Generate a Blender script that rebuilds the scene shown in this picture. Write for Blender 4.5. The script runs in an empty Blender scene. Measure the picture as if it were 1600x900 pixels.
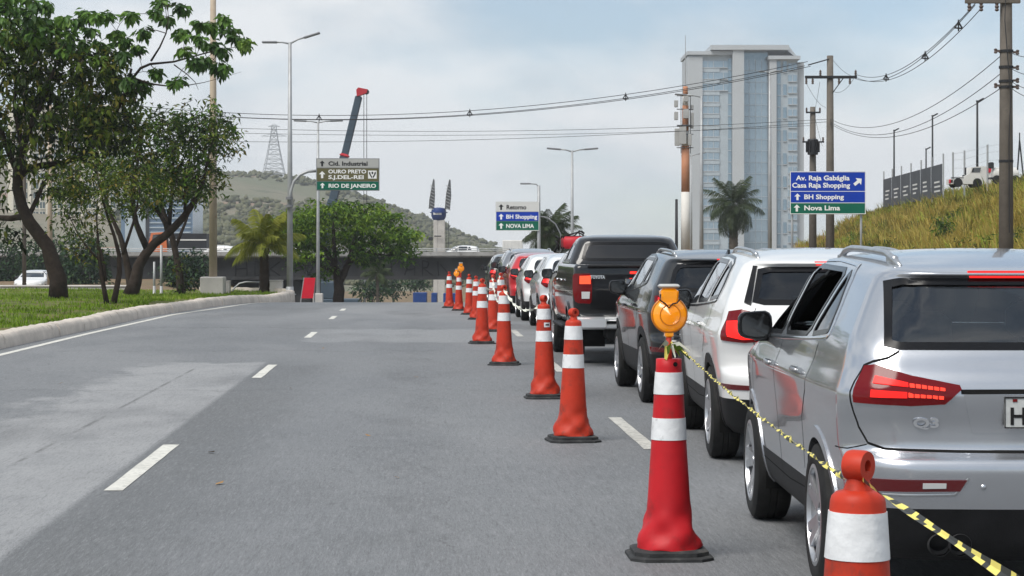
import bpy, bmesh, math, random
import numpy as np
from mathutils import Vector, Matrix
from mathutils.bvhtree import BVHTree
from mathutils.geometry import delaunay_2d_cdt

SC = bpy.context.scene
COL = SC.collection
PI = math.pi
rnd = random.Random(11)
nrng = np.random.default_rng(7)

# ------------------------------------------------------------------ camera
F, HOR, EYE = 3300.0, 390.0, 1.6          # focal length (px at 1600 wide), horizon row, eye height
KR = 0.0439                                # the road runs this much to the left per metre of depth
cam = bpy.data.cameras.new('camera')
cam.sensor_width = 36.0
cam.lens = 36.0 * F / 1600.0
cam.shift_y = -(450.0 - HOR) / 1600.0
cam.clip_start = 0.1
cam.clip_end = 9000.0
camo = bpy.data.objects.new('camera', cam)
COL.objects.link(camo)
camo.location = (0, 0, EYE)
camo.rotation_euler = (PI / 2, 0, 0)
SC.camera = camo

# ------------------------------------------------------------------ world, sun, exposure
SUN_EL, SUN_AZ = math.radians(54), math.radians(222)      # azimuth clockwise from +Y
world = bpy.data.worlds.new('World')
SC.world = world
world.use_nodes = True
wn, wl = world.node_tree.nodes, world.node_tree.links
wn.clear()
wo = wn.new('ShaderNodeOutputWorld')
wb = wn.new('ShaderNodeBackground')
wb.inputs['Strength'].default_value = 0.085
sky = wn.new('ShaderNodeTexSky')
sky.sky_type = 'NISHITA'
sky.sun_disc = False
sky.sun_elevation = SUN_EL
sky.sun_rotation = SUN_AZ
sky.altitude = 900
sky.air_density = 1.0
sky.dust_density = 0.4
sky.ozone_density = 1.5
tc = wn.new('ShaderNodeTexCoord')
mp = wn.new('ShaderNodeMapping')
mp.inputs['Scale'].default_value = (1.0, 1.0, 2.3)
mp.inputs['Location'].default_value = (2.9689, 2.6964, 0.2651)
wl.new(tc.outputs['Generated'], mp.inputs['Vector'])
n1 = wn.new('ShaderNodeTexNoise')
n1.inputs['Scale'].default_value = 4.2
n1.inputs['Detail'].default_value = 9.0
n1.inputs['Roughness'].default_value = 0.52
n1.inputs['Distortion'].default_value = 0.35
wl.new(mp.outputs['Vector'], n1.inputs['Vector'])
n2 = wn.new('ShaderNodeTexNoise')
n2.inputs['Scale'].default_value = 11.0
n2.inputs['Detail'].default_value = 6.0
n2.inputs['Roughness'].default_value = 0.55
wl.new(mp.outputs['Vector'], n2.inputs['Vector'])
r1 = wn.new('ShaderNodeValToRGB')         # cover: how much cloud hides the blue
r1.color_ramp.elements[0].position = 0.36
r1.color_ramp.elements[0].color = (0.42, 0.42, 0.42, 1)
r1.color_ramp.elements[1].position = 0.60
r1.color_ramp.elements[1].color = (1, 1, 1, 1)
wl.new(n1.outputs['Fac'], r1.inputs['Fac'])
r2 = wn.new('ShaderNodeValToRGB')         # cloud brightness
r2.color_ramp.elements[0].position = 0.41
r2.color_ramp.elements[0].color = (3.75, 4.55, 5.25, 1)
r2.color_ramp.elements[1].position = 0.57
r2.color_ramp.elements[1].color = (6.7, 6.95, 7.2, 1)
addn = wn.new('ShaderNodeMix')
addn.data_type = 'FLOAT'
addn.inputs[0].default_value = 0.35
wl.new(n1.outputs['Fac'], addn.inputs[2])
wl.new(n2.outputs['Fac'], addn.inputs[3])
wl.new(addn.outputs[0], r2.inputs['Fac'])
mx = wn.new('ShaderNodeMix')
mx.data_type = 'RGBA'
wl.new(r1.outputs['Color'], mx.inputs[0])
wl.new(sky.outputs['Color'], mx.inputs[6])
wl.new(r2.outputs['Color'], mx.inputs[7])
wl.new(mx.outputs[2], wb.inputs['Color'])
wl.new(wb.outputs['Background'], wo.inputs['Surface'])

sun = bpy.data.lights.new('sun', 'SUN')
sun.energy = 2.5
sun.angle = math.radians(38)
sun.color = (1.0, 0.955, 0.89)
suno = bpy.data.objects.new('sun', sun)
COL.objects.link(suno)
sd = Vector((math.sin(SUN_AZ) * math.cos(SUN_EL), math.cos(SUN_AZ) * math.cos(SUN_EL), math.sin(SUN_EL)))
suno.rotation_euler = sd.to_track_quat('Z', 'Y').to_euler()
suno.location = (0, -20, 60)

SC.view_settings.view_transform = 'Standard'
SC.view_settings.look = 'None'
SC.view_settings.exposure = 0.6
SC.view_settings.gamma = 1.0
SC.view_settings.use_curve_mapping = False
SC.render.engine = 'CYCLES'
SC.cycles.use_denoising = True
SC.cycles.max_bounces = 7
SC.cycles.transparent_max_bounces = 14
SC.cycles.diffuse_bounces = 3
SC.cycles.glossy_bounces = 3
SC.cycles.transmission_bounces = 4
SC.cycles.volume_bounces = 0
SC.cycles.caustics_reflective = False
SC.cycles.caustics_refractive = False


# ------------------------------------------------------------------ helpers
def W(px, py, d):
    return Vector(((px - 800.0) / F * d, d, EYE + (HOR - py) / F * d))


def RX(u, d):
    return u - KR * d


def ss(a, b, x):
    t = min(1.0, max(0.0, (x - a) / (b - a)))
    return t * t * (3 - 2 * t)


MATS = {}


def nodes_of(name):
    m = bpy.data.materials.new(name)
    m.use_nodes = True
    nt = m.node_tree
    b = nt.nodes['Principled BSDF']
    MATS[name] = m
    return m, nt, b


def setp(b, **kw):
    al = {'color': 'Base Color', 'rough': 'Roughness', 'metal': 'Metallic', 'coat': 'Coat Weight',
          'spec': 'Specular IOR Level', 'coatr': 'Coat Roughness', 'trans': 'Transmission Weight',
          'sheen': 'Sheen Weight', 'emit': 'Emission Color', 'es': 'Emission Strength', 'sub': 'Subsurface Weight',
          'alpha': 'Alpha'}
    for k, v in kw.items():
        if k in ('color', 'emit'):
            v = (v[0], v[1], v[2], 1)
        b.inputs[al[k]].default_value = v


def mat(name, color, rough=0.6, var=0.0, scale=6.0, detail=4, bump=0.0, bscale=60.0, stain=None, coords='Object', **kw):
    """principled material whose colour wanders by `var` and which may carry a second stain colour"""
    m, nt, b = nodes_of(name)
    kw.setdefault('spec', 0.22)
    setp(b, color=color, rough=rough, **kw)
    N, L = nt.nodes, nt.links
    if var or bump or stain:
        t = N.new('ShaderNodeTexCoord')
        src = t.outputs[coords]
        if var or stain:
            n = N.new('ShaderNodeTexNoise')
            n.inputs['Scale'].default_value = scale
            n.inputs['Detail'].default_value = detail
            n.inputs['Roughness'].default_value = 0.6
            L.new(src, n.inputs['Vector'])
            r = N.new('ShaderNodeValToRGB')
            e = r.color_ramp.elements
            lo = [max(0, c * (1 - var)) for c in color]
            hi = [min(1, c * (1 + var)) for c in color]
            e[0].position, e[1].position = 0.3, 0.7
            e[0].color, e[1].color = (*lo, 1), (*hi, 1)
            L.new(n.outputs['Fac'], r.inputs['Fac'])
            out = r.outputs['Color']
            if stain:
                n2 = N.new('ShaderNodeTexNoise')
                n2.inputs['Scale'].default_value = stain[1]
                n2.inputs['Detail'].default_value = 6
                n2.inputs['Roughness'].default_value = 0.65
                L.new(src, n2.inputs['Vector'])
                r2 = N.new('ShaderNodeValToRGB')
                r2.color_ramp.elements[0].position = stain[2]
                r2.color_ramp.elements[1].position = min(1, stain[2] + 0.16)
                r2.color_ramp.elements[0].color = (0, 0, 0, 1)
                k = stain[3] if len(stain) > 3 else 1.0
                r2.color_ramp.elements[1].color = (k, k, k, 1)
                L.new(n2.outputs['Fac'], r2.inputs['Fac'])
                mi = N.new('ShaderNodeMix')
                mi.data_type = 'RGBA'
                L.new(r2.outputs['Color'], mi.inputs[0])
                L.new(out, mi.inputs[6])
                mi.inputs[7].default_value = (*stain[0], 1)
                out = mi.outputs[2]
            L.new(out, b.inputs['Base Color'])
        if bump:
            n3 = N.new('ShaderNodeTexNoise')
            n3.inputs['Scale'].default_value = bscale
            n3.inputs['Detail'].default_value = 3
            L.new(src, n3.inputs['Vector'])
            bp = N.new('ShaderNodeBump')
            bp.inputs['Strength'].default_value = bump
            bp.inputs['Distance'].default_value = 0.02
            L.new(n3.outputs['Fac'], bp.inputs['Height'])
            L.new(bp.outputs['Normal'], b.inputs['Normal'])
    return m


def leafmat(name, cols, rough=0.5, trans=0.25):
    """foliage: colour picked per leaf from the mesh attribute `var`"""
    m, nt, b = nodes_of(name)
    N, L = nt.nodes, nt.links
    a = N.new('ShaderNodeAttribute')
    a.attribute_name = 'var'
    r = N.new('ShaderNodeValToRGB')
    els = r.color_ramp.elements
    while len(els) < len(cols):
        els.new(0.5)
    for i, c in enumerate(cols):
        els[i].position = i / (len(cols) - 1)
        els[i].color = (*c, 1)
    L.new(a.outputs['Fac'], r.inputs['Fac'])
    L.new(r.outputs['Color'], b.inputs['Base Color'])
    b.inputs['Roughness'].default_value = rough
    b.inputs['Specular IOR Level'].default_value = 0.16
    if trans:
        tr = N.new('ShaderNodeBsdfTranslucent')
        L.new(r.outputs['Color'], tr.inputs['Color'])
        mxs = N.new('ShaderNodeMixShader')
        mxs.inputs['Fac'].default_value = trans
        L.new(b.outputs['BSDF'], mxs.inputs[1])
        L.new(tr.outputs['BSDF'], mxs.inputs[2])
        L.new(mxs.outputs['Shader'], N['Material Output'].inputs['Surface'])
    return m


def glassmat(name, tint, rough=0.02, spec=0.09):
    m, nt, b = nodes_of(name)
    N, L = nt.nodes, nt.links
    N.remove(b)
    t = N.new('ShaderNodeBsdfTransparent')
    t.inputs['Color'].default_value = (*tint, 1)
    g = N.new('ShaderNodeBsdfGlossy')
    g.inputs['Roughness'].default_value = rough
    g.inputs['Color'].default_value = (0.95, 0.97, 1, 1)
    fr = N.new('ShaderNodeFresnel')
    fr.inputs['IOR'].default_value = 1.5
    ad = N.new('ShaderNodeMath')
    ad.operation = 'ADD'
    ad.inputs[1].default_value = spec
    L.new(fr.outputs['Fac'], ad.inputs[0])
    mxs = N.new('ShaderNodeMixShader')
    L.new(ad.outputs['Value'], mxs.inputs['Fac'])
    L.new(t.outputs['BSDF'], mxs.inputs[1])
    L.new(g.outputs['BSDF'], mxs.inputs[2])
    L.new(mxs.outputs['Shader'], N['Material Output'].inputs['Surface'])
    return m


def M(n):
    return MATS[n]


class MB:
    """collects shapes, then links them as ONE mesh object"""
    def __init__(s):
        s.v, s.f, s.m = [], [], []

    def add(s, vs, fs, mi=0):
        o = len(s.v)
        s.v += [tuple(v) for v in vs]
        s.f += [tuple(i + o for i in f) for f in fs]
        s.m += [mi] * len(fs)
        return s

    def box(s, c, size, mi=0, rz=0.0, rx=0.0, ry=0.0, bev=0.0, taper=1.0):
        hx, hy, hz = size[0] / 2, size[1] / 2, size[2] / 2
        R = Matrix.Rotation(rz, 3, 'Z') @ Matrix.Rotation(ry, 3, 'Y') @ Matrix.Rotation(rx, 3, 'X')
        c = Vector(c)
        if bev > 0:
            b = min(bev, hx * .9, hy * .9, hz * .9)
            rings = []
            for z, ins in ((-hz, b), (-hz + b, 0), (hz - b, 0), (hz, b)):
                k = taper if z > 0 else 1.0
                x, y = (hx - ins) * k, (hy - ins) * k
                e = b * .6
                rings.append([(x - e, -y), (x, -y + e), (x, y - e), (x - e, y), (-x + e, y), (-x, y - e), (-x, -y + e), (-x + e, -y)])
            vs = []
            for (z, _), r in zip(((-hz, 0), (-hz + b, 0), (hz - b, 0), (hz, 0)), rings):
                vs += [c + R @ Vector((p[0], p[1], z)) for p in r]
            fs = []
            for i in range(3):
                for j in range(8):
                    k2 = (j + 1) % 8
                    fs.append((i * 8 + j, i * 8 + k2, (i + 1) * 8 + k2, (i + 1) * 8 + j))
            fs.append(tuple(range(7, -1, -1)))
            fs.append(tuple(range(24, 32)))
            return s.add(vs, fs, mi)
        k = taper
        vs = [c + R @ Vector(p) for p in ((-hx, -hy, -hz), (hx, -hy, -hz), (hx, hy, -hz), (-hx, hy, -hz),
                                          (-hx * k, -hy * k, hz), (hx * k, -hy * k, hz), (hx * k, hy * k, hz), (-hx * k, hy * k, hz))]
        return s.add(vs, [(3, 2, 1, 0), (4, 5, 6, 7), (0, 1, 5, 4), (1, 2, 6, 5), (2, 3, 7, 6), (3, 0, 4, 7)], mi)

    def tube(s, pts, r, n=8, mi=0, caps=True):
        pts = [Vector(p) for p in pts]
        rs = r if hasattr(r, '__len__') else [r] * len(pts)
        up = None
        vs, fs = [], []
        for i, p in enumerate(pts):
            t = (pts[min(i + 1, len(pts) - 1)] - pts[max(i - 1, 0)])
            if t.length < 1e-9:
                t = Vector((0, 0, 1))
            t.normalize()
            if up is None:
                a = Vector((1, 0, 0)) if abs(t.x) < 0.8 else Vector((0, 1, 0))
                up = (a - t * a.dot(t)).normalized()
            else:
                up = up - t * up.dot(t)
                if up.length < 1e-6:
                    a = Vector((1, 0, 0)) if abs(t.x) < 0.8 else Vector((0, 1, 0))
                    up = a - t * a.dot(t)
                up.normalize()
            w = t.cross(up)
            for k in range(n):
                a = 2 * PI * k / n
                vs.append(p + (up * math.cos(a) + w * math.sin(a)) * rs[i])
        for i in range(len(pts) - 1):
            for k in range(n):
                k2 = (k + 1) % n
                fs.append((i * n + k, i * n + k2, (i + 1) * n + k2, (i + 1) * n + k))
        if caps:
            fs.append(tuple(range(n - 1, -1, -1)))
            fs.append(tuple(range((len(pts) - 1) * n, len(pts) * n)))
        return s.add(vs, fs, mi)

    def lathe(s, prof, n=24, mi=0, c=(0, 0, 0), axis='Z', caps=True):
        c = Vector(c)
        vs, fs = [], []
        for r, z in prof:
            for k in range(n):
                a = 2 * PI * k / n
                x, y = r * math.cos(a), r * math.sin(a)
                p = (x, y, z) if axis == 'Z' else ((z, x, y) if axis == 'X' else (y, z, x))
                vs.append(c + Vector(p))
        for i in range(len(prof) - 1):
            for k in range(n):
                k2 = (k + 1) % n
                fs.append((i * n + k, i * n + k2, (i + 1) * n + k2, (i + 1) * n + k))
        if caps:
            fs.append(tuple(range(n - 1, -1, -1)))
            fs.append(tuple(range((len(prof) - 1) * n, len(prof) * n)))
        return s.add(vs, fs, mi)

    def prism(s, poly, a, b, plane='XZ', mi=0):
        """polygon extruded from a to b along the axis that `plane` leaves out"""
        n = len(poly)
        def P(p, t):
            return {'XZ': (p[0], t, p[1]), 'YZ': (t, p[0], p[1]), 'XY': (p[0], p[1], t)}[plane]
        vs = [P(p, a) for p in poly] + [P(p, b) for p in poly]
        fs = [tuple(range(n)), tuple(range(2 * n - 1, n - 1, -1))]
        for i in range(n):
            j = (i + 1) % n
            fs.append((j, i, n + i, n + j))
        return s.add(vs, fs, mi)

    def build(s, name, mats, parent=None, smooth=False, ang=None):
        me = bpy.data.meshes.new(name)
        me.from_pydata(s.v, [], s.f)
        if not isinstance(mats, (list, tuple)):
            mats = [mats]
        for m in mats:
            me.materials.append(M(m) if isinstance(m, str) else m)
        if len(mats) > 1:
            me.polygons.foreach_set('material_index', s.m)
        if smooth or ang:
            me.polygons.foreach_set('use_smooth', [True] * len(me.polygons))
            if ang:
                me.set_sharp_from_angle(angle=math.radians(ang))
        me.update()
        return link(name, me, parent)


def fixn(o):
    bm = bmesh.new()
    bm.from_mesh(o.data)
    bmesh.ops.recalc_face_normals(bm, faces=bm.faces)
    bm.to_mesh(o.data)
    bm.free()
    return o


def link(name, me, parent=None):
    o = bpy.data.objects.new(name, me)
    COL.objects.link(o)
    if parent is not None:
        o.parent = parent
    return o


def tag(o, label, cat, group=None):
    o['label'] = label
    o['category'] = cat
    if group:
        o['group'] = group
    return o


def thing(name, label, cat, loc=(0, 0, 0), rz=0.0, group=None):
    o = link(name, None)
    o.empty_display_size = 0.2
    o.location = loc
    o.rotation_euler = (0, 0, rz)
    return tag(o, label, cat, group)


def struct(o):
    o['kind'] = 'structure'
    return o


def stuff(o, label=None, cat=None):
    o['kind'] = 'stuff'
    if label:
        tag(o, label, cat)
    return o


def copy_tree(o, parent=None):
    c = o.copy()
    COL.objects.link(c)
    c.parent = parent
    for ch in list(o.children):
        copy_tree(ch, c)
    return c


def fast_mesh(name, verts, faces, mats, attr=None, smooth=False):
    """verts (N,3), faces (M,k) numpy arrays; attr = per-vertex float called var"""
    verts = np.asarray(verts, np.float32)
    faces = np.asarray(faces, np.int32)
    me = bpy.data.meshes.new(name)
    me.vertices.add(len(verts))
    me.vertices.foreach_set('co', verts.ravel())
    k = faces.shape[1]
    me.loops.add(faces.size)
    me.loops.foreach_set('vertex_index', faces.ravel())
    me.polygons.add(len(faces))
    me.polygons.foreach_set('loop_start', np.arange(0, faces.size, k, dtype=np.int32))
    me.polygons.foreach_set('loop_total', np.full(len(faces), k, np.int32))
    if smooth:
        me.polygons.foreach_set('use_smooth', np.ones(len(faces), bool))
    me.update(calc_edges=True)
    me.validate()
    if attr is not None:
        a = me.attributes.new('var', 'FLOAT', 'POINT')
        a.data.foreach_set('value', np.asarray(attr, np.float32))
    me.materials.append(M(mats))
    return me


def text_mesh(body, size, align='LEFT', bold=0.0, depth=0.0, spacing=1.0):
    cu = bpy.data.curves.new('lettering', 'FONT')
    cu.body = body
    cu.size = size
    cu.align_x = align
    cu.align_y = 'BOTTOM_BASELINE'
    cu.offset = bold
    cu.extrude = depth
    cu.space_character = spacing
    cu.resolution_u = 3
    o = bpy.data.objects.new('lettering', cu)
    COL.objects.link(o)
    bpy.context.view_layer.update()
    dg = bpy.context.evaluated_depsgraph_get()
    me = bpy.data.meshes.new_from_object(o.evaluated_get(dg))
    bpy.data.objects.remove(o)
    bpy.data.curves.remove(cu)
    return me


def lettering(name, body, size, loc, material, parent, width=None, rot=(PI / 2, 0, 0), align='LEFT', bold=0.0, depth=0.0, spacing=1.0):
    me = text_mesh(body, size, align, bold, depth, spacing)
    me.materials.clear()
    me.materials.append(M(material))
    o = link(name, me, parent)
    o.location = loc
    o.rotation_euler = rot
    if width:
        xs = [v.co.x for v in me.vertices]
        o.scale = (width / max(1e-6, max(xs) - min(xs)), 1, 1)
    return o


# ------------------------------------------------------------------ terrain
def zroad(d):
    if d <= 61:
        return 0.0
    s = 0.06
    d1 = 61 + s / 0.004
    if d <= d1:
        return -0.002 * (d - 61) ** 2
    z1 = -0.002 * (d1 - 61) ** 2
    if d <= 150:
        return z1 - s * (d - d1)
    z2 = z1 - s * (150 - d1)
    t = min(d - 150, 30.0)
    return z2 - s * (t - t * t / 60.0)


def ground_z(x, d):
    u = x + KR * d
    zr = zroad(d)
    zl = -0.55 * ss(76, 100, d)
    z = zr
    if u < -4:
        z = zr + (zl - zr) * ss(-7.0, -16.0, u) if d > 61 else 0.0
        z = z if d < 175 else z + (-5.8 - z) * ss(175, 260, d)
    if u > 6:
        k = ss(6.5, 13.0, u)
        z = zr * (1 - k)
        foot = 18.9 + (d - 110) * 0.045
        h = max(0.0, (x - foot)) * 0.47
        top = 5.6 + 0.25 * math.sin(d * 0.11) + 0.004 * (d - 120)
        h = h if h < top - 0.8 else top - 0.8 * math.exp(-(h - top + 0.8) / 0.8)
        h *= ss(38, 70, d) * (1 - ss(196, 214, d))
        if h > 0.05:
            h += 0.22 * math.sin(x * 0.9 + d * 0.23) * math.sin(d * 0.31 - x * 0.4) * min(1, h)
        z += h
        z = z if d < 240 else z + (-5.8 - z) * ss(240, 420, d) * (1 - k * 0.9)
    return z


# ------------------------------------------------------------------ materials
def paint(name, col, metal=0.0, rough=0.32, dirt=0.25):
    m, nt, b = nodes_of(name)
    setp(b, color=col, rough=rough, metal=metal, coat=1.0, coatr=0.04, spec=0.2)
    N, L = nt.nodes, nt.links
    t = N.new('ShaderNodeTexCoord')
    n = N.new('ShaderNodeTexNoise')
    n.inputs['Scale'].default_value = 3.0
    n.inputs['Detail'].default_value = 7
    n.inputs['Roughness'].default_value = 0.7
    L.new(t.outputs['Object'], n.inputs['Vector'])
    r = N.new('ShaderNodeValToRGB')
    r.color_ramp.elements[0].position = 0.42
    r.color_ramp.elements[0].color = (0, 0, 0, 1)
    r.color_ramp.elements[1].position = 0.85
    r.color_ramp.elements[1].color = (dirt, dirt, dirt, 1)
    L.new(n.outputs['Fac'], r.inputs['Fac'])
    mi = N.new('ShaderNodeMix')
    mi.data_type = 'RGBA'
    mi.inputs[6].default_value = (*col, 1)
    mi.inputs[7].default_value = (0.20, 0.18, 0.155, 1)
    L.new(r.outputs['Color'], mi.inputs[0])
    L.new(mi.outputs[2], b.inputs['Base Color'])
    rr = N.new('ShaderNodeMapRange')
    rr.inputs['To Min'].default_value = 0.03
    rr.inputs['To Max'].default_value = 0.07
    L.new(n.outputs['Fac'], rr.inputs['Value'])
    L.new(rr.outputs['Result'], b.inputs['Coat Roughness'])
    return m


paint('paint_silver', (0.52, 0.535, 0.565), 0.85, 0.27, 0.12)
paint('paint_white', (0.74, 0.74, 0.73), 0.0, 0.35, 0.14)
paint('paint_white_cool', (0.66, 0.68, 0.70), 0.1, 0.35, 0.14)
paint('paint_black', (0.004, 0.004, 0.005), 0.0, 0.3, 0.02)
paint('paint_graphite', (0.007, 0.0075, 0.009), 0.2, 0.3, 0.03)
paint('paint_steel', (0.20, 0.21, 0.23), 0.5, 0.3, 0.2)
paint('paint_red', (0.48, 0.012, 0.018), 0.1, 0.33, 0.12)
paint('paint_orange', (0.55, 0.14, 0.04), 0.0, 0.4, 0.25)
mat('black_plastic', (0.011, 0.011, 0.012), 0.55, var=0.25, scale=9, bump=0.15, bscale=180)
mat('gloss_black', (0.005, 0.005, 0.006), 0.2, spec=0.3)
mat('gap_black', (0.006, 0.006, 0.006), 0.9)
mat('rubber', (0.017, 0.017, 0.017), 0.75, var=0.35, scale=12, stain=((0.06, 0.055, 0.05), 8, 0.62, 0.5))
mat('rim_metal', (0.50, 0.51, 0.53), 0.3, metal=0.85, var=0.12, scale=10)
mat('rim_dark', (0.02, 0.02, 0.021), 0.6)
mat('chrome', (0.75, 0.76, 0.78), 0.12, metal=1.0)
mat('chrome_bright', (0.86, 0.87, 0.88), 0.28, metal=0.8)
mat('chrome_dull', (0.48, 0.49, 0.50), 0.3, metal=0.9, var=0.15, scale=10)
mat('lens_red', (0.13, 0.001, 0.003), 0.15, coat=0.25, coatr=0.12, spec=0.25)
mat('lens_dark', (0.10, 0.004, 0.006), 0.08, coat=1.0)
mat('lens_clear', (0.55, 0.55, 0.54), 0.1, coat=1.0)
mat('lamp_lit', (0.35, 0.004, 0.004), 0.3, emit=(1.0, 0.018, 0.014), es=0.9)
mat('lamp_hot', (0.4, 0.01, 0.006), 0.3, emit=(1.0, 0.055, 0.03), es=1.1)
mat('lamp_amber_lit', (0.4, 0.02, 0.01), 0.3, emit=(1.0, 0.09, 0.035), es=1.0)
mat('plate_grey', (0.46, 0.47, 0.46), 0.5, var=0.1, scale=30)
mat('plate_ink', (0.01, 0.01, 0.01), 0.5)
mat('seat_cloth', (0.075, 0.076, 0.08), 0.85, var=0.2, scale=20)
mat('mirror_glass', (0.07, 0.075, 0.08), 0.06, metal=0.85)
glassmat('glass_tint', (0.12, 0.14, 0.145), 0.02, 0.03)
glassmat('glass_clear', (0.78, 0.84, 0.84), 0.02, 0.02)
glassmat('glass_side', (0.16, 0.185, 0.19), 0.03, 0.22)
glassmat('glass_rear', (0.60, 0.68, 0.69), 0.03, 0.07)
mat('glass_dark', (0.012, 0.015, 0.017), 0.04, spec=0.8, coat=1.0)


# ------------------------------------------------------------------ vehicle toolkit
def pchip(t, y, q):
    t, y = np.asarray(t, float), np.asarray(y, float)
    h = np.diff(t)
    dl = np.diff(y) / h
    m = np.zeros(len(t))
    for i in range(1, len(t) - 1):
        if dl[i - 1] * dl[i] > 0:
            w1, w2 = 2 * h[i] + h[i - 1], h[i] + 2 * h[i - 1]
            m[i] = (w1 + w2) / (w1 / dl[i - 1] + w2 / dl[i])
    m[0], m[-1] = dl[0], dl[-1]
    k = np.clip(np.searchsorted(t, q) - 1, 0, len(h) - 1)
    s = (q - t[k]) / h[k]
    h00 = (1 + 2 * s) * (1 - s) ** 2
    h10 = s * (1 - s) ** 2
    h01 = s * s * (3 - 2 * s)
    h11 = s * s * (s - 1)
    return h00 * y[k] + h10 * h[k] * m[k] + h01 * y[k + 1] + h11 * h[k] * m[k + 1]


def loft(prof, res=0.04, bow=(0.05, 0.16), taper=(0.05, 0.10), L=4.4, zcuts=(), dro=(0.0, 1.8)):
    """closed body: level rings (rounded rectangles) stacked by height.  prof rows: z, y_rear, y_front, half width, rear radius, front radius"""
    P = np.array(prof, float)
    t = np.concatenate([[0], np.cumsum(np.hypot(np.hypot(np.diff(P[:, 0]), np.diff(P[:, 1]) * .6), np.diff(P[:, 3])) + np.abs(np.diff(P[:, 2])) * 0.12)])
    q = np.linspace(0, t[-1], max(14, int(t[-1] / res)))
    zz = pchip(t, P[:, 0], q)
    for zc in zcuts:
        i = int(np.argmin(np.abs(zz - zc)))
        qq = q.copy()
        lo, hi = q[max(0, i - 1)], q[min(len(q) - 1, i + 1)]
        for _ in range(40):
            mid = (lo + hi) / 2
            if pchip(t, P[:, 0], np.array([mid]))[0] < zc:
                lo = mid
            else:
                hi = mid
        q[i] = lo
    C = [pchip(t, P[:, k], q) for k in range(6)]
    nR, nC, nS = max(6, int(0.62 / res)), max(7, int(0.45 / res)), max(16, int(3.7 / res))
    rings = []
    for z, yr, yf, w, cr, cf in zip(*C):
        half = (yf - yr) / 2
        cr, cf = min(cr, w * .92, half * .8), min(cf, w * .92, half * .8)
        a = np.linspace(0, 1, nR, endpoint=False)
        xs, ys = [-(w - cr) * a], [np.full(nR, yr)]
        th = np.linspace(0, PI / 2, nC, endpoint=False)
        xs.append(-(w - cr) - cr * np.sin(th)); ys.append(yr + cr - cr * np.cos(th))
        a = np.linspace(0, 1, nS, endpoint=False)
        xs.append(np.full(nS, -w)); ys.append((yr + cr) + (yf - cf - yr - cr) * a)
        xs.append(-(w - cf) - cf * np.cos(th)); ys.append(yf - cf + cf * np.sin(th))
        a = np.linspace(0, 1, nR + 1)
        xs.append(-(w - cf) * (1 - a)); ys.append(np.full(nR + 1, yf))
        x, y = np.concatenate(xs), np.concatenate(ys)
        s = (y - yr) / max(1e-6, yf - yr)
        y = y + bow[0] * (x / max(w, .3)) ** 2 * np.clip(1 - 2 * s, 0, 1) - bow[1] * (x / max(w, .3)) ** 2 * np.clip(2 * s - 1, 0, 1)
        g = y / L
        x = x * (1 - taper[0] * np.clip((.33 - g) / .33, 0, 1) ** 2 - taper[1] * np.clip((g - .67) / .33, 0, 1) ** 2)
        X = np.concatenate([x, -x[-2:0:-1]])
        Y = np.concatenate([y, y[-2:0:-1]])
        zt = z - dro[0] * ss(1.0, 1.6, z) * ((Y - dro[1]) / 1.6) ** 2
        rings.append(np.stack([X, Y, zt], 1))
    V = np.concatenate(rings)
    n, k = len(rings[0]), len(rings)
    i = np.arange(k - 1)[:, None] * n
    j = np.arange(n)[None, :]
    j2 = (j + 1) % n
    Fq = np.stack([i + j, i + n + j, i + n + j2, i + j2], -1).reshape(-1, 4)
    # bottom / top centre strips: pair the left and right halves so that the caps are quads
    hN = n // 2
    caps = []
    for base, flip in ((0, False), ((k - 1) * n, True)):
        for c in range(hN):
            a0, a1 = base + c, base + c + 1
            b0, b1 = base + (n - c) % n, base + (n - c - 1) % n
            qd = [a0, a1, b1, b0]
            if len(set(qd)) == 3:
                qd = [x for m_, x in enumerate(qd) if x not in qd[:m_]]
                qd.append(qd[-1])
            caps.append(qd if not flip else qd[::-1])
    return V, np.concatenate([Fq, np.array(caps)]), len(Fq)


def pip(poly, P):
    poly = np.asarray(poly, float)
    x, y = P[:, 0], P[:, 1]
    ins = np.zeros(len(P), bool)
    n = len(poly)
    for i in range(n):
        x1, y1 = poly[i]
        x2, y2 = poly[(i + 1) % n]
        c = (y1 > y) != (y2 > y)
        with np.errstate(divide='ignore', invalid='ignore'):
            xi = (x2 - x1) * (y - y1) / (y2 - y1) + x1
        ins ^= c & (x < xi)
    return ins


def area2(p):
    return sum(p[i][0] * p[(i + 1) % len(p)][1] - p[(i + 1) % len(p)][0] * p[i][1] for i in range(len(p)))


def rounded(poly, k=0.16, it=2):
    """cut the corners (Chaikin) but keep the long edges"""
    for _ in range(it):
        out = []
        for i in range(len(poly)):
            a, b = poly[i], poly[(i + 1) % len(poly)]
            out.append((a[0] + (b[0] - a[0]) * k, a[1] + (b[1] - a[1]) * k))
            out.append((b[0] + (a[0] - b[0]) * k, b[1] + (a[1] - b[1]) * k))
        poly = out
        k = 0.25
    return poly


def inset(poly, d):
    s = 1 if area2(poly) > 0 else -1
    n = len(poly)
    out = []
    for i in range(n):
        p0, p1, p2 = Vector(poly[i - 1]), Vector(poly[i]), Vector(poly[(i + 1) % n])
        e1, e2 = (p1 - p0), (p2 - p1)
        if e1.length < 1e-7 or e2.length < 1e-7:
            out.append(tuple(p1)); continue
        e1.normalize(); e2.normalize()
        n1, n2 = Vector((-e1.y, e1.x)) * s, Vector((-e2.y, e2.x)) * s
        b = n1 + n2
        if b.length < 1e-6:
            b = n1
        b.normalize()
        c = max(0.35, b.dot(n1))
        out.append(tuple(p1 + b * (d / c)))
    return out


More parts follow.
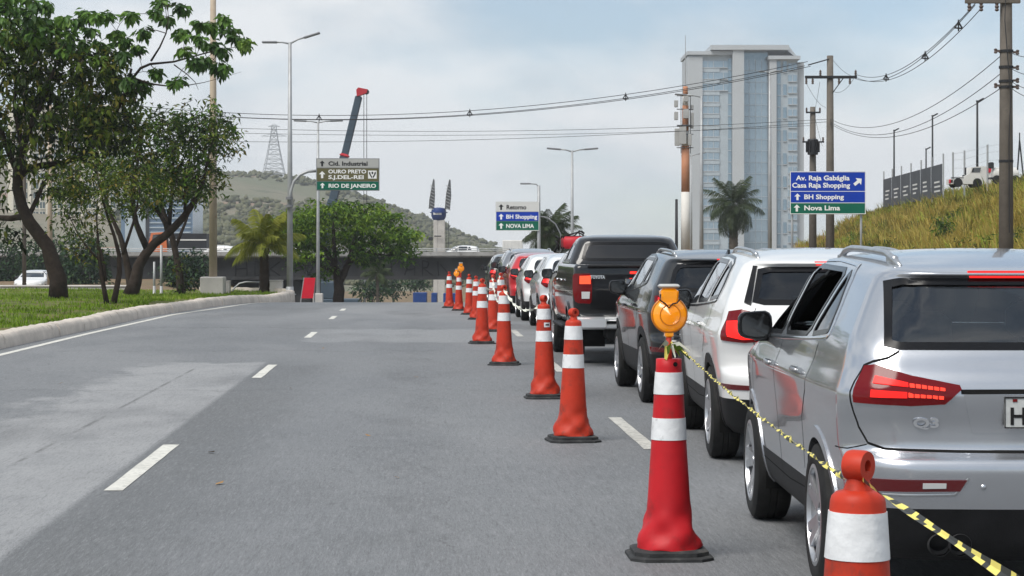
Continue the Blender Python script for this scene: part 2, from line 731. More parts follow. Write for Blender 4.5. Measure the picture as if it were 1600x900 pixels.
def resamp(poly, res, closed=True):
    out = []
    n = len(poly)
    for i in range(n if closed else n - 1):
        a, b = Vector(poly[i]), Vector(poly[(i + 1) % n])
        k = max(1, int(math.ceil((b - a).length / res)))
        for j in range(k):
            out.append(tuple(a + (b - a) * (j / k)))
    if not closed:
        out.append(tuple(poly[-1]))
    return out


class Body:
    def __init__(s, V, Fc):
        s.V, s.F = V, Fc
        c = V[Fc].mean(1)
        s.c = c
        a, b = V[Fc[:, 2]] - V[Fc[:, 0]], V[Fc[:, 3]] - V[Fc[:, 1]]
        nn = np.cross(a, b)
        side = np.argmin(c[:, 0])
        if nn[side, 0] > 0:
            s.F = Fc = Fc[:, ::-1]
            nn = -nn
        s.n = nn / np.maximum(1e-12, np.linalg.norm(nn, axis=1))[:, None]
        s.bvh = BVHTree.FromPolygons([tuple(v) for v in V], [tuple(dict.fromkeys(f)) for f in Fc.tolist()])
        s.keep = np.ones(len(Fc), bool)

    def hit(s, axis, p):
        a, b = p
        o, dr = {'L': ((-5, a, b), (1, 0, 0)), 'R': ((5, a, b), (-1, 0, 0)), 'B': ((a, -5, b), (0, 1, 0)),
                 'F': ((a, 12, b), (0, -1, 0)), 'T': ((a, b, 6), (0, 0, -1))}.get(axis, (None, None))
        if o is None:                                   # 'W' / 'X': wraps round the rear left / right corner
            sg = -1 if axis == 'W' else 1
            w, rc = .95, .35
            if a < w - rc:
                o, dr = (sg * a, -2.0, b), (0, 1, 0)
            elif a < w - rc + rc * PI / 2:
                th = (a - (w - rc)) / rc
                cx, cy = sg * (w - rc), -.05 + rc
                dr = (-sg * math.sin(th), math.cos(th), 0)
                o = (cx - dr[0] * 3, cy - dr[1] * 3, b)
            else:
                o, dr = (sg * 4, -.05 + rc + a - (w - rc + rc * PI / 2), b), (-sg, 0, 0)
        loc, no, _, _ = s.bvh.ray_cast(Vector(o), Vector(dr))
        if loc is None:
            q = Vector(o) + Vector(dr) * (abs(Vector(o).length) * .75)
            loc, no, _, _ = s.bvh.find_nearest(q)
        if no.dot(Vector(dr)) > 0:
            no = -no
        return loc, no

    def cut(s, axis, poly):
        ia, ib = {'L': (1, 2), 'R': (1, 2), 'B': (0, 2), 'F': (0, 2)}[axis]
        m = pip(poly, s.c[:, [ia, ib]])
        nx, ny = s.n[:, 0], s.n[:, 1]
        L = s.c[:, 1].max()
        m &= {'L': nx < -.3, 'R': nx > .3, 'B': (ny < -.2) & (s.c[:, 1] < L * .45), 'F': (ny > .15) & (s.c[:, 1] > L * .5)}[axis]
        s.keep &= ~m

    def mesh(s, name, sel, mats, parent):
        Fs = s.F[sel]
        used = np.unique(Fs)
        re = np.full(len(s.V), -1)
        re[used] = np.arange(len(used))
        me = bpy.data.meshes.new(name)
        me.from_pydata(s.V[used].tolist(), [], [tuple(dict.fromkeys(f)) for f in re[Fs].tolist()])
        me.polygons.foreach_set('use_smooth', [True] * len(me.polygons))
        me.materials.append(M(mats))
        return link(name, me, parent)

    def decal(s, name, outer, axis, material, parent, off=0.004, hole=None, res=0.05, thick=0.012):
        """a panel cut to an outline and laid on the bodywork, with an edge of its own"""
        o2 = resamp(outer, res)
        loops = [o2] + ([resamp(hole, res)] if hole else [])
        pts, edges = [], []
        for lp in loops:
            b = len(pts)
            pts += [Vector(p) for p in lp]
            edges += [(b + i, b + (i + 1) % len(lp)) for i in range(len(lp))]
        xs, ys = [p[0] for p in o2], [p[1] for p in o2]
        g = [(x, y) for x in np.arange(min(xs) + res / 2, max(xs), res) for y in np.arange(min(ys) + res / 2, max(ys), res)]
        if g and not hole:
            g = np.array(g)
            k = pip(inset(outer, res * .3), g)
            pts += [Vector(p) for p in g[k]]
        vs, _, fs, _, _, _ = delaunay_2d_cdt(pts, edges, [], 0, 1e-6)
        va = np.array([tuple(v) for v in vs])
        if len(fs) == 0:
            return None
        cen = np.array([va[list(f)].mean(0) for f in fs])
        ok = pip(o2, cen)
        if hole:
            ok &= ~pip(loops[1], cen)
        fs = [tuple(f) for f, k in zip(fs, ok) if k]
        pos, nor = [], []
        for v in vs:
            l, n = s.hit(axis, v)
            pos.append(l + n * off); nor.append(n)
        # edge skirt
        cnt = {}
        for f in fs:
            for i in range(len(f)):
                a, b = f[i], f[(i + 1) % len(f)]
                cnt[(a, b)] = 1
        m = MB()
        m.v = [tuple(p) for p in pos]
        m.f = list(fs)
        low = {}
        for (a, b) in list(cnt):
            if (b, a) not in cnt:
                for q in (a, b):
                    if q not in low:
                        low[q] = len(m.v)
                        m.v.append(tuple(pos[q] - nor[q] * thick))
                m.f.append((b, a, low[a], low[b]))
        m.m = [0] * len(m.f)
        ob = m.build(name, material, parent, ang=40)
        fixn(ob)
        return ob

    def strip(s, name, path, axis, material, parent, width=0.007, off=0.0012, res=0.04, closed=False, raised=0.0):
        """narrow ribbon along a path on the bodywork (seam, trim)"""
        if closed:
            path = list(path) + [path[0]]
        p = resamp(path, res, False)
        m = MB()
        vs, fs = [], []
        for i, q in enumerate(p):
            t = Vector(p[min(i + 1, len(p) - 1)]) - Vector(p[max(0, i - 1)])
            t = t.normalized() if t.length > 1e-9 else Vector((1, 0))
            nn = Vector((-t.y, t.x)) * width / 2
            for sg in (-1, 1):
                l, n = s.hit(axis, (q[0] + nn.x * sg, q[1] + nn.y * sg))
                vs.append(l + n * off)
            if raised:
                l, n = s.hit(axis, q)
                vs.append(l + n * (off + raised))
        k = 3 if raised else 2
        for i in range(len(p) - 1):
            a, b = i * k, (i + 1) * k
            if raised:
                fs += [(a, a + 2, b + 2, b), (a + 2, a + 1, b + 1, b + 2)]
            else:
                fs.append((a, a + 1, b + 1, b))
        m.add(vs, fs)
        o = m.build(name, material, parent, smooth=True)
        return o


def wheel_meshes(key, R=0.345, rim=0.235, width=0.22, spokes=5, style='twin', face='rim_metal'):
    t = MB()
    w = width / 2
    t.lathe([(rim - .01, -w * .85), (rim + .015, -w), (R - .045, -w), (R - .012, -w * .86), (R, -w * .6), (R, -w * .2), (R - .008, -w * .17), (R, -w * .14), (R, w * .14), (R - .008, w * .17), (R, w * .2), (R, w * .6),
             (R - .012, w * .86), (R - .045, w), (rim + .015, w), (rim - .01, w * .85)], 40, 0, axis='X', caps=False)
    r = MB()
    # outer face looks to -x
    r.lathe([(rim + .004, w * .8), (rim, -w * .78), (rim + .006, -w * .98), (rim - .012, -w * 1.0), (rim - .02, -w * .8)], 40, 0, axis='X', caps=False)
    r.lathe([(.001, w * .15), (rim - .005, w * .2)], 40, 1, axis='X', caps=False)
    r.lathe([(.001, -w * .84), (.03, -w * .83), (.034, -w * .70), (.075, -w * .64), (.08, w * .1)], 24, 0, axis='X', caps=False)
    for k in range(spokes):
        for dd in ((-.19, .19) if style == 'twin' else (0,)):
            a = 2 * PI * k / spokes + .35
            wd = .05 if style == 'twin' else .085
            a0 = a + dd * .35
            a1 = a + dd
            p0 = Vector((-w * .62, .055 * math.cos(a0), .055 * math.sin(a0)))
            p1 = Vector((-w * .86, (rim - .012) * math.cos(a1), (rim - .012) * math.sin(a1)))
            dv = (p1 - p0).normalized()
            tg = Vector((0, -math.sin(a1), math.cos(a1)))
            vs = []
            for p, hw in ((p0, wd * .62), (p1, wd * .42)):
                for sx, sy in ((-.012, -1), (-.012, 1), (.03, 1), (.03, -1)):
                    vs.append(p + Vector((sx, 0, 0)) + tg * hw * sy)
            r.add(vs, [(0, 1, 5, 4), (1, 2, 6, 5), (2, 3, 7, 6), (3, 0, 4, 7), (0, 3, 2, 1), (4, 5, 6, 7)])
    to = t.build('wheel', 'rubber', None, ang=35)
    ro = r.build('rim', [face, 'rim_dark'], None, ang=35)
    ms = (to.data, ro.data)
    bpy.data.objects.remove(to); bpy.data.objects.remove(ro)
    WHEELS[key] = ms


WHEELS = {}
wheel_meshes('five', style='twin')
wheel_meshes('ten', spokes=7, style='single', face='rim_metal')
wheel_meshes('plain', spokes=6, style='single', face='chrome_dull')


def put_wheels(root, key, ys, half, R=0.345, r0=0.345):
    for y in ys:
        for sg in (-1, 1):
            t = link('wheel', WHEELS[key][0], root)
            t.location = (sg * half, y, R)
            t.scale = (1, R / r0, R / r0)
            if sg > 0:
                t.rotation_euler = (0, 0, PI)
            rr = link('rim', WHEELS[key][1], t)
            rr.rotation_euler = (rnd.uniform(0, 1), 0, 0)


def mirror_part(root, body, y, z, sg, material, k=1.0):
    """door mirror: stalk, rounded housing and glass facing back"""
    l, n = body.hit('L' if sg < 0 else 'R', (y, z))
    m = MB()
    x0 = l.x
    m.box((x0 + sg * .03 * k, y + .02, z + .0), (.10 * k, .06, .035), 0, bev=.01)
    # housing: stack of rounded rings along y
    prof = [(-.045, .92), (-.03, 1.0), (.02, .98), (.06, .82), (.09, .5), (.098, .2)]
    rings = []
    for yy, sc in prof:
        ring = []
        for i in range(16):
            a = 2 * PI * i / 16
            ca, sa = math.cos(a), math.sin(a)
            ex = abs(ca) ** .55 * (1 if ca >= 0 else -1)
            ez = abs(sa) ** .6 * (1 if sa >= 0 else -1)
            ring.append((x0 + sg * (.078 * k + .098 * k * ex * sc), y + yy, z + .075 * k + .085 * k * ez * sc * (1.0 if ex < 0 else .92)))
        rings.append(ring)
    vs = [p for r_ in rings for p in r_]
    fs = []
    for i in range(len(rings) - 1):
        for j in range(16):
            j2 = (j + 1) % 16
            fs.append((i * 16 + j, i * 16 + j2, (i + 1) * 16 + j2, (i + 1) * 16 + j))
    fs.append(tuple(range(16)))
    fs.append(tuple(range(len(vs) - 16, len(vs))))
    m.add(vs, fs)
    o = m.build('side_mirror', material, root, ang=50)
    fixn(o)
    g = MB()
    ring = [(x0 + sg * .078 * k + (p[0] - x0 - sg * .078 * k) * .86, y - .0485, z + .075 * k + (p[2] - z - .075 * k) * .86) for p in rings[0]]
    g.add(ring, [tuple(range(16))])
    g.build('mirror_glass', 'mirror_glass', o)
    return o


def seat(root, x, y, wid, z0=0.55, ztop=1.12, heads=(0,)):
    m = MB()
    m.box((x, y, (z0 + ztop) / 2), (wid, .13, ztop - z0), 0, rx=-.16, bev=.05)
    m.box((x, y + .3, z0), (wid, .55, .16), 0, bev=.05)
    o = m.build('seat', 'seat_cloth', root, ang=50)
    for h in heads:
        q = MB()
        q.box((x + h, y - .09, ztop + .12), (.25, .10, .18), 0, bev=.045, rx=-.1)
        q.tube([(x + h - .05, y - .08, ztop - .02), (x + h - .05, y - .09, ztop + .06)], .008, 6)
        q.tube([(x + h + .05, y - .08, ztop - .02), (x + h + .05, y - .09, ztop + .06)], .008, 6)
        q.build('headrest', 'seat_cloth', o, ang=50)


Q3PROF = [
    (.235, .17, 4.18, .77, .25, .30), (.30, .10, 4.26, .835, .28, .36), (.42, .055, 4.33, .868, .28, .40),
    (.55, .016, 4.37, .882, .27, .42), (.655, .0, 4.385, .892, .26, .44), (.690, .018, 4.385, .895, .25, .45), (.708, .060, 4.385, .897, .25, .45),
    (.735, .092, 4.38, .900, .24, .46), (.82, .090, 4.36, .908, .23, .47), (.90, .070, 4.32, .916, .22, .48), (.965, .056, 4.26, .919, .22, .48),
    (1.00, .066, 4.14, .907, .22, .48), (1.05, .10, 3.80, .880, .22, .46), (1.10, .128, 3.38, .862, .21, .42),
    (1.16, .165, 3.24, .838, .20, .40), (1.30, .27, 2.98, .770, .20, .36), (1.42, .362, 2.72, .705, .20, .33),
    (1.468, .395, 2.60, .672, .20, .32), (1.488, .372, 2.55, .655, .20, .31), (1.512, .355, 2.46, .632, .20, .30), (1.535, .42, 2.36, .600, .20, .30),
    (1.562, .60, 2.22, .54, .22, .3), (1.584, .86, 2.04, .44, .25, .3), (1.597, 1.12, 1.84, .28, .2, .22), (1.602, 1.36, 1.62, .10, .08, .08)]


def lift_z(z):
    return z + .055 * ss(.98, 1.14, z) * (1 - .85 * ss(1.45, 1.60, z))


Q3PROF = [(lift_z(r[0]),) + r[1:] for r in Q3PROF]


def lift_side(poly):
    return [(y, z + (.052 + .022 * ss(1.1, 1.44, z) if z > 1.0 else 0)) for y, z in poly]


def mirrored(poly):
    return [(-p[0], p[1]) for p in poly]


def suv(name, label, loc, rz, P, group='cars queueing beside the cones'):
    root = thing(name, label, P.get('cat', 'car'), loc, rz, group)
    res, det = P.get('res', .04), P.get('detail', True)
    prof = P.get('prof', Q3PROF)
    P = dict(P, side=[lift_side(q) for q in P['side']], seams=[lift_side(q) for q in P.get('seams', ())])
    if P.get('dlo'):
        P['dlo'] = lift_side(P['dlo'])
    V, Fc, _ = loft(prof, res, bow=P.get('bow', (.05, .16)), zcuts=(P['clad'],), dro=(.065, 1.9))
    B = Body(V, Fc)
    pm, tm = P['paint'], P.get('trim', 'black_plastic')
    wy, hw = P.get('wheels', (.90, 3.50)), .795
    RA = P.get('arch', .40)
    R = P.get('R', .345)
    holes = []
    # wheel openings
    for y in wy:
        dd = np.hypot(B.c[:, 1] - y, B.c[:, 2] - R)
        B.keep &= ~((dd < RA) & (np.abs(B.c[:, 0]) > .5))
    sides = P['side']
    if det:
        for sp in sides:
            ip = inset(rounded(sp, .1, 1), .018)
            B.cut('L', ip); B.cut('R', ip)
        B.cut('B', inset(rounded(P['rearwin'], P.get('rwround', .1), P.get('rwit', 2)), .02))
        B.cut('F', P.get('windscreen', [(-.66, 1.18), (.66, 1.18), (.56, 1.52), (-.56, 1.52)]))
    zc = P['clad']
    low = B.c[:, 2] < zc
    body = B.mesh('body', B.keep & ~low, pm, root)
    B.mesh('lower_cladding', B.keep & low, P.get('cladmat', 'black_plastic'), root)
    # glass
    gm = P.get('sideglass', 'glass_tint') if det else 'glass_dark'
    for ax in ('L', 'R'):
        for i, sp in enumerate(sides):
            rp = rounded(sp, .1, 1)
            fm = P.get('frame', .032)
            fr = B.decal('window_frame', rp, ax, 'gloss_black', root, .003, hole=inset(rp, fm), res=res)
            if i in P.get('open', ()) and ax == 'L':
                continue
            B.decal('side_window', inset(rp, fm - .008 if det else .0), ax, gm, root, -.004 if det else .004, res=.08)
        if P.get('dlo'):
            B.strip('window_trim', rounded(P['dlo'], .1, 2), ax, P.get('dlomat', 'chrome'), root, .016, .003, closed=True, raised=.005, res=res)
        for path in P.get('seams', ()):
            B.strip('door_seam', path, ax, 'gap_black', root, .008, .0012, res=res)
        for y, z in P.get('handles', ()):
            l, n = B.hit(ax, (y, z))
            m = MB()
            sg = -1 if ax == 'L' else 1
            m.box((l.x + sg * .022, y, z), (.022, .19, .028), 0, bev=.009)
            m.box((l.x + sg * .006, y + .07, z), (.03, .03, .024), 0)
            m.box((l.x + sg * .006, y - .07, z), (.03, .03, .024), 0)
            m.build('door_handle', P.get('handlemat', pm), root, ang=50)
        # arches
        for y in wy:
            ang = np.linspace(-.06 * PI, 1.06 * PI, 40)
            outer = [(y + (RA + P.get('lip', .035)) * math.cos(a), R + (RA + P.get('lip', .035)) * math.sin(a)) for a in ang]
            inner = [(y + (RA - .028) * math.cos(a), R + (RA - .028) * math.sin(a)) for a in ang[::-1]]
            B.decal('wheel_arch', outer + inner, ax, P.get('archmat', pm), root, .008, res=.05, thick=.05)
        if det:
            mirror_part(root, B, P.get('mirror_y', 2.86), P.get('mirror_z', 1.10), -1 if ax == 'L' else 1, P.get('mirrormat', 'gloss_black'), P.get('mirror_k', 1.0))
        elif P.get('mirror_z'):
            mirror_part(root, B, P.get('mirror_y', 2.86), P['mirror_z'], -1 if ax == 'L' else 1, 'gloss_black', P.get('mirror_k', 1.05))
    rw = rounded(P['rearwin'], P.get('rwround', .1), P.get('rwit', 2))
    B.decal('rear_window_frame', rw, 'B', 'gloss_black', root, .003, hole=inset(rw, P.get('rwframe', .045)), res=res)
    B.decal('rear_window', inset(rw, P.get('rwframe', .045) - .01) if det else rw, 'B', P.get('rearglass', 'glass_tint') if det else 'glass_dark', root, -.004 if det else .004, res=.07)
    if not det:
        B.decal('windscreen', [(-.69, 1.18), (.69, 1.18), (.57, 1.525), (-.57, 1.525)], 'F', 'glass_dark', root, .004, res=.1)
    if det:
        B.decal('windscreen', P.get('windscreen', [(-.69, 1.17), (.69, 1.17), (.58, 1.535), (-.58, 1.535)]), 'F', 'glass_clear', root, .002, res=.08)
        # cabin
        seat(root, -.36, 1.95, .48, heads=(0,)); seat(root, .36, 1.95, .48, heads=(0,))
        seat(root, 0, .98, 1.2, .62, 1.10, heads=(-.38, .38))
        m = MB()
        m.box((0, 2.98, .95), (1.4, .35, .22), 0, bev=.06)
        m.build('dashboard', 'seat_cloth', root, ang=50)
        m = MB()
        pts = [(-.36 + .18 * math.cos(a), 2.66 - .05 * math.sin(a), 1.0 + .18 * math.sin(a)) for a in np.linspace(0, 2 * PI, 21)]
        m.tube(pts, .016, 6, caps=False)
        m.tube([(-.54, 2.66, 1.0), (-.18, 2.66, 1.0)], .018, 6)
        m.tube([(-.36, 2.66, 1.0), (-.36, 2.86, .95)], .03, 6)
        m.build('steering_wheel', 'gloss_black', root, smooth=True)
        m = MB()
        m.box((0, 1.9, .50), (1.5, 3.0, .06), 0)
        m.build('cabin_floor', 'seat_cloth', root)
    # lamps
    for nm, poly, mt, off in P.get('lights', ()):
        for sgn, pl in ((0, poly), (1, poly)):
            if nm.startswith('wrap:'):
                B.decal(nm[5:], pl, 'W' if sgn == 0 else 'X', mt, root, off, res=.03, thick=.02)
            else:
                B.decal(nm, pl if sgn == 0 else mirrored(pl), 'B', mt, root, off, res=.03, thick=.02)
    for nm, poly, mt, off in P.get('rear', ()):
        B.decal(nm, poly, 'B', mt, root, off, res=.04)
    for path, mt, wd, rs in P.get('rearlines', ()):
        for ax in 'WX':
            B.strip('tailgate_seam' if mt == 'gap_black' else 'trim_strip', path, ax, mt, root, wd, .0014 if rs == 0 else .002, res=.03, raised=rs)
    # wells, floor
    for sg in (-1, 1):
        for y in wy:
            m = MB()
            pts = []
            for a in np.linspace(-.1 * PI, 1.1 * PI, 22):
                pts.append((y + (RA + .012) * math.cos(a), R + (RA + .012) * math.sin(a)))
            vs = [(sg * .45, p[0], p[1]) for p in pts] + [(sg * .855, p[0], p[1]) for p in pts]
            n = len(pts)
            m.add(vs, [(i, i + 1, n + i + 1, n + i) for i in range(n - 1)] + [tuple(range(n))])
            m.build('wheel_well', 'gap_black', root)
    put_wheels(root, P.get('wheel', 'five'), wy, hw, R)
    if P.get('rails'):
        for sg in (-1, 1):
            l0, _ = B.hit('T', (sg * .56, .62)); l1, _ = B.hit('T', (sg * .56, 2.42))
            m = MB()
            pts, n = [], 18
            for i in range(n + 1):
                t = i / n
                y = .62 + 1.80 * t
                l, _ = B.hit('T', (sg * (.545 + .02 * math.sin(PI * t)), y))
                lift = P.get('lift', .034) * min(1, math.sin(PI * t) * 2.0)
                pts.append((l.x, y, l.z + lift - .004))
            m.tube(pts, [.010] + [.017] * (n - 1) + [.010], 8)
            for y in (.80, 2.25):
                l, _ = B.hit('T', (sg * .55, y))
                m.box((l.x, y, l.z + .01), (.03, .16, .04), 0, bev=.008)
            m.build('roof_rail', P['rails'], root, smooth=True)
    if P.get('antenna'):
        l, _ = B.hit('T', (0, .68))
        m = MB()
        m.prism([(.62, l.z - .02), (.80, l.z + .005), (.70, l.z + .035), (.635, l.z + .055)], -.014, .014, 'YZ')
        m.build('antenna_fin', pm, root)
    return root, B


# ------------------------------------------------------------------ the queue: silver SUV
def silver_suv():
    side = [[(3.00, 1.075), (2.30, 1.093), (2.30, 1.452), (2.50, 1.445)],
            [(2.23, 1.094), (1.40, 1.118), (1.24, 1.437), (2.23, 1.453)],
            [(1.33, 1.120), (.90, 1.150), (.98, 1.27), (1.10, 1.400), (1.175, 1.432)]]
    dlo = [(3.12, 1.058), (2.2, 1.076), (.86, 1.128), (.87, 1.2), (1.02, 1.40), (1.12, 1.452), (1.7, 1.474), (2.52, 1.464)]
    lamp = [(.985, 1.086), (.90, 1.094), (.62, 1.052), (.39, 1.008), (.383, .990), (.455, .930), (.60, .922), (.98, .932)]
    up = [(.86, 1.042), (.62, 1.016), (.62, .999), (.86, 1.012)]
    P = dict(paint='paint_silver', clad=.475, side=side, dlo=dlo, open=(0, 1), wheel='five', R=.345, arch=.395, lip=.03,
             archmat='paint_silver', rails='chrome_dull', lift=.038, res=.024, frame=.024, handlemat='chrome_dull', mirrormat='gloss_black', mirror_k=1.0,
             seams=([(3.30, .46), (3.36, .80), (3.16, 1.05)], [(2.26, .38), (2.27, .9), (2.265, 1.07)],
                    [(1.36, .52), (1.30, .78), (1.12, .92), (1.06, 1.10)], [(3.36, .42), (2.0, .40), (1.42, .42)]),
             handles=((2.42, .99), (1.42, 1.005)),
             rearwin=[(-.64, 1.472), (.64, 1.472), (.70, 1.160), (-.70, 1.160)], rwframe=.032, rearglass='glass_rear', rwround=.05, rwit=1,
             lights=[('wrap:tail_light', lamp, 'lens_red', .010),
                     ('wrap:lamp_element', up, 'lamp_lit', .016),
                     *[('lamp_element', [(-.605 + .026 * q, 1.013 - .0033 * q), (-.585 + .026 * q, 1.010 - .0033 * q), (-.585 + .026 * q, .996 - .0026 * q), (-.605 + .026 * q, .998 - .0026 * q)], 'lamp_hot', .016) for q in range(6)],
                     ('wrap:lamp_element', [(.86, .984), (.63, .977), (.63, .955), (.86, .957)], 'lamp_lit', .016),
                     *[('lamp_element', [(-.612 + .026 * q, .975 - .002 * q), (-.592 + .026 * q, .973 - .002 * q), (-.592 + .026 * q, .957 - .0008 * q), (-.612 + .026 * q, .958 - .0008 * q)], 'lamp_hot', .016) for q in range(6)],
                     ('wrap:reflector', [(.97, .604), (.37, .606), (.40, .556), (.96, .548)], 'lens_dark', .006),
                     ('reflector_lamp', [(-.56, .592), (-.46, .592), (-.46, .570), (-.56, .568)], 'lens_clear', .010)],
             rear=[('stop_lamp', [(-.29, 1.497), (.29, 1.497), (.28, 1.480), (-.28, 1.480)], 'lamp_lit', .008),
                   ('tailgate_recess', [(-.375, .972), (.375, .972), (.33, .800), (-.33, .800)], 'paint_silver', .003)],
             rearlines=[([(.69, 1.155), (.80, 1.125), (.93, 1.108), (1.00, 1.09), (1.012, 1.02), (1.01, .93), (.99, .82), (.93, .752), (.80, .730), (.4, .722), (0, .720)], 'gap_black', .011, 0),
                        ([(.385, .982), (0, .984)], 'gap_black', .020, 0), ([(.94, .745), (1.10, .720), (1.28, .715)], 'gap_black', .005, 0),
                        ([(.98, .535), (.6, .536), (.42, .540), (.365, .612)], 'chrome_dull', .012, .004)])
    root, B = suv('parked_suv', 'silver compact SUV with lit red tail lights, nearest car of the queue', (2.335, 9.10, 0), 0.004, P)
    root.name = 'queueing_suv'
    # number plate, model badge, exhausts, bumper step
    l, n = B.hit('B', (0, .89))
    m = MB()
    m.box((0, l.y - .012, .893), (.40, .012, .135), 0, bev=.005)
    pl = m.build('number_plate', 'plate_grey', root)
    m = MB()
    for c, s in (((0, l.y - .0195, .958), (.40, .004, .005)), ((0, l.y - .0195, .828), (.40, .004, .005)), ((-.1985, l.y - .0195, .893), (.004, .004, .13)), ((.1985, l.y - .0195, .893), (.004, .004, .13))):
        m.box(c, s)
    m.build('plate_rim', 'plate_ink', pl)
    lettering('plate_lettering', 'HI', .105, (-.180, l.y - .0200, .842), 'plate_ink', pl, bold=.002, depth=.001, spacing=1.15)
    m = MB()
    m.box((-.155, l.y - .020, .946), (.02, .003, .012))
    m.build('plate_seal', 'lens_red', pl)
    l, n = B.hit('B', (-.53, .845))
    lettering('badge', 'Q3', .056, (-.590, l.y - .008, .826), 'chrome', root, width=.112, bold=.0018, depth=.004)
    for x in (-.475, -.385):
        m = MB()
        m.lathe([(.047, -.02), (.050, -.02), (.050, .25), (.044, .25), (.044, -.005), (.0, .12)], 20, 0, (x, .10, .315), 'Y', caps=False)
        m.build('exhaust_pipe', 'rim_dark', root, smooth=True)
    for x in (-.30, .30):
        m = MB()
        m.lathe([(.0, -.002), (.012, -.002), (.012, .01)], 12, 0, (x, B.hit('B', (x, .575))[0].y - .002, .575), 'Y', caps=False)
        m.build('parking_sensor', 'paint_silver', root, smooth=True)
    # driver and wheel in the open window stay dark; wiper on the rear glass
    m = MB()
    pts = []
    for t in np.linspace(0, 1, 8):
        x, z = .02 + .52 * t, 1.185 + .03 * t
        q, nn = B.hit('B', (x, z))
        pts.append(q + nn * .02)
    m.tube(pts, .007, 6)
    q, nn = B.hit('B', (.02, 1.16))
    m.lathe([(.03, -.03), (.025, .0)], 12, 0, q, 'Y')
    m.build('wiper', 'black_plastic', root, smooth=True)
    # bumper shelf crease
    return root


def white_suv():
    side = [[(2.98, 1.075), (2.27, 1.100), (2.27, 1.450), (2.48, 1.443)],
            [(2.21, 1.102), (1.45, 1.130), (1.36, 1.437), (2.21, 1.452)],
            [(1.38, 1.133), (.92, 1.165), (.93, 1.24), (1.06, 1.395), (1.29, 1.432)]]
    dlo = [(3.08, 1.060), (2.2, 1.080), (.88, 1.140), (.875, 1.24), (1.02, 1.412), (1.25, 1.452), (1.8, 1.472), (2.50, 1.462)]
    lamp = [(-.95 + 0, 1.125)]
    lampw = [(1.10, 1.135), (.90, 1.150), (.66, 1.128), (.69, 1.065), (.64, 1.015), (.40, .985), (.40, .935), (.78, .915), (1.06, .93)]
    P = dict(paint='paint_white', clad=.50, side=side, dlo=dlo, dlomat='gloss_black', wheel='ten', R=.355, arch=.405, lip=.045, archmat='black_plastic', wheels=(.90, 3.55),
             rails='chrome_dull', res=.033, sideglass='glass_side', handlemat='paint_white', mirrormat='gloss_black',
             seams=([(3.32, .50), (3.38, .80), (3.14, 1.05)], [(2.24, .40), (2.25, .9), (2.24, 1.08)], [(1.38, .56), (1.30, .80), (1.10, .93), (1.04, 1.12)], [(3.36, .43), (2.0, .41), (1.42, .43)]),
             handles=((2.40, .985), (1.42, 1.01)),
             rearwin=[(-.57, 1.466), (.57, 1.466), (.65, 1.185), (-.65, 1.185)], rwframe=.04, rwround=.07, rwit=1,
             lights=[('wrap:tail_light', lampw, 'lens_red', .012),
                     ('wrap:lamp_element', [(1.05, 1.06), (.90, 1.065), (.86, 1.00), (.62, .972), (.42, .965), (.42, .948), (.80, .938), (.96, .96)], 'lamp_lit', .018),
                     ('side_blade', [(-.70, 1.20), (-.60, 1.47), (-.575, 1.47), (-.655, 1.18)], 'gloss_black', .012),
                     ('reflector', [(-.86, .61), (-.55, .60), (-.55, .57), (-.85, .57)], 'lens_dark', .006)],
             rear=[('stop_lamp', [(-.16, 1.497), (.16, 1.497), (.15, 1.482), (-.15, 1.482)], 'lamp_lit', .008)],
             rearlines=[([(.66, 1.165), (.72, 1.10), (.68, .93), (.64, .76), (.58, .730), (0, .722)], 'gap_black', .010, 0),
                        ([(.38, 1.0), (0, 1.0)], 'chrome', .022, .006)])
    root, B = suv('queueing_suv', 'white SUV with black wheel arches between the silver and the dark SUV', (2.415, 15.35, 0), 0.004, P)
    root.scale = (1, 1.01, 1.005)
    return root


def dark_suv():
    side = [[(2.95, 1.085), (2.27, 1.110), (2.27, 1.452), (2.46, 1.445)],
            [(2.21, 1.112), (1.42, 1.150), (1.32, 1.437), (2.21, 1.453)],
            [(1.34, 1.155), (.98, 1.20), (1.20, 1.40), (1.27, 1.430)]]
    dlo = [(3.06, 1.066), (2.2, 1.090), (.94, 1.180), (1.18, 1.43), (1.8, 1.474), (2.50, 1.464)]
    lampw = [(1.10, 1.125), (.86, 1.135), (.60, 1.09), (.58, 1.055), (.72, 1.03), (1.05, 1.06)]
    P = dict(paint='paint_graphite', clad=.53, side=side, dlo=dlo, dlomat='gloss_black', wheel='five', R=.345, arch=.40, lip=.055, archmat='black_plastic', wheels=(.86, 3.46),
             rails='chrome_dull', res=.036, sideglass='glass_side', mirrormat='gloss_black', antenna=True,
             seams=([(3.30, .50), (3.36, .80), (3.12, 1.05)], [(2.24, .40), (2.25, .9), (2.24, 1.09)], [(1.36, .56), (1.28, .80), (1.10, .93), (1.04, 1.14)]),
             handles=((2.40, .985), (1.42, 1.01)),
             rearwin=[(-.585, 1.462), (.585, 1.462), (.67, 1.215), (.5, 1.165), (-.5, 1.165), (-.67, 1.215)], rwframe=.04,
             lights=[('wrap:tail_light', lampw, 'lens_red', .012), ('wrap:lamp_element', [(1.0, 1.105), (.86, 1.112), (.68, 1.085), (.68, 1.06), (.98, 1.075)], 'lamp_lit', .018),
                     ('reflector', [(-.86, .61), (-.60, .60), (-.60, .56), (-.85, .56)], 'lens_dark', .006)],
             rear=[('stop_lamp', [(-.16, 1.497), (.16, 1.497), (.15, 1.482), (-.15, 1.482)], 'lamp_lit', .008)],
             rearlines=[([(.70, 1.16), (.72, 1.06), (.68, .90), (.62, .74), (0, .722)], 'gap_black', .010, 0)])
    # silver roof skin
    root, B = suv('queueing_suv', 'dark graphite SUV with roof rails, third car of the queue behind the amber lamp', (2.285, 21.35, 0), 0.045, P)
    return root


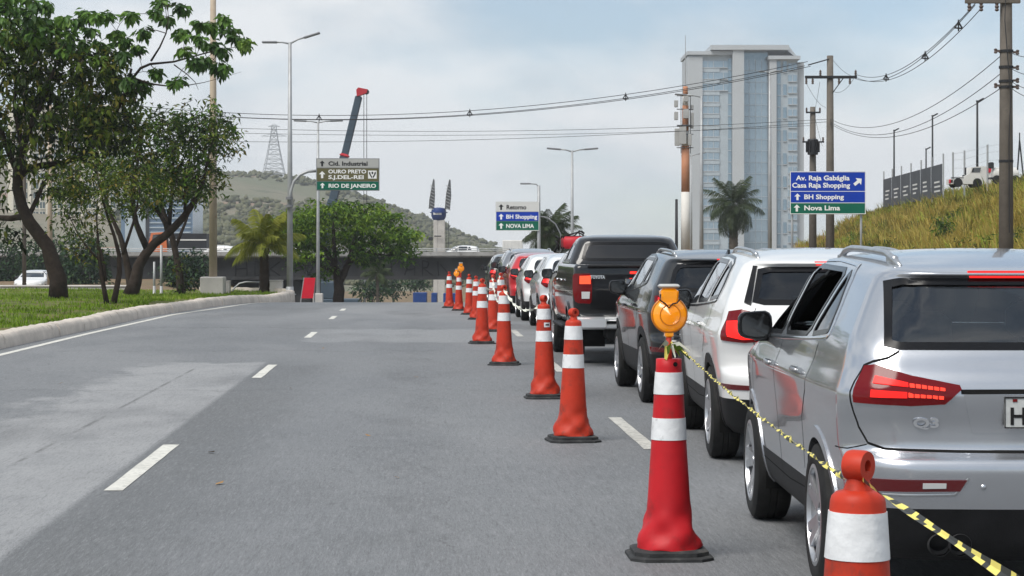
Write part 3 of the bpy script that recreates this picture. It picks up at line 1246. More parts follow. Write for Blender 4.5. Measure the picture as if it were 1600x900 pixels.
def far_suv(name, label, loc, rz, pm, lampmat='lens_red', scale=(1, 1, 1), mirror=True, rails=None, cat='car'):
    side = [[(2.98, 1.075), (2.27, 1.100), (2.27, 1.450), (2.48, 1.443)],
            [(2.21, 1.102), (1.40, 1.130), (1.30, 1.437), (2.21, 1.452)],
            [(1.32, 1.133), (.92, 1.165), (1.06, 1.395), (1.22, 1.432)]]
    lampw = [(1.08, 1.10), (.86, 1.12), (.60, 1.08), (.64, .94), (.86, .90), (1.05, .98)]
    P = dict(paint=pm, clad=.48, side=side, wheel='plain', R=.345, arch=.40, lip=.035, archmat='black_plastic', res=.065, detail=False, mirror_z=1.07 if mirror else None,
             seams=([(2.24, .40), (2.25, .9), (2.24, 1.09)],), handles=(), cat=cat, rails=rails,
             rearwin=[(-.58, 1.462), (.58, 1.462), (.65, 1.175), (-.65, 1.175)], frame=.02,
             lights=[('wrap:tail_light', lampw, lampmat, .012), ('wrap:lamp_element', [(1.0, 1.06), (.86, 1.07), (.72, 1.04), (.74, .98), (.98, 1.0)], 'lamp_lit', .02)],
             rear=[('number_plate', [(-.2, .95), (.2, .95), (.2, .82), (-.2, .82)], 'plate_grey', .008)],
             rearlines=[([(.68, 1.15), (.66, .80), (.6, .735), (0, .735)], 'gap_black', .012, 0)])
    root, B = suv(name, label, loc, rz, P)
    root.scale = scale
    return root


def pickup():
    root = thing('pickup_truck', 'black double-cab pickup truck with chrome rear bumper and red tail lights', 'pickup', (1.765, 28.75, 0), 0.050, 'cars queueing beside the cones')
    bp = [(.52, .22, 5.10, .80, .12, .3), (.60, .16, 5.20, .875, .12, .4), (.74, .14, 5.28, .905, .10, .45), (.86, .13, 5.30, .918, .09, .45), (1.00, .125, 5.26, .925, .09, .45),
          (1.10, .125, 5.10, .922, .09, .45), (1.17, .125, 4.55, .918, .09, .45), (1.22, .125, 3.95, .915, .09, .4), (1.30, .125, 3.82, .910, .09, .4), (1.375, .13, 3.74, .902, .08, .38), (1.392, .15, 3.72, .885, .08, .36)]
    V, Fc, _ = loft(bp, .05, bow=(.03, .2), taper=(.0, .06), L=5.3)
    B = Body(V, Fc)
    wy, R, RA = (1.30, 4.38), .385, .45
    for y in wy:
        dd = np.hypot(B.c[:, 1] - y, B.c[:, 2] - R)
        B.keep &= ~((dd < RA) & (np.abs(B.c[:, 0]) > .5))
    B.mesh('body', B.keep, 'paint_black', root)
    cp = [(1.30, 1.72, 3.86, .845, .14, .4), (1.40, 1.74, 3.72, .835, .16, .4), (1.50, 1.79, 3.50, .800, .17, .38), (1.62, 1.85, 3.22, .752, .18, .35), (1.70, 1.89, 3.02, .715, .18, .33), (1.745, 1.92, 2.92, .69, .18, .32),
          (1.775, 1.98, 2.83, .655, .2, .3), (1.80, 2.14, 2.70, .56, .2, .3), (1.815, 2.32, 2.58, .38, .12, .12), (1.82, 2.42, 2.50, .14, .04, .04)]
    V2, F2, _ = loft(cp, .045, bow=(.04, .16), taper=(0, .04), L=5.3)
    Cb = Body(V2, F2)
    side = [[(3.48, 1.42), (2.86, 1.425), (2.86, 1.70), (3.02, 1.695)], [(2.79, 1.425), (2.02, 1.43), (2.08, 1.69), (2.79, 1.70)]]
    rwin = [(-.60, 1.71), (.60, 1.71), (.68, 1.435), (-.68, 1.435)]
    for sp in side:
        Cb.cut('L', inset(sp, .018)); Cb.cut('R', inset(sp, .018))
    Cb.cut('B', inset(rwin, .02))
    Cb.cut('F', [(-.66, 1.40), (.66, 1.40), (.56, 1.70), (-.56, 1.70)])
    Cb.mesh('cab', Cb.keep, 'paint_black', root)
    for ax in 'LR':
        for sp in side:
            Cb.decal('window_frame', rounded(sp, .1, 1), ax, 'gloss_black', root, .003, hole=inset(rounded(sp, .1, 1), .03), res=.05)
            Cb.decal('side_window', inset(sp, .022), ax, 'glass_tint', root, -.004, res=.09)
        Cb.strip('window_trim', [(3.62, 1.405), (2.0, 1.410)], ax, 'chrome', root, .022, .003, raised=.004)
        for y in wy:
            ang = np.linspace(-.04 * PI, 1.04 * PI, 36)
            outer = [(y + (RA + .05) * math.cos(a), R + (RA + .05) * math.sin(a)) for a in ang]
            inner = [(y + (RA - .03) * math.cos(a), R + (RA - .03) * math.sin(a)) for a in ang[::-1]]
            B.decal('wheel_arch', outer + inner, ax, 'paint_black', root, .02, res=.06, thick=.06)
        B.strip('bed_seam', [(1.68, .60), (1.68, 1.37)], ax, 'gap_black', root, .018, .002)
        B.strip('door_seam', [(2.80, .60), (2.82, 1.37)], ax, 'gap_black', root, .010, .002)
        for y in (2.98, 2.12):
            l, n = B.hit(ax, (y, 1.16))
            m = MB()
            m.box((l.x + (-.02 if ax == 'L' else .02), y, 1.16), (.025, .2, .035), 0, bev=.01)
            m.build('door_handle', 'chrome', root, ang=50)
        sg = -1 if ax == 'L' else 1
        mirror_part(root, Cb, 3.20, 1.29, sg, 'gloss_black', .95)
        for y in wy:
            m = MB()
            pts = [(y + (RA + .01) * math.cos(a), R + (RA + .01) * math.sin(a)) for a in np.linspace(-.1 * PI, 1.1 * PI, 20)]
            n = len(pts)
            m.add([(sg * .42, p[0], p[1]) for p in pts] + [(sg * .87, p[0], p[1]) for p in pts], [(i, i + 1, n + i + 1, n + i) for i in range(n - 1)] + [tuple(range(n))])
            m.build('wheel_well', 'gap_black', root)
        # side step
        m = MB()
        m.box((sg * .88, 2.75, .50), (.16, 1.9, .05), 0, bev=.02)
        m.build('side_step', 'black_plastic', root)
    Cb.decal('rear_window_frame', rounded(rwin, .1, 1), 'B', 'gloss_black', root, .003, hole=inset(rounded(rwin, .1, 1), .04), res=.05)
    Cb.decal('rear_window', inset(rwin, .03), 'B', 'glass_tint', root, -.004, res=.1)
    Cb.decal('windscreen', [(-.68, 1.39), (.68, 1.39), (.58, 1.71), (-.58, 1.71)], 'F', 'glass_clear', root, .002, res=.1)
    # tailgate, lamps, bumper
    tg = B.decal('tailgate', [(-.73, 1.372), (.73, 1.372), (.73, .80), (-.73, .80)], 'B', 'paint_black', root, .012, res=.08)
    m = MB()
    l, _ = B.hit('B', (0, 1.33))
    m.box((0, l.y - .03, 1.375), (1.46, .06, .035), 0, bev=.012)
    m.build('tailgate_cap', 'black_plastic', tg)
    m = MB()
    m.box((0, l.y - .018, 1.17), (.42, .03, .085), 0, bev=.012)
    m.build('tailgate_handle', 'chrome', tg)
    m = MB()
    m.box((0, l.y - .018, 1.285), (.30, .03, .035), 0, bev=.006)
    m.build('stop_lamp', 'lamp_lit', tg)
    m = MB()
    for q in (-.11, 0, .11):
        m.box((q, l.y - .036, 1.285), (.07, .006, .018), 0)
    m.build('stop_lamp_glow', 'lamp_hot', tg)
    lettering('badge', 'TOYOTA', .060, (-.69, l.y - .030, 1.205), 'chrome_bright', tg, width=.20, bold=.003, depth=.003)
    for ax, sg in (('W', -1), ('X', 1)):
        lm = B.decal('tail_light', rounded([(1.06, 1.27), (.745, 1.275), (.735, 1.05), (.76, .86), (1.0, .87), (1.04, 1.05)], .14, 1), ax, 'lens_red', root, .018, res=.04, thick=.03)
        B.decal('lamp_element', [(.95, 1.24), (.775, 1.245), (.775, 1.13), (.95, 1.13)], ax, 'lamp_amber_lit', lm, .026, res=.04)
        B.decal('lamp_element', [(.93, 1.025), (.79, 1.025), (.80, .93), (.93, .93)], ax, 'lens_clear', lm, .026, res=.04)
    m = MB()
    m.box((0, .02, .655), (1.05, .16, .06), 0, bev=.02)
    for sg in (-1, 1):
        m.box((sg * .70, .04, .60), (.44, .20, .17), 0, bev=.03, rz=sg * .06)
    m.box((0, .02, .555), (1.05, .12, .07), 0, bev=.02)
    m.build('rear_bumper', 'chrome_bright', root, ang=40)
    m = MB()
    m.box((0, .08, .60), (1.2, .12, .10), 0)
    m.box((0, .50, .44), (.9, .7, .20), 0, bev=.05)
    m.tube([(.35, .3, .38), (.35, 1.6, .40)], .05, 8)
    m.tube([(-.78, 1.30, .385), (.78, 1.30, .385)], .06, 10)
    m.lathe([(.02, -.14), (.13, -.10), (.16, 0), (.13, .1), (.02, .14)], 14, 0, (.0, 1.3, .385), 'X')
    m.build('underbody', 'black_plastic', root, ang=50)
    m = MB()
    for sg in (-1, 1):
        m.box((sg * .76, .95, .42), (.24, .02, .36), 0)
    m.build('mud_flap', 'rubber', root)
    for x, y in ((-.38, 2.75), (.38, 2.75)):
        seat(root, x, y, .5, .8, 1.38, heads=(0,))
    seat(root, 0, 2.05, 1.25, .85, 1.36, heads=(-.4, .4))
    put_wheels(root, 'plain', wy, .80, R)
    return root


# ------------------------------------------------------------------ surfaces of the place
def nm(nt, op, a, b=None, clamp=False):
    n = nt.nodes.new('ShaderNodeMath')
    n.operation = op
    n.use_clamp = clamp
    for i, v in enumerate((a, b)):
        if v is None:
            continue
        if isinstance(v, (int, float)):
            n.inputs[i].default_value = v
        else:
            nt.links.new(v, n.inputs[i])
    return n.outputs[0]


def nrange(nt, v, a, b, lo=0.0, hi=1.0):
    n = nt.nodes.new('ShaderNodeMapRange')
    n.interpolation_type = 'SMOOTHSTEP'
    nt.links.new(v, n.inputs['Value'])
    n.inputs['From Min'].default_value = a
    n.inputs['From Max'].default_value = b
    n.inputs['To Min'].default_value = lo
    n.inputs['To Max'].default_value = hi
    return n.outputs[0]


def nnoise(nt, vec, scale, detail=4, rough=.6, sc=None):
    if sc:
        mpn = nt.nodes.new('ShaderNodeMapping')
        mpn.inputs['Scale'].default_value = sc
        nt.links.new(vec, mpn.inputs['Vector'])
        vec = mpn.outputs[0]
    n = nt.nodes.new('ShaderNodeTexNoise')
    n.inputs['Scale'].default_value = scale
    n.inputs['Detail'].default_value = detail
    n.inputs['Roughness'].default_value = rough
    nt.links.new(vec, n.inputs['Vector'])
    return n.outputs['Fac']


def nmix(nt, f, a, b):
    n = nt.nodes.new('ShaderNodeMix')
    n.data_type = 'RGBA'
    for i, v in ((0, f), (6, a), (7, b)):
        if isinstance(v, (int, float)):
            n.inputs[i].default_value = v
        elif isinstance(v, tuple):
            n.inputs[i].default_value = (*v, 1)
        else:
            nt.links.new(v, n.inputs[i])
    return n.outputs[2]


def asphalt():
    m, nt, b = nodes_of('asphalt')
    uv = nt.nodes.new('ShaderNodeUVMap')
    uv.uv_map = 'UVMap'
    vec = uv.outputs[0]
    sp = nt.nodes.new('ShaderNodeSeparateXYZ')
    nt.links.new(vec, sp.inputs[0])
    u, d = sp.outputs[0], sp.outputs[1]
    big = nnoise(nt, vec, .35, 5, .6, (1, .35, 1))
    mid = nnoise(nt, vec, 1.6, 6, .65, (1, .5, 1))
    fine = nnoise(nt, vec, 42, 3, .7)
    grit = nnoise(nt, vec, 130, 2, .6)
    base = nmix(nt, nrange(nt, big, .3, .7), (0.142, 0.148, 0.155), (0.183, 0.190, 0.198))
    # dark, coarser wearing course by the left dashes
    wob = nm(nt, 'MULTIPLY', nm(nt, 'SUBTRACT', mid, .5), .9)
    u2 = nm(nt, 'ADD', u, wob)
    u3 = nm(nt, 'ADD', u, nm(nt, 'MULTIPLY', nm(nt, 'SUBTRACT', fine, .5), .12))
    dk = nm(nt, 'MULTIPLY', nrange(nt, u3, -2.22, -2.14), nrange(nt, u2, -.9, -1.9))
    dk = nm(nt, 'MULTIPLY', dk, nrange(nt, d, 34, 20))
    base = nmix(nt, nm(nt, 'MULTIPLY', dk, .6), base, (0.107, 0.111, 0.113))
    # old pale surface left of the dashes
    d2 = nm(nt, 'ADD', d, nm(nt, 'MULTIPLY', nm(nt, 'SUBTRACT', mid, .5), 2.2))
    u4 = nm(nt, 'ADD', u, nm(nt, 'MULTIPLY', nm(nt, 'SUBTRACT', mid, .5), 2.2))
    u4 = nm(nt, 'ADD', u4, nm(nt, 'MULTIPLY', nm(nt, 'SUBTRACT', nnoise(nt, vec, .5, 4, .6), .5), 1.2))
    pale = nm(nt, 'MULTIPLY', nrange(nt, u4, -4.15, -3.55), nrange(nt, u3, -2.13, -2.21))
    pale = nm(nt, 'MULTIPLY', pale, nrange(nt, d2, 30.1, 29.6))
    base = nmix(nt, nm(nt, 'MULTIPLY', nm(nt, 'MULTIPLY', pale, nrange(nt, mid, .25, .6, .55, 1.0)), .95), base, nmix(nt, fine, (0.275, 0.278, 0.283), (0.336, 0.338, 0.339)))
    # joint inside the pale strip
    jt = nm(nt, 'MULTIPLY', nrange(nt, nm(nt, 'ABSOLUTE', nm(nt, 'ADD', u3, 3.02)), .030, .008), nrange(nt, d, 28.6, 28.0))
    jt = nm(nt, 'MULTIPLY', jt, nrange(nt, mid, .40, .56))
    base = nmix(nt, nm(nt, 'MULTIPLY', jt, .75), base, (0.085, 0.085, 0.085))
    # pale cross band and worn far stretch
    band = nm(nt, 'MULTIPLY', nrange(nt, d2, 36.2, 36.8), nrange(nt, d2, 42.6, 42.0))
    band = nm(nt, 'MULTIPLY', band, nrange(nt, u2, -2.2, -1.9))
    base = nmix(nt, nm(nt, 'MULTIPLY', band, .9), base, (0.238, 0.244, 0.250))
    far = nm(nt, 'MULTIPLY', nrange(nt, d2, 45, 52), nrange(nt, big, .35, .65))
    base = nmix(nt, nm(nt, 'MULTIPLY', far, .6), base, (0.256, 0.262, 0.268))
    # cross joints, long crack, broad tone changes, oil line
    cr = nm(nt, 'ADD', u, nm(nt, 'MULTIPLY', nm(nt, 'SUBTRACT', nnoise(nt, vec, .6, 5, .7), .5), 1.1))
    for c_, w_ in ((-5.2, .018), (.15, .014), (-.55, .010)):
        ck = nrange(nt, nm(nt, 'ABSOLUTE', nm(nt, 'SUBTRACT', cr, c_)), w_, w_ * .3)
        ck = nm(nt, 'MULTIPLY', ck, nrange(nt, mid, .46, .60))
        base = nmix(nt, nm(nt, 'MULTIPLY', ck, .5), base, (.05, .05, .05))
    for dj, k_ in ((33.4, .35), (43.2, .5), (24.1, .22), (48.0, .4)):
        ck = nrange(nt, nm(nt, 'ABSOLUTE', nm(nt, 'SUBTRACT', d2, dj)), .16, .04)
        base = nmix(nt, nm(nt, 'MULTIPLY', ck, k_), base, (.07, .072, .075))
    tone = nnoise(nt, vec, .16, 4, .6, (1.6, .5, 1))
    base = nmix(nt, nm(nt, 'MULTIPLY', nrange(nt, tone, .50, .64), .55), base, (.225, .230, .236))
    base = nmix(nt, nm(nt, 'MULTIPLY', nrange(nt, tone, .48, .34), .55), base, (.105, .108, .112))
    for c_ in (-.05, 3.1):
        ol = nm(nt, 'MULTIPLY', nrange(nt, nm(nt, 'ABSOLUTE', nm(nt, 'SUBTRACT', u2, c_)), .42, .05), nrange(nt, mid, .40, .65))
        base = nmix(nt, nm(nt, 'MULTIPLY', ol, .30), base, (.085, .087, .09))
    # polished wheel paths, spots, grain
    for c in (-.95, .85, 2.35, 3.9):
        wp = nrange(nt, nm(nt, 'ABSOLUTE', nm(nt, 'SUBTRACT', u2, c)), .55, .1)
        base = nmix(nt, nm(nt, 'MULTIPLY', wp, .22), base, (0.201, 0.207, 0.217))
    # elongated grain: survives the grazing view
    for sc_, k_, lo_ in (((95, 9, 1), .42, .06), ((48, 3.2, 1), .30, .08), ((20, 1.6, 1), .16, .1)):
        g_ = nnoise(nt, vec, 1.0, 3, .75, sc_)
        base = nmix(nt, nm(nt, 'MULTIPLY', nrange(nt, g_, .52, .75), k_), base, (.36, .365, .37))
        base = nmix(nt, nm(nt, 'MULTIPLY', nrange(nt, g_, .48, .27), k_ * 1.25), base, (.045, .046, .047))
    spots = nrange(nt, nnoise(nt, vec, 2.3, 7, .75), .66, .74)
    base = nmix(nt, nm(nt, 'MULTIPLY', spots, .35), base, (0.085, 0.085, 0.085))
    gl = nm(nt, 'MULTIPLY', nrange(nt, d, 30, 8), .9)
    base = nmix(nt, nm(nt, 'MULTIPLY', nrange(nt, fine, .52, .74), .55), base, (0.091, 0.095, 0.098))
    base = nmix(nt, nm(nt, 'MULTIPLY', nrange(nt, grit, .56, .78), .6), base, (0.378, 0.384, 0.390))
    base = nmix(nt, nm(nt, 'MULTIPLY', nrange(nt, grit, .44, .28), .6), base, (0.049, 0.049, 0.049))
    nt.links.new(base, b.inputs['Base Color'])
    nt.links.new(nrange(nt, big, .3, .7, .62, .82), b.inputs['Roughness'])
    b.inputs['Specular IOR Level'].default_value = .42
    bp = nt.nodes.new('ShaderNodeBump')
    bp.inputs['Strength'].default_value = .55
    bp.inputs['Distance'].default_value = .012
    nt.links.new(nm(nt, 'ADD', fine, grit), bp.inputs['Height'])
    nt.links.new(bp.outputs[0], b.inputs['Normal'])


asphalt()
mat('road_paint', (.60, .59, .54), .7, var=.14, scale=3, stain=((.22, .22, .215), 17, .53, .85), bump=.3, bscale=120)
mat('road_paint_worn', (.50, .49, .45), .7, var=.12, scale=3, stain=((.20, .20, .195), 16, .50, .85), bump=.3, bscale=120)
mat('kerb_concrete', (.56, .50, .44), .85, var=.16, scale=2.2, stain=((.20, .16, .12), 3.5, .60, .8), bump=.5, bscale=30)
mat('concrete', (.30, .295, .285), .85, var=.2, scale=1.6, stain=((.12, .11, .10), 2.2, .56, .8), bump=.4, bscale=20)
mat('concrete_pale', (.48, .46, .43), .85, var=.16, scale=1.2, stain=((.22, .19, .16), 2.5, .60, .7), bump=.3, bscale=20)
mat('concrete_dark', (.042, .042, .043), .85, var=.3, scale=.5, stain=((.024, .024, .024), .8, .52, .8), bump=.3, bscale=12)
mat('concrete_pole', (.13, .115, .098), .85, var=.22, scale=2.5, stain=((.08, .072, .062), 5, .56, .7), bump=.4, bscale=30)
mat('pole_beige', (.40, .33, .25), .7, var=.12, scale=2, stain=((.30, .16, .08), 3, .6, .7))
mat('galvanised', (.36, .37, .375), .5, metal=.35, var=.12, scale=3)
mat('lamp_grey', (.22, .225, .235), .5, metal=.3)
mat('dirt', (.18, .125, .075), .95, var=.3, scale=.8, stain=((.10, .11, .04), .5, .5, .8), bump=.5, bscale=6)
mat('red_earth', (.20, .085, .05), .95, var=.35, scale=1.2, bump=.6, bscale=5)
mat('verge_soil', (.10, .12, .03), .95, var=.4, scale=.9, stain=((.16, .10, .055), 1.1, .50, .85), bump=.6, bscale=14)
mat('slope_soil', (.10, .075, .022), .95, var=.35, scale=.35, stain=((.10, .12, .025), .22, .52, .85), bump=.7, bscale=5)
mat('field', (.22, .19, .10), .95, var=.3, scale=.03, stain=((.08, .105, .04), .02, .5, .8))
mat('sidewalk', (.30, .29, .27), .9, var=.2, scale=1.5, bump=.3, bscale=20)
mat('bark', (.035, .026, .02), .95, var=.4, scale=5, bump=.8, bscale=25)
mat('bark_grey', (.10, .085, .068), .95, var=.35, scale=5, bump=.8, bscale=25)
mat('cable', (.03, .03, .032), .6)
mat('porcelain', (.10, .075, .065), .3)
mat('steel_dark', (.03, .031, .034), .55, metal=.3)
mat('cone_orange', (.45, .036, .016), .48, var=.14, scale=5, stain=((.13, .035, .025), 7, .53, .85), bump=.1, bscale=14)
mat('cone_red', (.46, .014, .020), .45, var=.12, scale=5, stain=((.16, .028, .025), 7, .56, .75), bump=.1, bscale=14)
mat('reflective_white', (.68, .69, .70), .35, var=.08, scale=8, stain=((.26, .25, .24), 11, .60, .85), bump=.25, bscale=22)
mat('cone_rubber', (.035, .036, .037), .75, var=.3, scale=9, stain=((.12, .115, .105), 8, .56, .7), bump=.25, bscale=50)
mat('amber_lens', (.9, .36, .004), .18, coat=1.0, spec=.6, trans=.25, emit=(1.0, .33, .0), es=.16)
mat('amber_dark', (.55, .17, .003), .3, coat=.6)
mat('lamp_cap', (.52, .52, .50), .4, metal=.2)
mat('tape_yellow', (.74, .64, .16), .45, var=.08, scale=10)
mat('tape_black', (.035, .037, .034), .45)
mat('tape_white', (.72, .72, .62), .5, var=.1, scale=8)
mat('sign_blue', (.004, .040, .36), .4, var=.05, scale=1)
mat('sign_green', (.003, .115, .070), .4, var=.05, scale=1)
mat('sign_brown', (.125, .115, .055), .38, var=.06, scale=1)
mat('sign_white', (.60, .60, .58), .4, var=.05, scale=1)
mat('sign_grey', (.40, .40, .38), .4, var=.06, scale=1)
mat('sign_text', (.80, .80, .78), .4)
mat('sign_ink', (.015, .015, .016), .5)
mat('sign_back', (.27, .275, .28), .5, metal=.5)
mat('graffiti', (.012, .012, .013), .8)
mat('facade_stone', (.43, .455, .47), .7, var=.07, scale=.12, stain=((.38, .39, .39), .06, .5, .6))
mat('facade_tile', (.38, .435, .47), .6, var=.10, scale=.5)
mat('facade_glass', (.27, .36, .43), .12, metal=.35, var=.12, scale=.15, spec=.7)
mat('facade_glass_dark', (.20, .29, .36), .1, metal=.35, var=.15, scale=.1, spec=.7)
mat('cream_wall', (.62, .58, .48), .8, var=.08, scale=.15)
mat('blue_glass', (.15, .22, .31), .15, metal=.3, var=.1, scale=.2)
mat('office_window', (.03, .06, .065), .15, spec=.7, var=.3, scale=.3)
mat('pole_orange', (.44, .20, .11), .6, var=.12, scale=1)
mat('pole_white', (.60, .58, .54), .6, var=.08, scale=1)
mat('antenna_grey', (.36, .36, .35), .5, var=.1, scale=3)
mat('crane_blue', (.045, .07, .095), .45, var=.15, scale=.4)
mat('crane_red', (.42, .02, .03), .45, var=.1, scale=1)
mat('pylon_blue', (.02, .045, .17), .45, var=.2, scale=.6)
mat('pylon_grey', (.10, .105, .11), .6, var=.3, scale=1.0)
mat('banner_red', (.55, .012, .03), .5, var=.08, scale=2)
mat('container_blue', (.012, .05, .20), .5, var=.15, scale=1)
mat('mesh_banner', (.060, .066, .075), .7, var=.15, scale=.5)
mat('machine_white', (.62, .61, .58), .5, var=.08, scale=1)
mat('far_lattice', (.45, .47, .49), .6)
mat('dry_leaf', (.30, .17, .06), .8)
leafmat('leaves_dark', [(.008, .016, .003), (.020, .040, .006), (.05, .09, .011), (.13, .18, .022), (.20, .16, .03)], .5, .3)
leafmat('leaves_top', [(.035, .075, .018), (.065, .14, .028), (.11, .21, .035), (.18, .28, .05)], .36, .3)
leafmat('leaves_mid', [(.018, .042, .008), (.055, .12, .012), (.12, .21, .018), (.20, .29, .03)], .45, .3)
leafmat('leaves_bush', [(.012, .030, .014), (.022, .052, .022), (.04, .085, .03), (.07, .12, .035)], .5, .2)
leafmat('leaves_hill', [(.075, .082, .048), (.095, .10, .056), (.12, .12, .068), (.15, .14, .08)], .8, 0)
leafmat('palm_yellow', [(.10, .13, .015), (.21, .23, .03), (.33, .32, .07)], .5, .3)
leafmat('palm_green', [(.022, .035, .014), (.045, .065, .026), (.085, .10, .045)], .5, .2)
leafmat('grass_green', [(.055, .095, .008), (.13, .22, .014), (.22, .34, .03), (.34, .36, .09)], .6, .35)
leafmat('grass_dry', [(.075, .105, .010), (.15, .125, .018), (.32, .235, .038), (.52, .40, .11), (.24, .31, .025)], .65, .35)


# ------------------------------------------------------------------ ground, road, kerb, verge
def grid_sheet(name, xs, ys, fn, material, uv=None, smooth=True):
    V = np.array([fn(x, y) for y in ys for x in xs], np.float32)
    nx, ny = len(xs), len(ys)
    i = np.arange(ny - 1)[:, None] * nx + np.arange(nx - 1)[None, :]
    Fq = np.stack([i, i + 1, i + nx + 1, i + nx], -1).reshape(-1, 4)
    me = fast_mesh(name, V, Fq, material, smooth=smooth)
    if uv:
        l = me.uv_layers.new(name='UVMap')
        co = np.array([uv(x, y) for y in ys for x in xs], np.float32)
        l.data.foreach_set('uv', co[Fq.ravel()].ravel())
    return link(name, me)


def knots(*seg):
    out = []
    for a, b, st in seg:
        out += list(np.arange(a, b, st))
    out.append(seg[-1][1])
    return out


gx = knots((-1700, -300, 200), (-300, -60, 24), (-60, 60, 1.6), (60, 300, 24), (300, 1700, 200))
gy = knots((-60, 30, 6), (30, 230, 2.0), (230, 500, 15), (500, 1700, 120))
struct(grid_sheet('ground', gx, gy, lambda x, y: (x, y, ground_z(x, y) - .08 - (.25 if -7.4 < x + KR * y < 6.2 and y < 200 else 0)), 'dirt'))
road = struct(grid_sheet('road', [-7.3, -6.5, -5.5, -4, -2, 0, 2, 4, 5.7], knots((-70, -10, 10), (-10, 55, 3), (55, 85, 1.0), (85, 240, 5)),
                         lambda u, d: (RX(u, d), d, zroad(d)), 'asphalt', uv=lambda u, d: (u, d)))
road['label'] = 'grey asphalt carriageway with worn white lane markings'


def paint_strip(name, path, width, material='road_paint', n=None):
    m = MB()
    vs = []
    for i, (u, d) in enumerate(path):
        for sg in (-1, 1):
            uu = u + sg * width / 2 + rnd.uniform(-.004, .004)
            vs.append((RX(uu, d), d, zroad(d) + .004))
    m.add(vs, [(2 * i, 2 * i + 1, 2 * i + 3, 2 * i + 2) for i in range(len(path) - 1)])
    return m.build(name, material, road)


for k, d0 in enumerate((14.0, 26.3, 38.3, 48.5, 55.2)):
    ln = (3.3, 3.0, 2.6, 2.3, 1.9)[k]
    paint_strip('lane_dash', [(-2.03, d0 + ln * t) for t in np.linspace(0, 1, 7)], .125, 'road_paint')
for k, d0 in enumerate((4.6, 16.9, 27.6, 38.8, 50.0)):
    paint_strip('lane_dash', [(1.86, d0 + 3.2 * t) for t in np.linspace(0, 1, 7)], .12, 'road_paint_worn')
KERB = [(4, -7.05), (20, -6.95), (34, -6.76), (43.6, -6.58), (50, -6.50), (54.4, -6.18), (59.3, -5.78), (63, -5.3), (66, -4.85), (70, -4.52), (74, -4.42), (78, -4.6), (80.5, -5.4), (82, -6.8), (82.6, -8.5)]
kd, ku = [p[0] for p in KERB], [p[1] for p in KERB]
EDGE = [(d, float(np.interp(d, [4, 32, 40, 51.8, 57, 64, 70], [-6.5, -6.36, -6.3, -6.05, -5.55, -4.9, -4.2]))) for d in np.arange(4, 70, 1.0)]
paint_strip('edge_line', [(u, d) for d, u in EDGE], .13)

kerb = struct(link('kerb', None))
kerb['label'] = 'pale worn concrete kerb along the grass verge'
path = []
for i in range(len(KERB) - 1):
    (d0, u0), (d1, u1) = KERB[i], KERB[i + 1]
    k = max(1, int(math.hypot(d1 - d0, u1 - u0) / .25))
    path += [(d0 + (d1 - d0) * j / k, u0 + (u1 - u0) * j / k) for j in range(k)]
path.append(KERB[-1])
# smooth the run of the kerb
for _ in range(4):
    path = [path[0]] + [((a[0] + 2 * b[0] + c[0]) / 4, (a[1] + 2 * b[1] + c[1]) / 4) for a, b, c in zip(path, path[1:], path[2:])] + [path[-1]]
PK = [Vector((RX(u, d), d)) for d, u in path]


def vz(x, d):
    """height of the grass"""
    return .22 + .05 * math.sin(d * .21 + x * .13) * math.sin(x * .31 + 1) - .25 * ss(52, 80, d) + .05 * ss(0, 6, -(x + KR * d) - 7)


acc, start = 0, 0
L0 = 2.3
i = 1
while i < len(PK):
    acc += (PK[i] - PK[i - 1]).length
    if acc >= L0 or i == len(PK) - 1:
        seg = PK[start:i + 1]
        m = MB()
        vs = []
        jog, jz, tilt = rnd.uniform(-.008, .008), rnd.uniform(-.010, .008), rnd.uniform(-.01, .01)
        for j, p in enumerate(seg):
            t = (seg[min(j + 1, len(seg) - 1)] - seg[max(0, j - 1)]).normalized()
            nl = Vector((-t.y, t.x))
            q = p - t * (.006 if j == len(seg) - 1 else 0)
            ztop = max(zroad(q.y), -.1) + .235 + jz + tilt * j / len(seg) + rnd.uniform(-.014, .010)
            zb = zroad(q.y) - .06
            wv = rnd.uniform(-.016, .016)
            for off, z in ((-.04 + jog, zb), (-.01 + jog + wv, ztop - .085), (.035 + jog + wv, ztop - .02), (.075 + jog, ztop), (.26 + jog, ztop + .01), (.27, zb)):
                c = q + nl * off
                vs.append((c.x, c.y, z))
        n = len(seg)
        fs = []
        for j in range(n - 1):
            for c in range(5):
                fs.append((j * 6 + c + 1, j * 6 + c, (j + 1) * 6 + c, (j + 1) * 6 + c + 1))
        fs += [tuple(range(6)), tuple(range((n - 1) * 6 + 5, (n - 1) * 6 - 1, -1))]
        m.add(vs, fs)
        m.build('kerb_stone', 'kerb_concrete', kerb, ang=35)
        start, acc = i, 0
    i += 1


def inner_u(d):
    return float(np.interp(d, kd, ku)) - .25


verge_ds = knots((8, 60, 1.0), (60, 82.5, .5))
offs = [0, .15, .4, .8, 1.4, 2.2, 3.2, 4.5, 6, 8, 10, 13, 16, 20, 25, 32, 40]


def vfn(s, d):
    u = inner_u(d) - s
    x = RX(u, d)
    z = vz(x, d) + .04 * math.sin(x * 3.1) * math.sin(d * 2.3)
    return (x, d, z if s > .2 else min(z, max(zroad(d), -.1) + .22))


verge = struct(grid_sheet('verge', offs, verge_ds, vfn, 'verge_soil'))
verge['label'] = 'grassy verge left of the road under the trees'


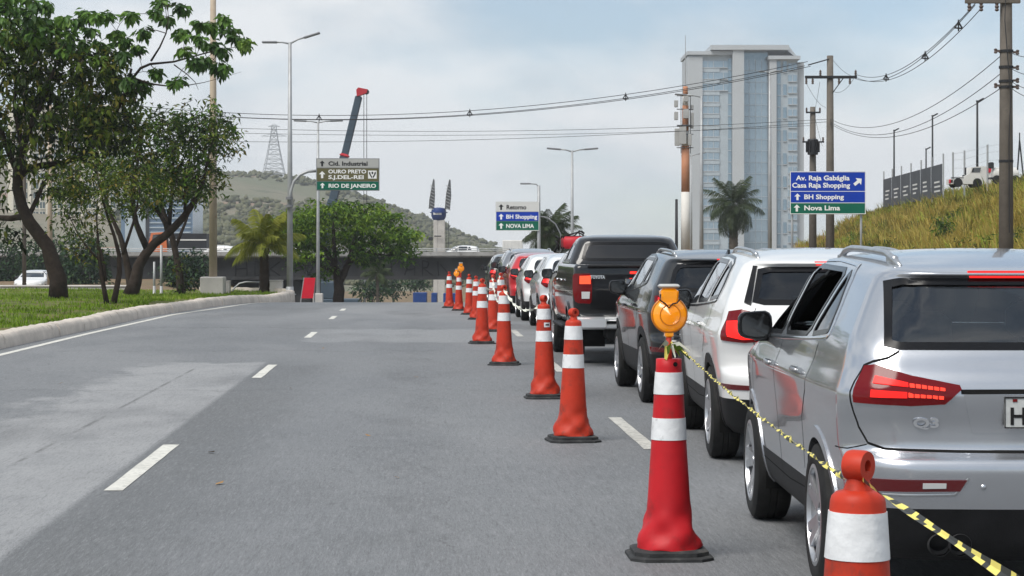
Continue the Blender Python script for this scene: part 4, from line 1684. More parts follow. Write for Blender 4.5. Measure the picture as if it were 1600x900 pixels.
def blades(n, sampler, h, w, name, material, seed=3, lean=.5, varfn=None):
    """n grass blades as one mesh; sampler(rng, n) -> positions (n,3)"""
    r = np.random.default_rng(seed)
    P = sampler(r, n)
    n = len(P)
    a = r.uniform(0, 2 * PI, n)
    hh = h[0] + (h[1] - h[0]) * r.random(n) ** 1.6
    ww = w[0] + (w[1] - w[0]) * r.random(n)
    la, lm = r.uniform(0, 2 * PI, n), hh * lean * r.random(n)
    d = np.stack([np.cos(a), np.sin(a), np.zeros(n)], 1) * ww[:, None] / 2
    mid = P + np.stack([np.cos(la) * lm * .35, np.sin(la) * lm * .35, hh * .6], 1)
    tip = P + np.stack([np.cos(la) * lm, np.sin(la) * lm, hh * (1 - .25 * lm / np.maximum(hh, 1e-6))], 1)
    V = np.stack([P - d, P + d, mid + d * .7, mid - d * .7, tip], 1).reshape(-1, 3)
    b = np.arange(n) * 5
    Fs = np.concatenate([np.stack([b, b + 1, b + 2], 1), np.stack([b, b + 2, b + 3], 1), np.stack([b + 3, b + 2, b + 4], 1)])
    v = varfn(P, r) if varfn else r.random(n)
    me = fast_mesh(name, V, Fs, material, attr=np.repeat(np.clip(v, 0, 1), 5))
    return link(name, me)


def verge_pts(r, n):
    d = 26 + 56 * r.random(n) ** .8
    s = .05 + 22 * r.random(n) ** 1.7
    out = np.zeros((n, 3))
    for i in range(n):
        x, y, z = vfn(s[i], d[i])
        out[i] = (x, y, z)
    px = out[:, 0] / out[:, 1] * F + 800
    nz = np.sin(out[:, 0] * 1.7 + out[:, 1] * .9) * np.sin(out[:, 1] * 1.3 - out[:, 0] * .6) + .6 * np.sin(out[:, 0] * .8 + 2) * np.sin(out[:, 1] * .5) + r.normal(0, .28, n)
    ok = (px > -60) & (nz > -.42) & (s > .12 + .35 * np.abs(np.sin(out[:, 1] * .9) * np.sin(out[:, 1] * .37)))
    for bx, bd, br in ((90, 60, .9), (172, 53, .5), (207, 71, .8), (10, 52, .7)):
        ok &= np.hypot(out[:, 0] - (bx - 800) / F * bd, (out[:, 1] - bd) * .45) > br * (.5 + .7 * r.random(n))
    return out[ok]


def patchy(k):
    def f(P, r):
        q = np.sin(P[:, 0] * .9 + 1.3 * np.sin(P[:, 1] * .37)) * np.sin(P[:, 1] * .55 + P[:, 0] * .21) + .6 * np.sin(P[:, 0] * 2.7 + P[:, 1] * 1.9)
        return .5 + k * q + r.normal(0, .17, len(P))
    return f


stuff(blades(95000, verge_pts, (.03, .125), (.014, .030), 'verge_grass', 'grass_green', 5, .7, patchy(.20)), 'short green grass covering the verge left of the kerb', 'grass')


def slope_tufts():
    """tall grass in tufts: every tuft has its own height, lean and colour"""
    r = np.random.default_rng(9)
    n = 11500
    d = 52 + 156 * r.random(n)
    x = (1195 + 450 * r.random(n) - 800) / F * d
    z = np.array([ground_z(a, b) for a, b in zip(x, d)])
    q1 = np.sin(x * .62 + 1.9 * np.sin(d * .17)) * np.sin(d * .23 + x * .35) + .5 * np.sin(x * 1.9 + d * .7)
    pxx = x / d * F + 800
    ok = (x + KR * d > 15) & (z > .05) & (q1 + r.normal(0, .6, n) > -1.0) & ((pxx > 1300) | (r.random(n) < .30) & (pxx > 1235))
    x, d, z, q1 = x[ok], d[ok], z[ok], q1[ok]
    n = len(x)
    hh = .28 + .85 * r.random(n) ** 2.4 + .5 * (q1 > .5) * r.random(n)
    green = (q1 < -.35) | ((z > 4.4) & (r.random(n) < .6))
    col = np.where(green, .05 + .1 * r.random(n), .47 + .18 * q1 + r.normal(0, .20, n))
    col = np.where(green & (r.random(n) < .55), .97, col)
    per = 17
    X = np.repeat(np.stack([x, d, z - .08], 1), per, 0) + r.normal(0, 1.0, (n * per, 3)) * np.repeat(.10 + .14 * hh, per)[:, None] * np.array([1, 1, .1])
    H = np.repeat(hh, per) * r.uniform(.55, 1.15, n * per)
    cen_ = np.repeat(np.stack([x, d], 1), per, 0)
    la = np.arctan2(X[:, 1] - cen_[:, 1], X[:, 0] - cen_[:, 0]) + r.normal(0, .5, n * per)
    lm = H * r.uniform(.15, .95, n * per)
    wd = r.uniform(.028, .07, n * per)[:, None]
    a = r.uniform(0, 2 * PI, n * per)
    dv = np.stack([np.cos(a), np.sin(a) * .4, np.zeros(n * per)], 1) * wd / 2
    ld = np.stack([np.cos(la), np.sin(la), np.zeros(n * per)], 1)
    mid = X + ld * (lm * .35)[:, None] + np.array([0, 0, 1.0]) * (H * .62)[:, None]
    tip = X + ld * lm[:, None] + np.array([0, 0, 1.0]) * (H * (1 - .3 * lm / H))[:, None]
    V = np.stack([X - dv, X + dv, mid + dv * .75, mid - dv * .75, tip], 1).reshape(-1, 3)
    b = np.arange(n * per) * 5
    Fs = np.concatenate([np.stack([b, b + 1, b + 2], 1), np.stack([b, b + 2, b + 3], 1), np.stack([b + 3, b + 2, b + 4], 1)])
    v = np.clip(np.repeat(col, per) + r.normal(0, .10, n * per), 0, 1)
    return link('slope_grass', fast_mesh('slope_grass', V, Fs, 'grass_dry', attr=np.repeat(v, 5)))


stuff(slope_tufts(), 'tall dry yellow and green grass covering the embankment', 'grass')
# embankment and right-hand pavement
es = knots((10, 60, 1.0))
struct(grid_sheet('earth_bank', knots((0, 36, .8)), knots((176, 228, 2.0)), lambda s, d: (14 + (d - 110) * .03 + s, d, ground_z(14 + (d - 110) * .03 + s, d) - .02), 'red_earth'))
struct(grid_sheet('embankment', knots((0, 36, .8)), knots((40, 176, 2.0)), lambda s, d: (14 + (d - 110) * .03 + s, d, ground_z(14 + (d - 110) * .03 + s, d) - .02), 'slope_soil'))
struct(grid_sheet('sidewalk', [5.72, 6.6, 8.5], knots((-10, 130, 2.5)), lambda u, d: (RX(u, d), d, zroad(d) * (1 - ss(6.5, 13, u)) + .12), 'sidewalk'))
m = MB()
vs = []
ds = knots((-10, 130, 2.5))
for d in ds:
    vs += [(RX(5.6, d), d, zroad(d) - .05), (RX(5.6, d), d, zroad(d) + .13), (RX(5.75, d), d, zroad(d) + .13)]
m.add(vs, [f for i in range(len(ds) - 1) for f in ((3 * i, 3 * i + 1, 3 * i + 4, 3 * i + 3), (3 * i + 1, 3 * i + 2, 3 * i + 5, 3 * i + 4))])
struct(m.build('pavement_kerb', 'kerb_concrete'))
m = MB()
for k in range(9):
    u = rnd.uniform(-5.5, 1.0)
for k, (px, py) in enumerate(((343, 757), (95, 600), (455, 608), (330, 708), (620, 748), (650, 590), (575, 682), (505, 545))):
    d = F * EYE / (py - HOR)
    x = (px - 800) / F * d
    m = MB()
    a = rnd.uniform(0, 6)
    s = rnd.uniform(.03, .06)
    m.add([(-s, 0, .004), (0, -s * .45, .012), (s, 0, .02), (0, s * .45, .006)], [(0, 1, 2), (0, 2, 3)])
    o = tag(m.build('fallen_leaf', 'dry_leaf'), 'small dry fallen leaf lying on the open asphalt', 'leaf', 'leaves scattered on the road')
    o.location = (x, d, .002)
    o.rotation_euler = (0, 0, a)


# ------------------------------------------------------------------ hills and far ground
RID = [(-600, 240), (-200, 248), (0, 256), (200, 268), (300, 271), (350, 276), (420, 283), (500, 297), (560, 311), (610, 330), (650, 345), (690, 362), (745, 383), (800, 392), (900, 398), (2400, 398)]


def hill_z(x, d):
    px = x / d * F + 800
    y = float(np.interp(px, [p[0] for p in RID], [p[1] for p in RID]))
    h = (HOR - y) / F * 900 + EYE + 5.8
    k = ss(420, 900, d) * .86 + .14 * ss(380, 470, d)
    n = 1.6 * math.sin(x * .045 + d * .01) * math.sin(d * .03 + x * .02) + .8 * math.sin(x * .15 + d * .07)
    return -5.9 + max(0, h) * k + (n * k if h > 6 else 0) - (ss(900, 1300, d) * h * .5)


hx = knots((-640, 140, 9))
hy = knots((360, 1250, 14))


def hillmat():
    m, nt, b = nodes_of('hill_scrub')
    t = nt.nodes.new('ShaderNodeTexCoord')
    v = t.outputs['Object']
    a = nnoise(nt, v, .012, 6, .65)
    c = nnoise(nt, v, .05, 6, .7)
    col = nmix(nt, nrange(nt, a, .40, .66), (.175, .155, .11), (.11, .12, .07))
    col = nmix(nt, nm(nt, 'MULTIPLY', nrange(nt, c, .55, .66), .85), col, (.045, .062, .028))
    col = nmix(nt, nm(nt, 'MULTIPLY', nrange(nt, nnoise(nt, v, .02, 5, .6), .60, .68), .8), col, (.23, .14, .09))
    nt.links.new(col, b.inputs['Base Color'])
    b.inputs['Roughness'].default_value = .95
    bp = nt.nodes.new('ShaderNodeBump')
    bp.inputs['Strength'].default_value = .8
    bp.inputs['Distance'].default_value = 2.0
    nt.links.new(c, bp.inputs['Height'])
    nt.links.new(bp.outputs[0], b.inputs['Normal'])


hillmat()
struct(grid_sheet('hill', hx, hy, lambda x, d: (x, d, hill_z(x, d)), 'hill_scrub'))


def lumps(name, pts, sizes, material, seed, label, cat):
    """many small bushy crowns as one mesh: each a jittered faceted ball of leaves"""
    r = np.random.default_rng(seed)
    bm = bmesh.new()
    bmesh.ops.create_icosphere(bm, subdivisions=1, radius=1)
    bm.verts.ensure_lookup_table()
    bv = np.array([v.co[:] for v in bm.verts])
    bf = np.array([[v.index for v in f.verts] for f in bm.faces])
    bm.free()
    V, Fs, A = [], [], []
    for i, (p, s) in enumerate(zip(pts, sizes)):
        for k in range(3):
            q = bv * (1 + r.normal(0, .22, (len(bv), 1))) * s * np.array([.62, .62, .52]) * r.uniform(.6, 1.05)
            q = q + np.array(p) + r.normal(0, .38, 3) * s * np.array([1, 1, .35]) + np.array([0, 0, s * .35])
            Fs.append(bf + sum(len(x) for x in V[-0:]) * 0 + len(V) * len(bv))
            V.append(q)
            A.append(np.clip(r.uniform(.1, .7) + q[:, 2] * 0 + r.normal(0, .15, len(bv)), 0, 1))
    me = fast_mesh(name, np.concatenate(V), np.concatenate(Fs), material, attr=np.concatenate(A))
    return stuff(link(name, me), label, cat)


hp, hs = [], []
while len(hp) < 3600:
    px, d = rnd.uniform(190, 770), 400 + 620 * rnd.random()
    x = (px - 800) / F * d
    q = math.sin(x * .03 + d * .011) + math.sin(d * .021 - x * .017) + .9 * math.sin(x * .011)
    if q + rnd.uniform(-1.6, 1.2) < -.35 - .9 * ss(780, 560, d):
        continue
    hp.append((x, d, hill_z(x, d)))
    hs.append(rnd.uniform(.8, 2.3) * (1 if d > 500 else .8))
lumps('hillside_scrub', hp, hs, 'leaves_hill', 4, 'scattered dark scrub and trees dotting the distant hillside', 'scrub')


# ------------------------------------------------------------------ trees
def leaf_cloud(centres, per, size, name, material, parent, seed, droop=(-.2, 1.0), spread=.22, aspect=.36, varfn=None, flat=1.0, wide=.5):
    """whorls of folded leaves round each centre"""
    r = np.random.default_rng(seed)
    Cn = np.repeat(np.asarray(centres, float), per, axis=0)
    n = len(Cn)
    az = r.uniform(0, 2 * PI, n)
    el = -r.uniform(droop[0], droop[1], n)
    D = np.stack([np.cos(az) * np.cos(el), np.sin(az) * np.cos(el), np.sin(el)], 1)
    L = r.uniform(size[0], size[1], n)[:, None]
    base = Cn + r.normal(0, spread, (n, 3)) * np.array([1, 1, flat]) + D * L * .1
    side = np.cross(D, np.array([0, 0, 1.0]))
    side /= np.maximum(1e-6, np.linalg.norm(side, axis=1))[:, None]
    tw = r.normal(0, .5, n)[:, None]
    up = np.cross(side, D)
    side = side * np.cos(tw) + up * np.sin(tw)
    up = np.cross(side, D)
    Wd = L * aspect * .5
    mid = base + D * L * wide
    tip = base + D * L + np.array([0, 0, -1.0]) * L * .18
    V = np.stack([base, mid + side * Wd + up * Wd * .35, tip, mid - side * Wd + up * Wd * .35], 1).reshape(-1, 3)
    b = np.arange(n) * 4
    Fs = np.concatenate([np.stack([b, b + 1, b + 2], 1), np.stack([b, b + 2, b + 3], 1)])
    cv = r.normal(0, .17, len(centres)).repeat(per)
    v = .40 + 1.3 * cv + r.normal(0, .17, n)
    if varfn is not None:
        v = v + varfn(base)
    me = fast_mesh(name, V, Fs, material, attr=np.repeat(np.clip(v, 0, 1), 4))
    o = link(name, me, parent)
    o['kind'] = 'stuff'
    return o


def grow(limbs, targets, seed, twig=(.035, .008), sub=.5, wig=.12):
    """limbs: list of [(point, radius)...]; every target is joined to the nearest wood by a bending twig"""
    r = random.Random(seed)
    m = MB()
    nodes, rad = [], []
    for lb in limbs:
        pts, rs = [], []
        for (p, a), (q, b) in zip(lb, lb[1:]):
            k = max(1, int((Vector(q) - Vector(p)).length / .35))
            for j in range(k):
                t = j / k
                pts.append(Vector(p).lerp(Vector(q), t)); rs.append(a + (b - a) * t)
        pts.append(Vector(lb[-1][0])); rs.append(lb[-1][1])
        for i in range(2):
            pts = [pts[0]] + [(a + b * 2 + c) / 4 for a, b, c in zip(pts, pts[1:], pts[2:])] + [pts[-1]]
        pts = [p + Vector((r.uniform(-1, 1), r.uniform(-1, 1), r.uniform(-.5, .5))) * rs[i] * .22 for i, p in enumerate(pts)]
        m.tube(pts, rs, 9)
        nodes += [p[:] for p in pts]
        rad += rs
    N = np.array(nodes)
    R = np.array(rad)
    T = [Vector(t) for t in targets]
    dist = [float(np.min(np.linalg.norm(N - np.array(t), axis=1))) for t in T]
    for i in sorted(range(len(T)), key=lambda k: dist[k]):
        t = T[i]
        dd = np.linalg.norm(N - np.array(t), axis=1) + R * 0.0
        dd = dd + np.where(N[:, 2] > t.z + .2, .35, 0)
        k = int(np.argmin(dd))
        p = Vector(N[k])
        ln = (t - p).length
        if ln < .05:
            continue
        n = max(2, int(ln / sub) + 1)
        r0 = min(R[k] * .72, twig[1] + (twig[0] - twig[1]) * min(1, ln / 1.5))
        pts, rs = [], []
        bend = Vector((r.uniform(-1, 1), r.uniform(-1, 1), r.uniform(-.2, .9))) * ln * wig
        for j in range(n + 1):
            s = j / n
            q = p.lerp(t, s) + bend * math.sin(PI * s)
            if 0 < j < n:
                q += Vector((r.uniform(-1, 1), r.uniform(-1, 1), r.uniform(-1, 1))) * .05 * ln / n
            pts.append(q); rs.append(r0 + (twig[1] - r0) * s)
        m.tube(pts, rs, 5 if r0 > .02 else 4, caps=False)
        N = np.concatenate([N, np.array([q[:] for q in pts[1:]])])
        R = np.concatenate([R, np.array(rs[1:])])
    return m


def tree(name, label, base, limbs, clusters, leaf, bark='bark', group=None, twig=(.035, .008)):
    root = thing(name, label, 'tree', base, 0, group)
    inv = Vector(base)
    lim = [[(Vector(p) - inv, r * leaf.get('wood', 1.0)) for p, r in lb] for lb in limbs]
    cl = [tuple(Vector(c) - inv) for c in clusters]
    g = grow(lim, cl, leaf.get('seed', 1), twig)
    g.build('trunk', bark, root, smooth=True)
    for lf in leaf['layers']:
        sel = [c for i, c in enumerate(cl) if lf['pick'](i, Vector(c) + inv)]
        if sel:
            leaf_cloud(sel, lf['per'], lf['size'], 'crown', lf['mat'], root, lf['seed'], lf.get('droop', (-.2, 1.0)), lf.get('spread', .12), lf.get('aspect', .4), lf.get('varfn'), lf.get('flat', 1.0), lf.get('wide', .5))
    return root


def pxs(d, *pts):
    """limb in picture columns/rows at depth d (+ own depth offset): (px, py, radius[, depth offset])"""
    return [(W(p[0], p[1], d + (p[3] if len(p) > 3 else 0)), p[2]) for p in pts]


def blob_pts(blobs, d, dz, rg):
    """random points in flattened ellipsoids given as (px, py, rx, ry, n[, depth offset])"""
    out = []
    k = d / F
    for b in blobs:
        cx, cy, rx, ry, n = b[:5]
        off = b[5] if len(b) > 5 else 0
        c = W(cx, cy, d + off)
        for _ in range(n):
            while True:
                q = Vector((rg.uniform(-1, 1), rg.uniform(-1, 1), rg.uniform(-1, 1)))
                if .18 < q.length < 1:
                    break
            out.append(c + Vector((q.x * rx * k, q.y * dz, q.z * ry * k)))
    return out


def big_trees():
    rg = random.Random(21)
    # 1: leaning tree by the kerb, leaves in drooping whorls along the top and out over the verge
    d = 60.0
    b1 = W(90, 463, d)
    limbs = [pxs(d, (90, 468, .36), (89, 440, .31), (88, 405, .28), (76, 380, .25), (60, 366, .235), (42, 348, .225), (33, 325, .20), (27, 300, .19), (24, 262, .17), (34, 225, .13, -.4), (52, 190, .10, -.8), (70, 150, .07, -1), (90, 95, .05, -1)),
             pxs(d, (36, 338, .12), (20, 345, .11, .3), (-5, 345, .10, .6), (-40, 320, .08, 1)),
             pxs(d, (42, 345, .10), (52, 322, .085, .2), (69, 284, .07, .3)),
             pxs(d, (26, 280, .13), (40, 255, .13, .3), (62, 257, .12, .6), (90, 262, .10, .9), (120, 252, .09, 1.2), (145, 236, .07, 1.2), (170, 200, .055, 1), (195, 150, .05, .5), (205, 108, .045)),
             pxs(d, (24, 262, .12), (8, 220, .10, -.5), (-15, 170, .08, -1), (-20, 110, .05, -1.2)),
             pxs(d, (34, 225, .10), (20, 160, .07, .6), (30, 100, .05, .8), (40, 55, .03, 1)),
             pxs(d, (195, 150, .05, .5), (215, 103, .05), (236, 95, .045), (250, 100, .04, .2), (272, 101, .037, .2), (290, 90, .03, .3), (318, 82, .024, .2), (352, 76, .014), (378, 72, .008)),
             pxs(d, (236, 95, .04), (252, 74, .032, -.2), (264, 52, .024, -.3), (266, 30, .014, -.3), (262, 8, .008)),
             pxs(d, (205, 120, .035), (235, 132, .032, -.3), (262, 138, .026, -.3), (290, 135, .018, -.2), (318, 131, .012), (345, 122, .007), (378, 112, .004)),
             pxs(d, (272, 101, .024, .2), (292, 118, .018), (316, 128, .012), (310, 140, .006))]
    top = [(254, 4), (283, 14), (206, 27), (240, 22), (262, 33), (226, 48), (286, 52), (308, 37), (334, 38), (352, 28), (357, 50), (380, 66), (372, 64), (311, 62), (326, 70), (345, 78), (300, 97), (316, 98), (335, 100), (349, 108), (242, 112), (276, 127), (286, 76),
           (130, 22), (155, 28), (168, 25), (100, 32), (70, 10), (46, 40), (10, 10), (30, 14), (52, 4), (-10, 25), (58, 60), (85, 50), (110, 55), (140, 48), (95, 76), (75, 72), (178, 52), (160, 70), (195, 66), (188, 85), (30, 50), (15, 60), (48, 85), (10, 92), (208, 128), (228, 135), (190, 130), (122, 84), (212, 75), (120, 32), (-30, 50), (-40, 10), (-20, 90), (2, 30), (20, 34), (38, 24), (62, 30), (12, -4), (40, -6), (78, 36), (5, 50), (28, 70), (64, 48), (100, 66), (135, 66), (150, 92), (172, 104)]
    c1 = [W(x + rg.uniform(-6, 6), y - 3 + rg.uniform(-3, 5), d + rg.uniform(-2.0, 1.6)) for x, y in top for _ in (0, 1)]
    ntop = len(c1)
    inner = blob_pts([(70, 110, 110, 60, 95), (130, 130, 90, 60, 90), (30, 170, 110, 80, 120), (110, 185, 90, 55, 100), (160, 160, 55, 55, 60), (60, 240, 90, 40, 60), (-20, 240, 60, 70, 45), (165, 110, 55, 40, 40), (10, 120, 70, 70, 60), (150, 215, 40, 35, 40), (40, 70, 70, 45, 60), (190, 190, 35, 50, 40)], d, 2.3, rg)
    low = blob_pts([(105, 300, 34, 14, 10, 2), (20, 345, 30, 40, 10, 1), (100, 290, 60, 20, 14, 2)], d, 1.0, rg)
    topset = ntop
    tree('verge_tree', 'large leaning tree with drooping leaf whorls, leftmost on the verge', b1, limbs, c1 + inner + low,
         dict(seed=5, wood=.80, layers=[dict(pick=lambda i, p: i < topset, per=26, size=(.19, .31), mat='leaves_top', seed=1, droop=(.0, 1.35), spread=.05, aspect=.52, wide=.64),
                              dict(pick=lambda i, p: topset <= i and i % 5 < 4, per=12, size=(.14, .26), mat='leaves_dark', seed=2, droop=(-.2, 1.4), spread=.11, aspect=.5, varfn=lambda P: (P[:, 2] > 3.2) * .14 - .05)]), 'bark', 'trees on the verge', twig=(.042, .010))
    # 2: slim multi-stemmed tree
    d = 53.0
    b2 = W(172, 476, d)
    limbs = [pxs(d, (168, 478, .085), (163, 455, .07), (156, 420, .06), (150, 398, .05), (158, 372, .03), (150, 330, .02)),
             pxs(d, (165, 440, .05), (160, 405, .045), (165, 392, .04), (150, 376, .02)),
             pxs(d, (177, 478, .10), (180, 455, .085), (188, 428, .08), (192, 398, .065), (180, 372, .05), (166, 340, .04), (155, 300, .025), (150, 262, .015)),
             pxs(d, (192, 398, .05), (198, 370, .045), (212, 352, .04), (215, 318, .03), (220, 290, .02)),
             pxs(d, (156, 408, .04), (138, 392, .03), (122, 372, .02), (105, 340, .012), (100, 310, .008))]
    c2 = blob_pts([(150, 280, 60, 40, 50), (185, 300, 50, 40, 45), (120, 310, 50, 35, 32), (215, 290, 45, 35, 34), (135, 352, 45, 30, 16), (140, 385, 30, 20, 10), (105, 290, 40, 30, 20)], d, 1.4, rg)
    tree('verge_tree', 'slim multi-stemmed tree nearest the kerb on the verge', b2, limbs, c2, dict(seed=8, wood=.85, layers=[dict(pick=lambda i, p: True, per=11, size=(.09, .19), mat='leaves_dark', seed=3, spread=.16, varfn=lambda P: np.full(len(P), .12))]), 'bark', 'trees on the verge', twig=(.022, .006))
    # 3: forked tree with a broad twiggy crown
    d = 71.0
    b3 = W(207, 457, d)
    limbs = [pxs(d, (205, 462, .37), (207, 440, .30), (217, 415, .25), (228, 392, .22), (240, 378, .20), (258, 370, .185), (276, 357, .175), (287, 340, .165), (294, 322, .15), (308, 310, .12), (318, 295, .10), (321, 270, .075), (325, 235, .05), (340, 205, .03)),
             pxs(d, (230, 388, .16), (221, 370, .145), (212, 350, .13), (206, 330, .12), (206, 300, .10), (212, 262, .08), (222, 225, .05), (225, 190, .03)),
             pxs(d, (205, 455, .20), (200, 420, .16), (194, 385, .13), (190, 365, .11), (178, 352, .09), (170, 330, .07), (160, 290, .05)),
             pxs(d, (262, 368, .12), (264, 350, .11, .4), (252, 330, .10, .7), (235, 318, .085, 1), (222, 312, .07, 1.2)),
             pxs(d, (264, 352, .10, .4), (266, 330, .09, .4), (270, 300, .07, .5), (272, 262, .05, .6), (270, 225, .035), (262, 195, .02)),
             pxs(d, (290, 335, .08), (285, 312, .07, -.4), (290, 280, .055, -.5), (298, 240, .04, -.6), (302, 200, .025, -.6))]
    c3 = blob_pts([(255, 235, 70, 55, 110), (215, 255, 55, 60, 80), (300, 240, 50, 60, 85), (325, 215, 40, 40, 55), (345, 205, 30, 35, 34), (275, 285, 60, 35, 60), (320, 280, 32, 35, 34), (185, 250, 50, 50, 60), (235, 190, 50, 30, 50), (310, 180, 45, 25, 26), (225, 320, 45, 20, 24), (355, 235, 20, 14, 8)], d, 2.4, rg)
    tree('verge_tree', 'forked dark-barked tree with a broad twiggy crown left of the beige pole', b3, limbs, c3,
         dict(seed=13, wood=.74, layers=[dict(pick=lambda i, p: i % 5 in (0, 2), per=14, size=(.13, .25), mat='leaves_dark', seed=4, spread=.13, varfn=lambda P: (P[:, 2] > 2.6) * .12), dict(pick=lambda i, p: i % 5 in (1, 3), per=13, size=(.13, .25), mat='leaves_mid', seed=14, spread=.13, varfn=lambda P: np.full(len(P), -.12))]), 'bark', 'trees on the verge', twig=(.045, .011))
    # 4: thin trunk with creeper, under the forked tree
    d = 76.0
    limbs = [pxs(d, (284, 462, .17), (281, 430, .13), (277, 400, .12), (272, 378, .11), (262, 350, .10), (252, 320, .07), (245, 290, .05), (250, 255, .03)), pxs(d, (274, 385, .07), (290, 350, .05, .6), (300, 315, .04, 1), (306, 280, .02, 1))]
    c4 = blob_pts([(250, 280, 40, 30, 40), (300, 290, 30, 30, 30), (283, 425, 8, 25, 8), (283, 450, 12, 8, 5)], d, 1.2, rg)
    tree('verge_tree', 'thin bent tree with creeper on its trunk beside the beige pole', W(284, 459, d), limbs, c4, dict(seed=17, layers=[dict(pick=lambda i, p: True, per=11, size=(.10, .21), mat='leaves_dark', seed=6, spread=.15)]), 'bark', 'trees on the verge')
    # middle tree beyond the crest
    d = 108.0
    gz = ground_z(W(530, 470, d).x, d)
    b5 = Vector((W(530, 470, d).x, d, gz))
    limbs = [[(b5, .34), (W(530, 455, d), .28), (W(531, 438, d), .24), (W(522, 412, d), .17), (W(505, 385, d), .12), (W(480, 360, d), .07), (W(455, 350, d), .04)],
             pxs(d, (531, 440, .20), (542, 415, .17, .3), (556, 395, .13, .4), (585, 375, .09, .3), (615, 362, .06), (640, 368, .03)),
             pxs(d, (524, 415, .12), (522, 385, .11, -.4), (520, 355, .08, -.6), (525, 330, .04, -.6)),
             pxs(d, (545, 410, .12), (552, 380, .10, .6), (565, 352, .07, .8), (570, 330, .04, .8)),
             pxs(d, (530, 430, .10), (512, 420, .09, .8), (480, 405, .06, 1), (455, 385, .04, 1)),
             pxs(d, (556, 395, .08), (580, 395, .06, -1), (610, 400, .04, -1.2))]
    up = blob_pts([(470, 345, 40, 20, 46), (515, 332, 48, 18, 60), (560, 336, 45, 18, 54), (600, 352, 36, 18, 42), (632, 366, 24, 14, 24), (443, 352, 22, 18, 24), (490, 362, 45, 22, 40), (540, 355, 50, 22, 44), (646, 372, 10, 8, 6)], d, 3.2, rg)[::2]
    lo = blob_pts([(455, 378, 28, 18, 30), (490, 392, 34, 20, 36), (505, 420, 22, 16, 16), (590, 385, 40, 18, 40), (620, 392, 26, 16, 22), (560, 380, 40, 20, 36), (475, 410, 22, 14, 12), (636, 400, 14, 12, 7), (575, 408, 20, 10, 8)], d, 2.8, rg)[::2]
    n5 = len(up)
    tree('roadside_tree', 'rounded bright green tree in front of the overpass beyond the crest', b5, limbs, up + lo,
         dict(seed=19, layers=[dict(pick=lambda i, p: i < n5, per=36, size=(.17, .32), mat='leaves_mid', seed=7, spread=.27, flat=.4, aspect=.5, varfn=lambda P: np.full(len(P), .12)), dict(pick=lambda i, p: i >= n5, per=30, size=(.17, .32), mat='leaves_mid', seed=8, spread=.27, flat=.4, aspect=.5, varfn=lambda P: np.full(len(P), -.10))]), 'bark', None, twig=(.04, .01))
    # shrubs and trees beyond the verge, one by one
    spec = [(8, 400, 46, 52, 150, 'dark leafy shrub at the left edge behind the verge', 60), (75, 402, 44, 42, 142, 'dark leafy shrub behind the white car and leaning tree', 50), (128, 402, 40, 46, 136, 'dense blue-green shrub right of the leaning trunk', 60),
            (290, 418, 32, 24, 132, 'dark shrub below the overpass beside the beige pole', 50)]
    for k, (cx, cy, rx, ry, dd, lab, n) in enumerate(spec):
        c = W(cx, cy, dd)
        bz = ground_z(c.x, dd)
        base = Vector((c.x, dd, bz))
        limbs = [[(base, .13), (Vector((c.x + .2, dd, (bz + c.z) / 2)), .10), (c, .05)]]
        cl = blob_pts([(cx, cy, rx, ry, n), (cx + rx * .3, cy + ry * .5, rx * .9, ry * .6, n // 2), (cx - rx * .4, cy + ry * .7, rx * .7, ry * .5, n // 2)], dd, 1.8, rg)
        tree('shrub', lab, base, limbs, cl, dict(seed=30 + k, layers=[dict(pick=lambda i, p: True, per=16, size=(.2, .42), mat='leaves_bush', seed=40 + k, spread=.3, aspect=.5)]), 'bark', 'greenery beyond the verge')
    # weeds and bushes on the embankment
    for k, (px, dd, hh, rr, nn, lab, mt) in enumerate([(1476, 112, 1.5, .55, 26, 'tall green cane plant on the embankment below the fence end', 'leaves_mid'), (1350, 150, 1.0, .9, 26, 'low green bush on the embankment right of the blue sign', 'leaves_mid'), (1545, 96, .8, .9, 24, 'green weed clump on the embankment left of the thick pole', 'leaves_mid'),
                                                         (1440, 104, .6, .8, 20, 'brownish weed clump in the middle of the embankment', 'leaves_dark'), (1590, 88, .9, .8, 22, 'green weed clump at the right edge beyond the thick pole', 'leaves_mid'), (1395, 128, .55, .9, 18, 'dark weed clump on the lower embankment left part', 'leaves_dark'), (1505, 124, .6, 1.0, 20, 'dark weed clump below the white truck', 'leaves_dark')]):
        x = (px - 800) / F * dd
        base = Vector((x, dd, ground_z(x, dd) - .1))
        limbs = [[(base, .03), (base + Vector((.05 * math.cos(q), .1, hh * .6)), .02), (base + Vector((.3 * rr * math.cos(q * 2.1), .1 * q, hh)), .01)] for q in range(3)]
        cl = [base + Vector((rg.gauss(0, rr * .45), rg.gauss(0, rr * .4), abs(rg.gauss(hh * .55, hh * .25)))) for _ in range(nn)]
        root = tree('weed_bush', lab, base, limbs, cl, dict(seed=90 + k, layers=[dict(pick=lambda i, p: True, per=16, size=(.14, .34), mat=mt, seed=95 + k, spread=.13, aspect=.3)]), 'bark_grey', 'weeds on the embankment', twig=(.012, .005))
        root['category'] = 'bush'
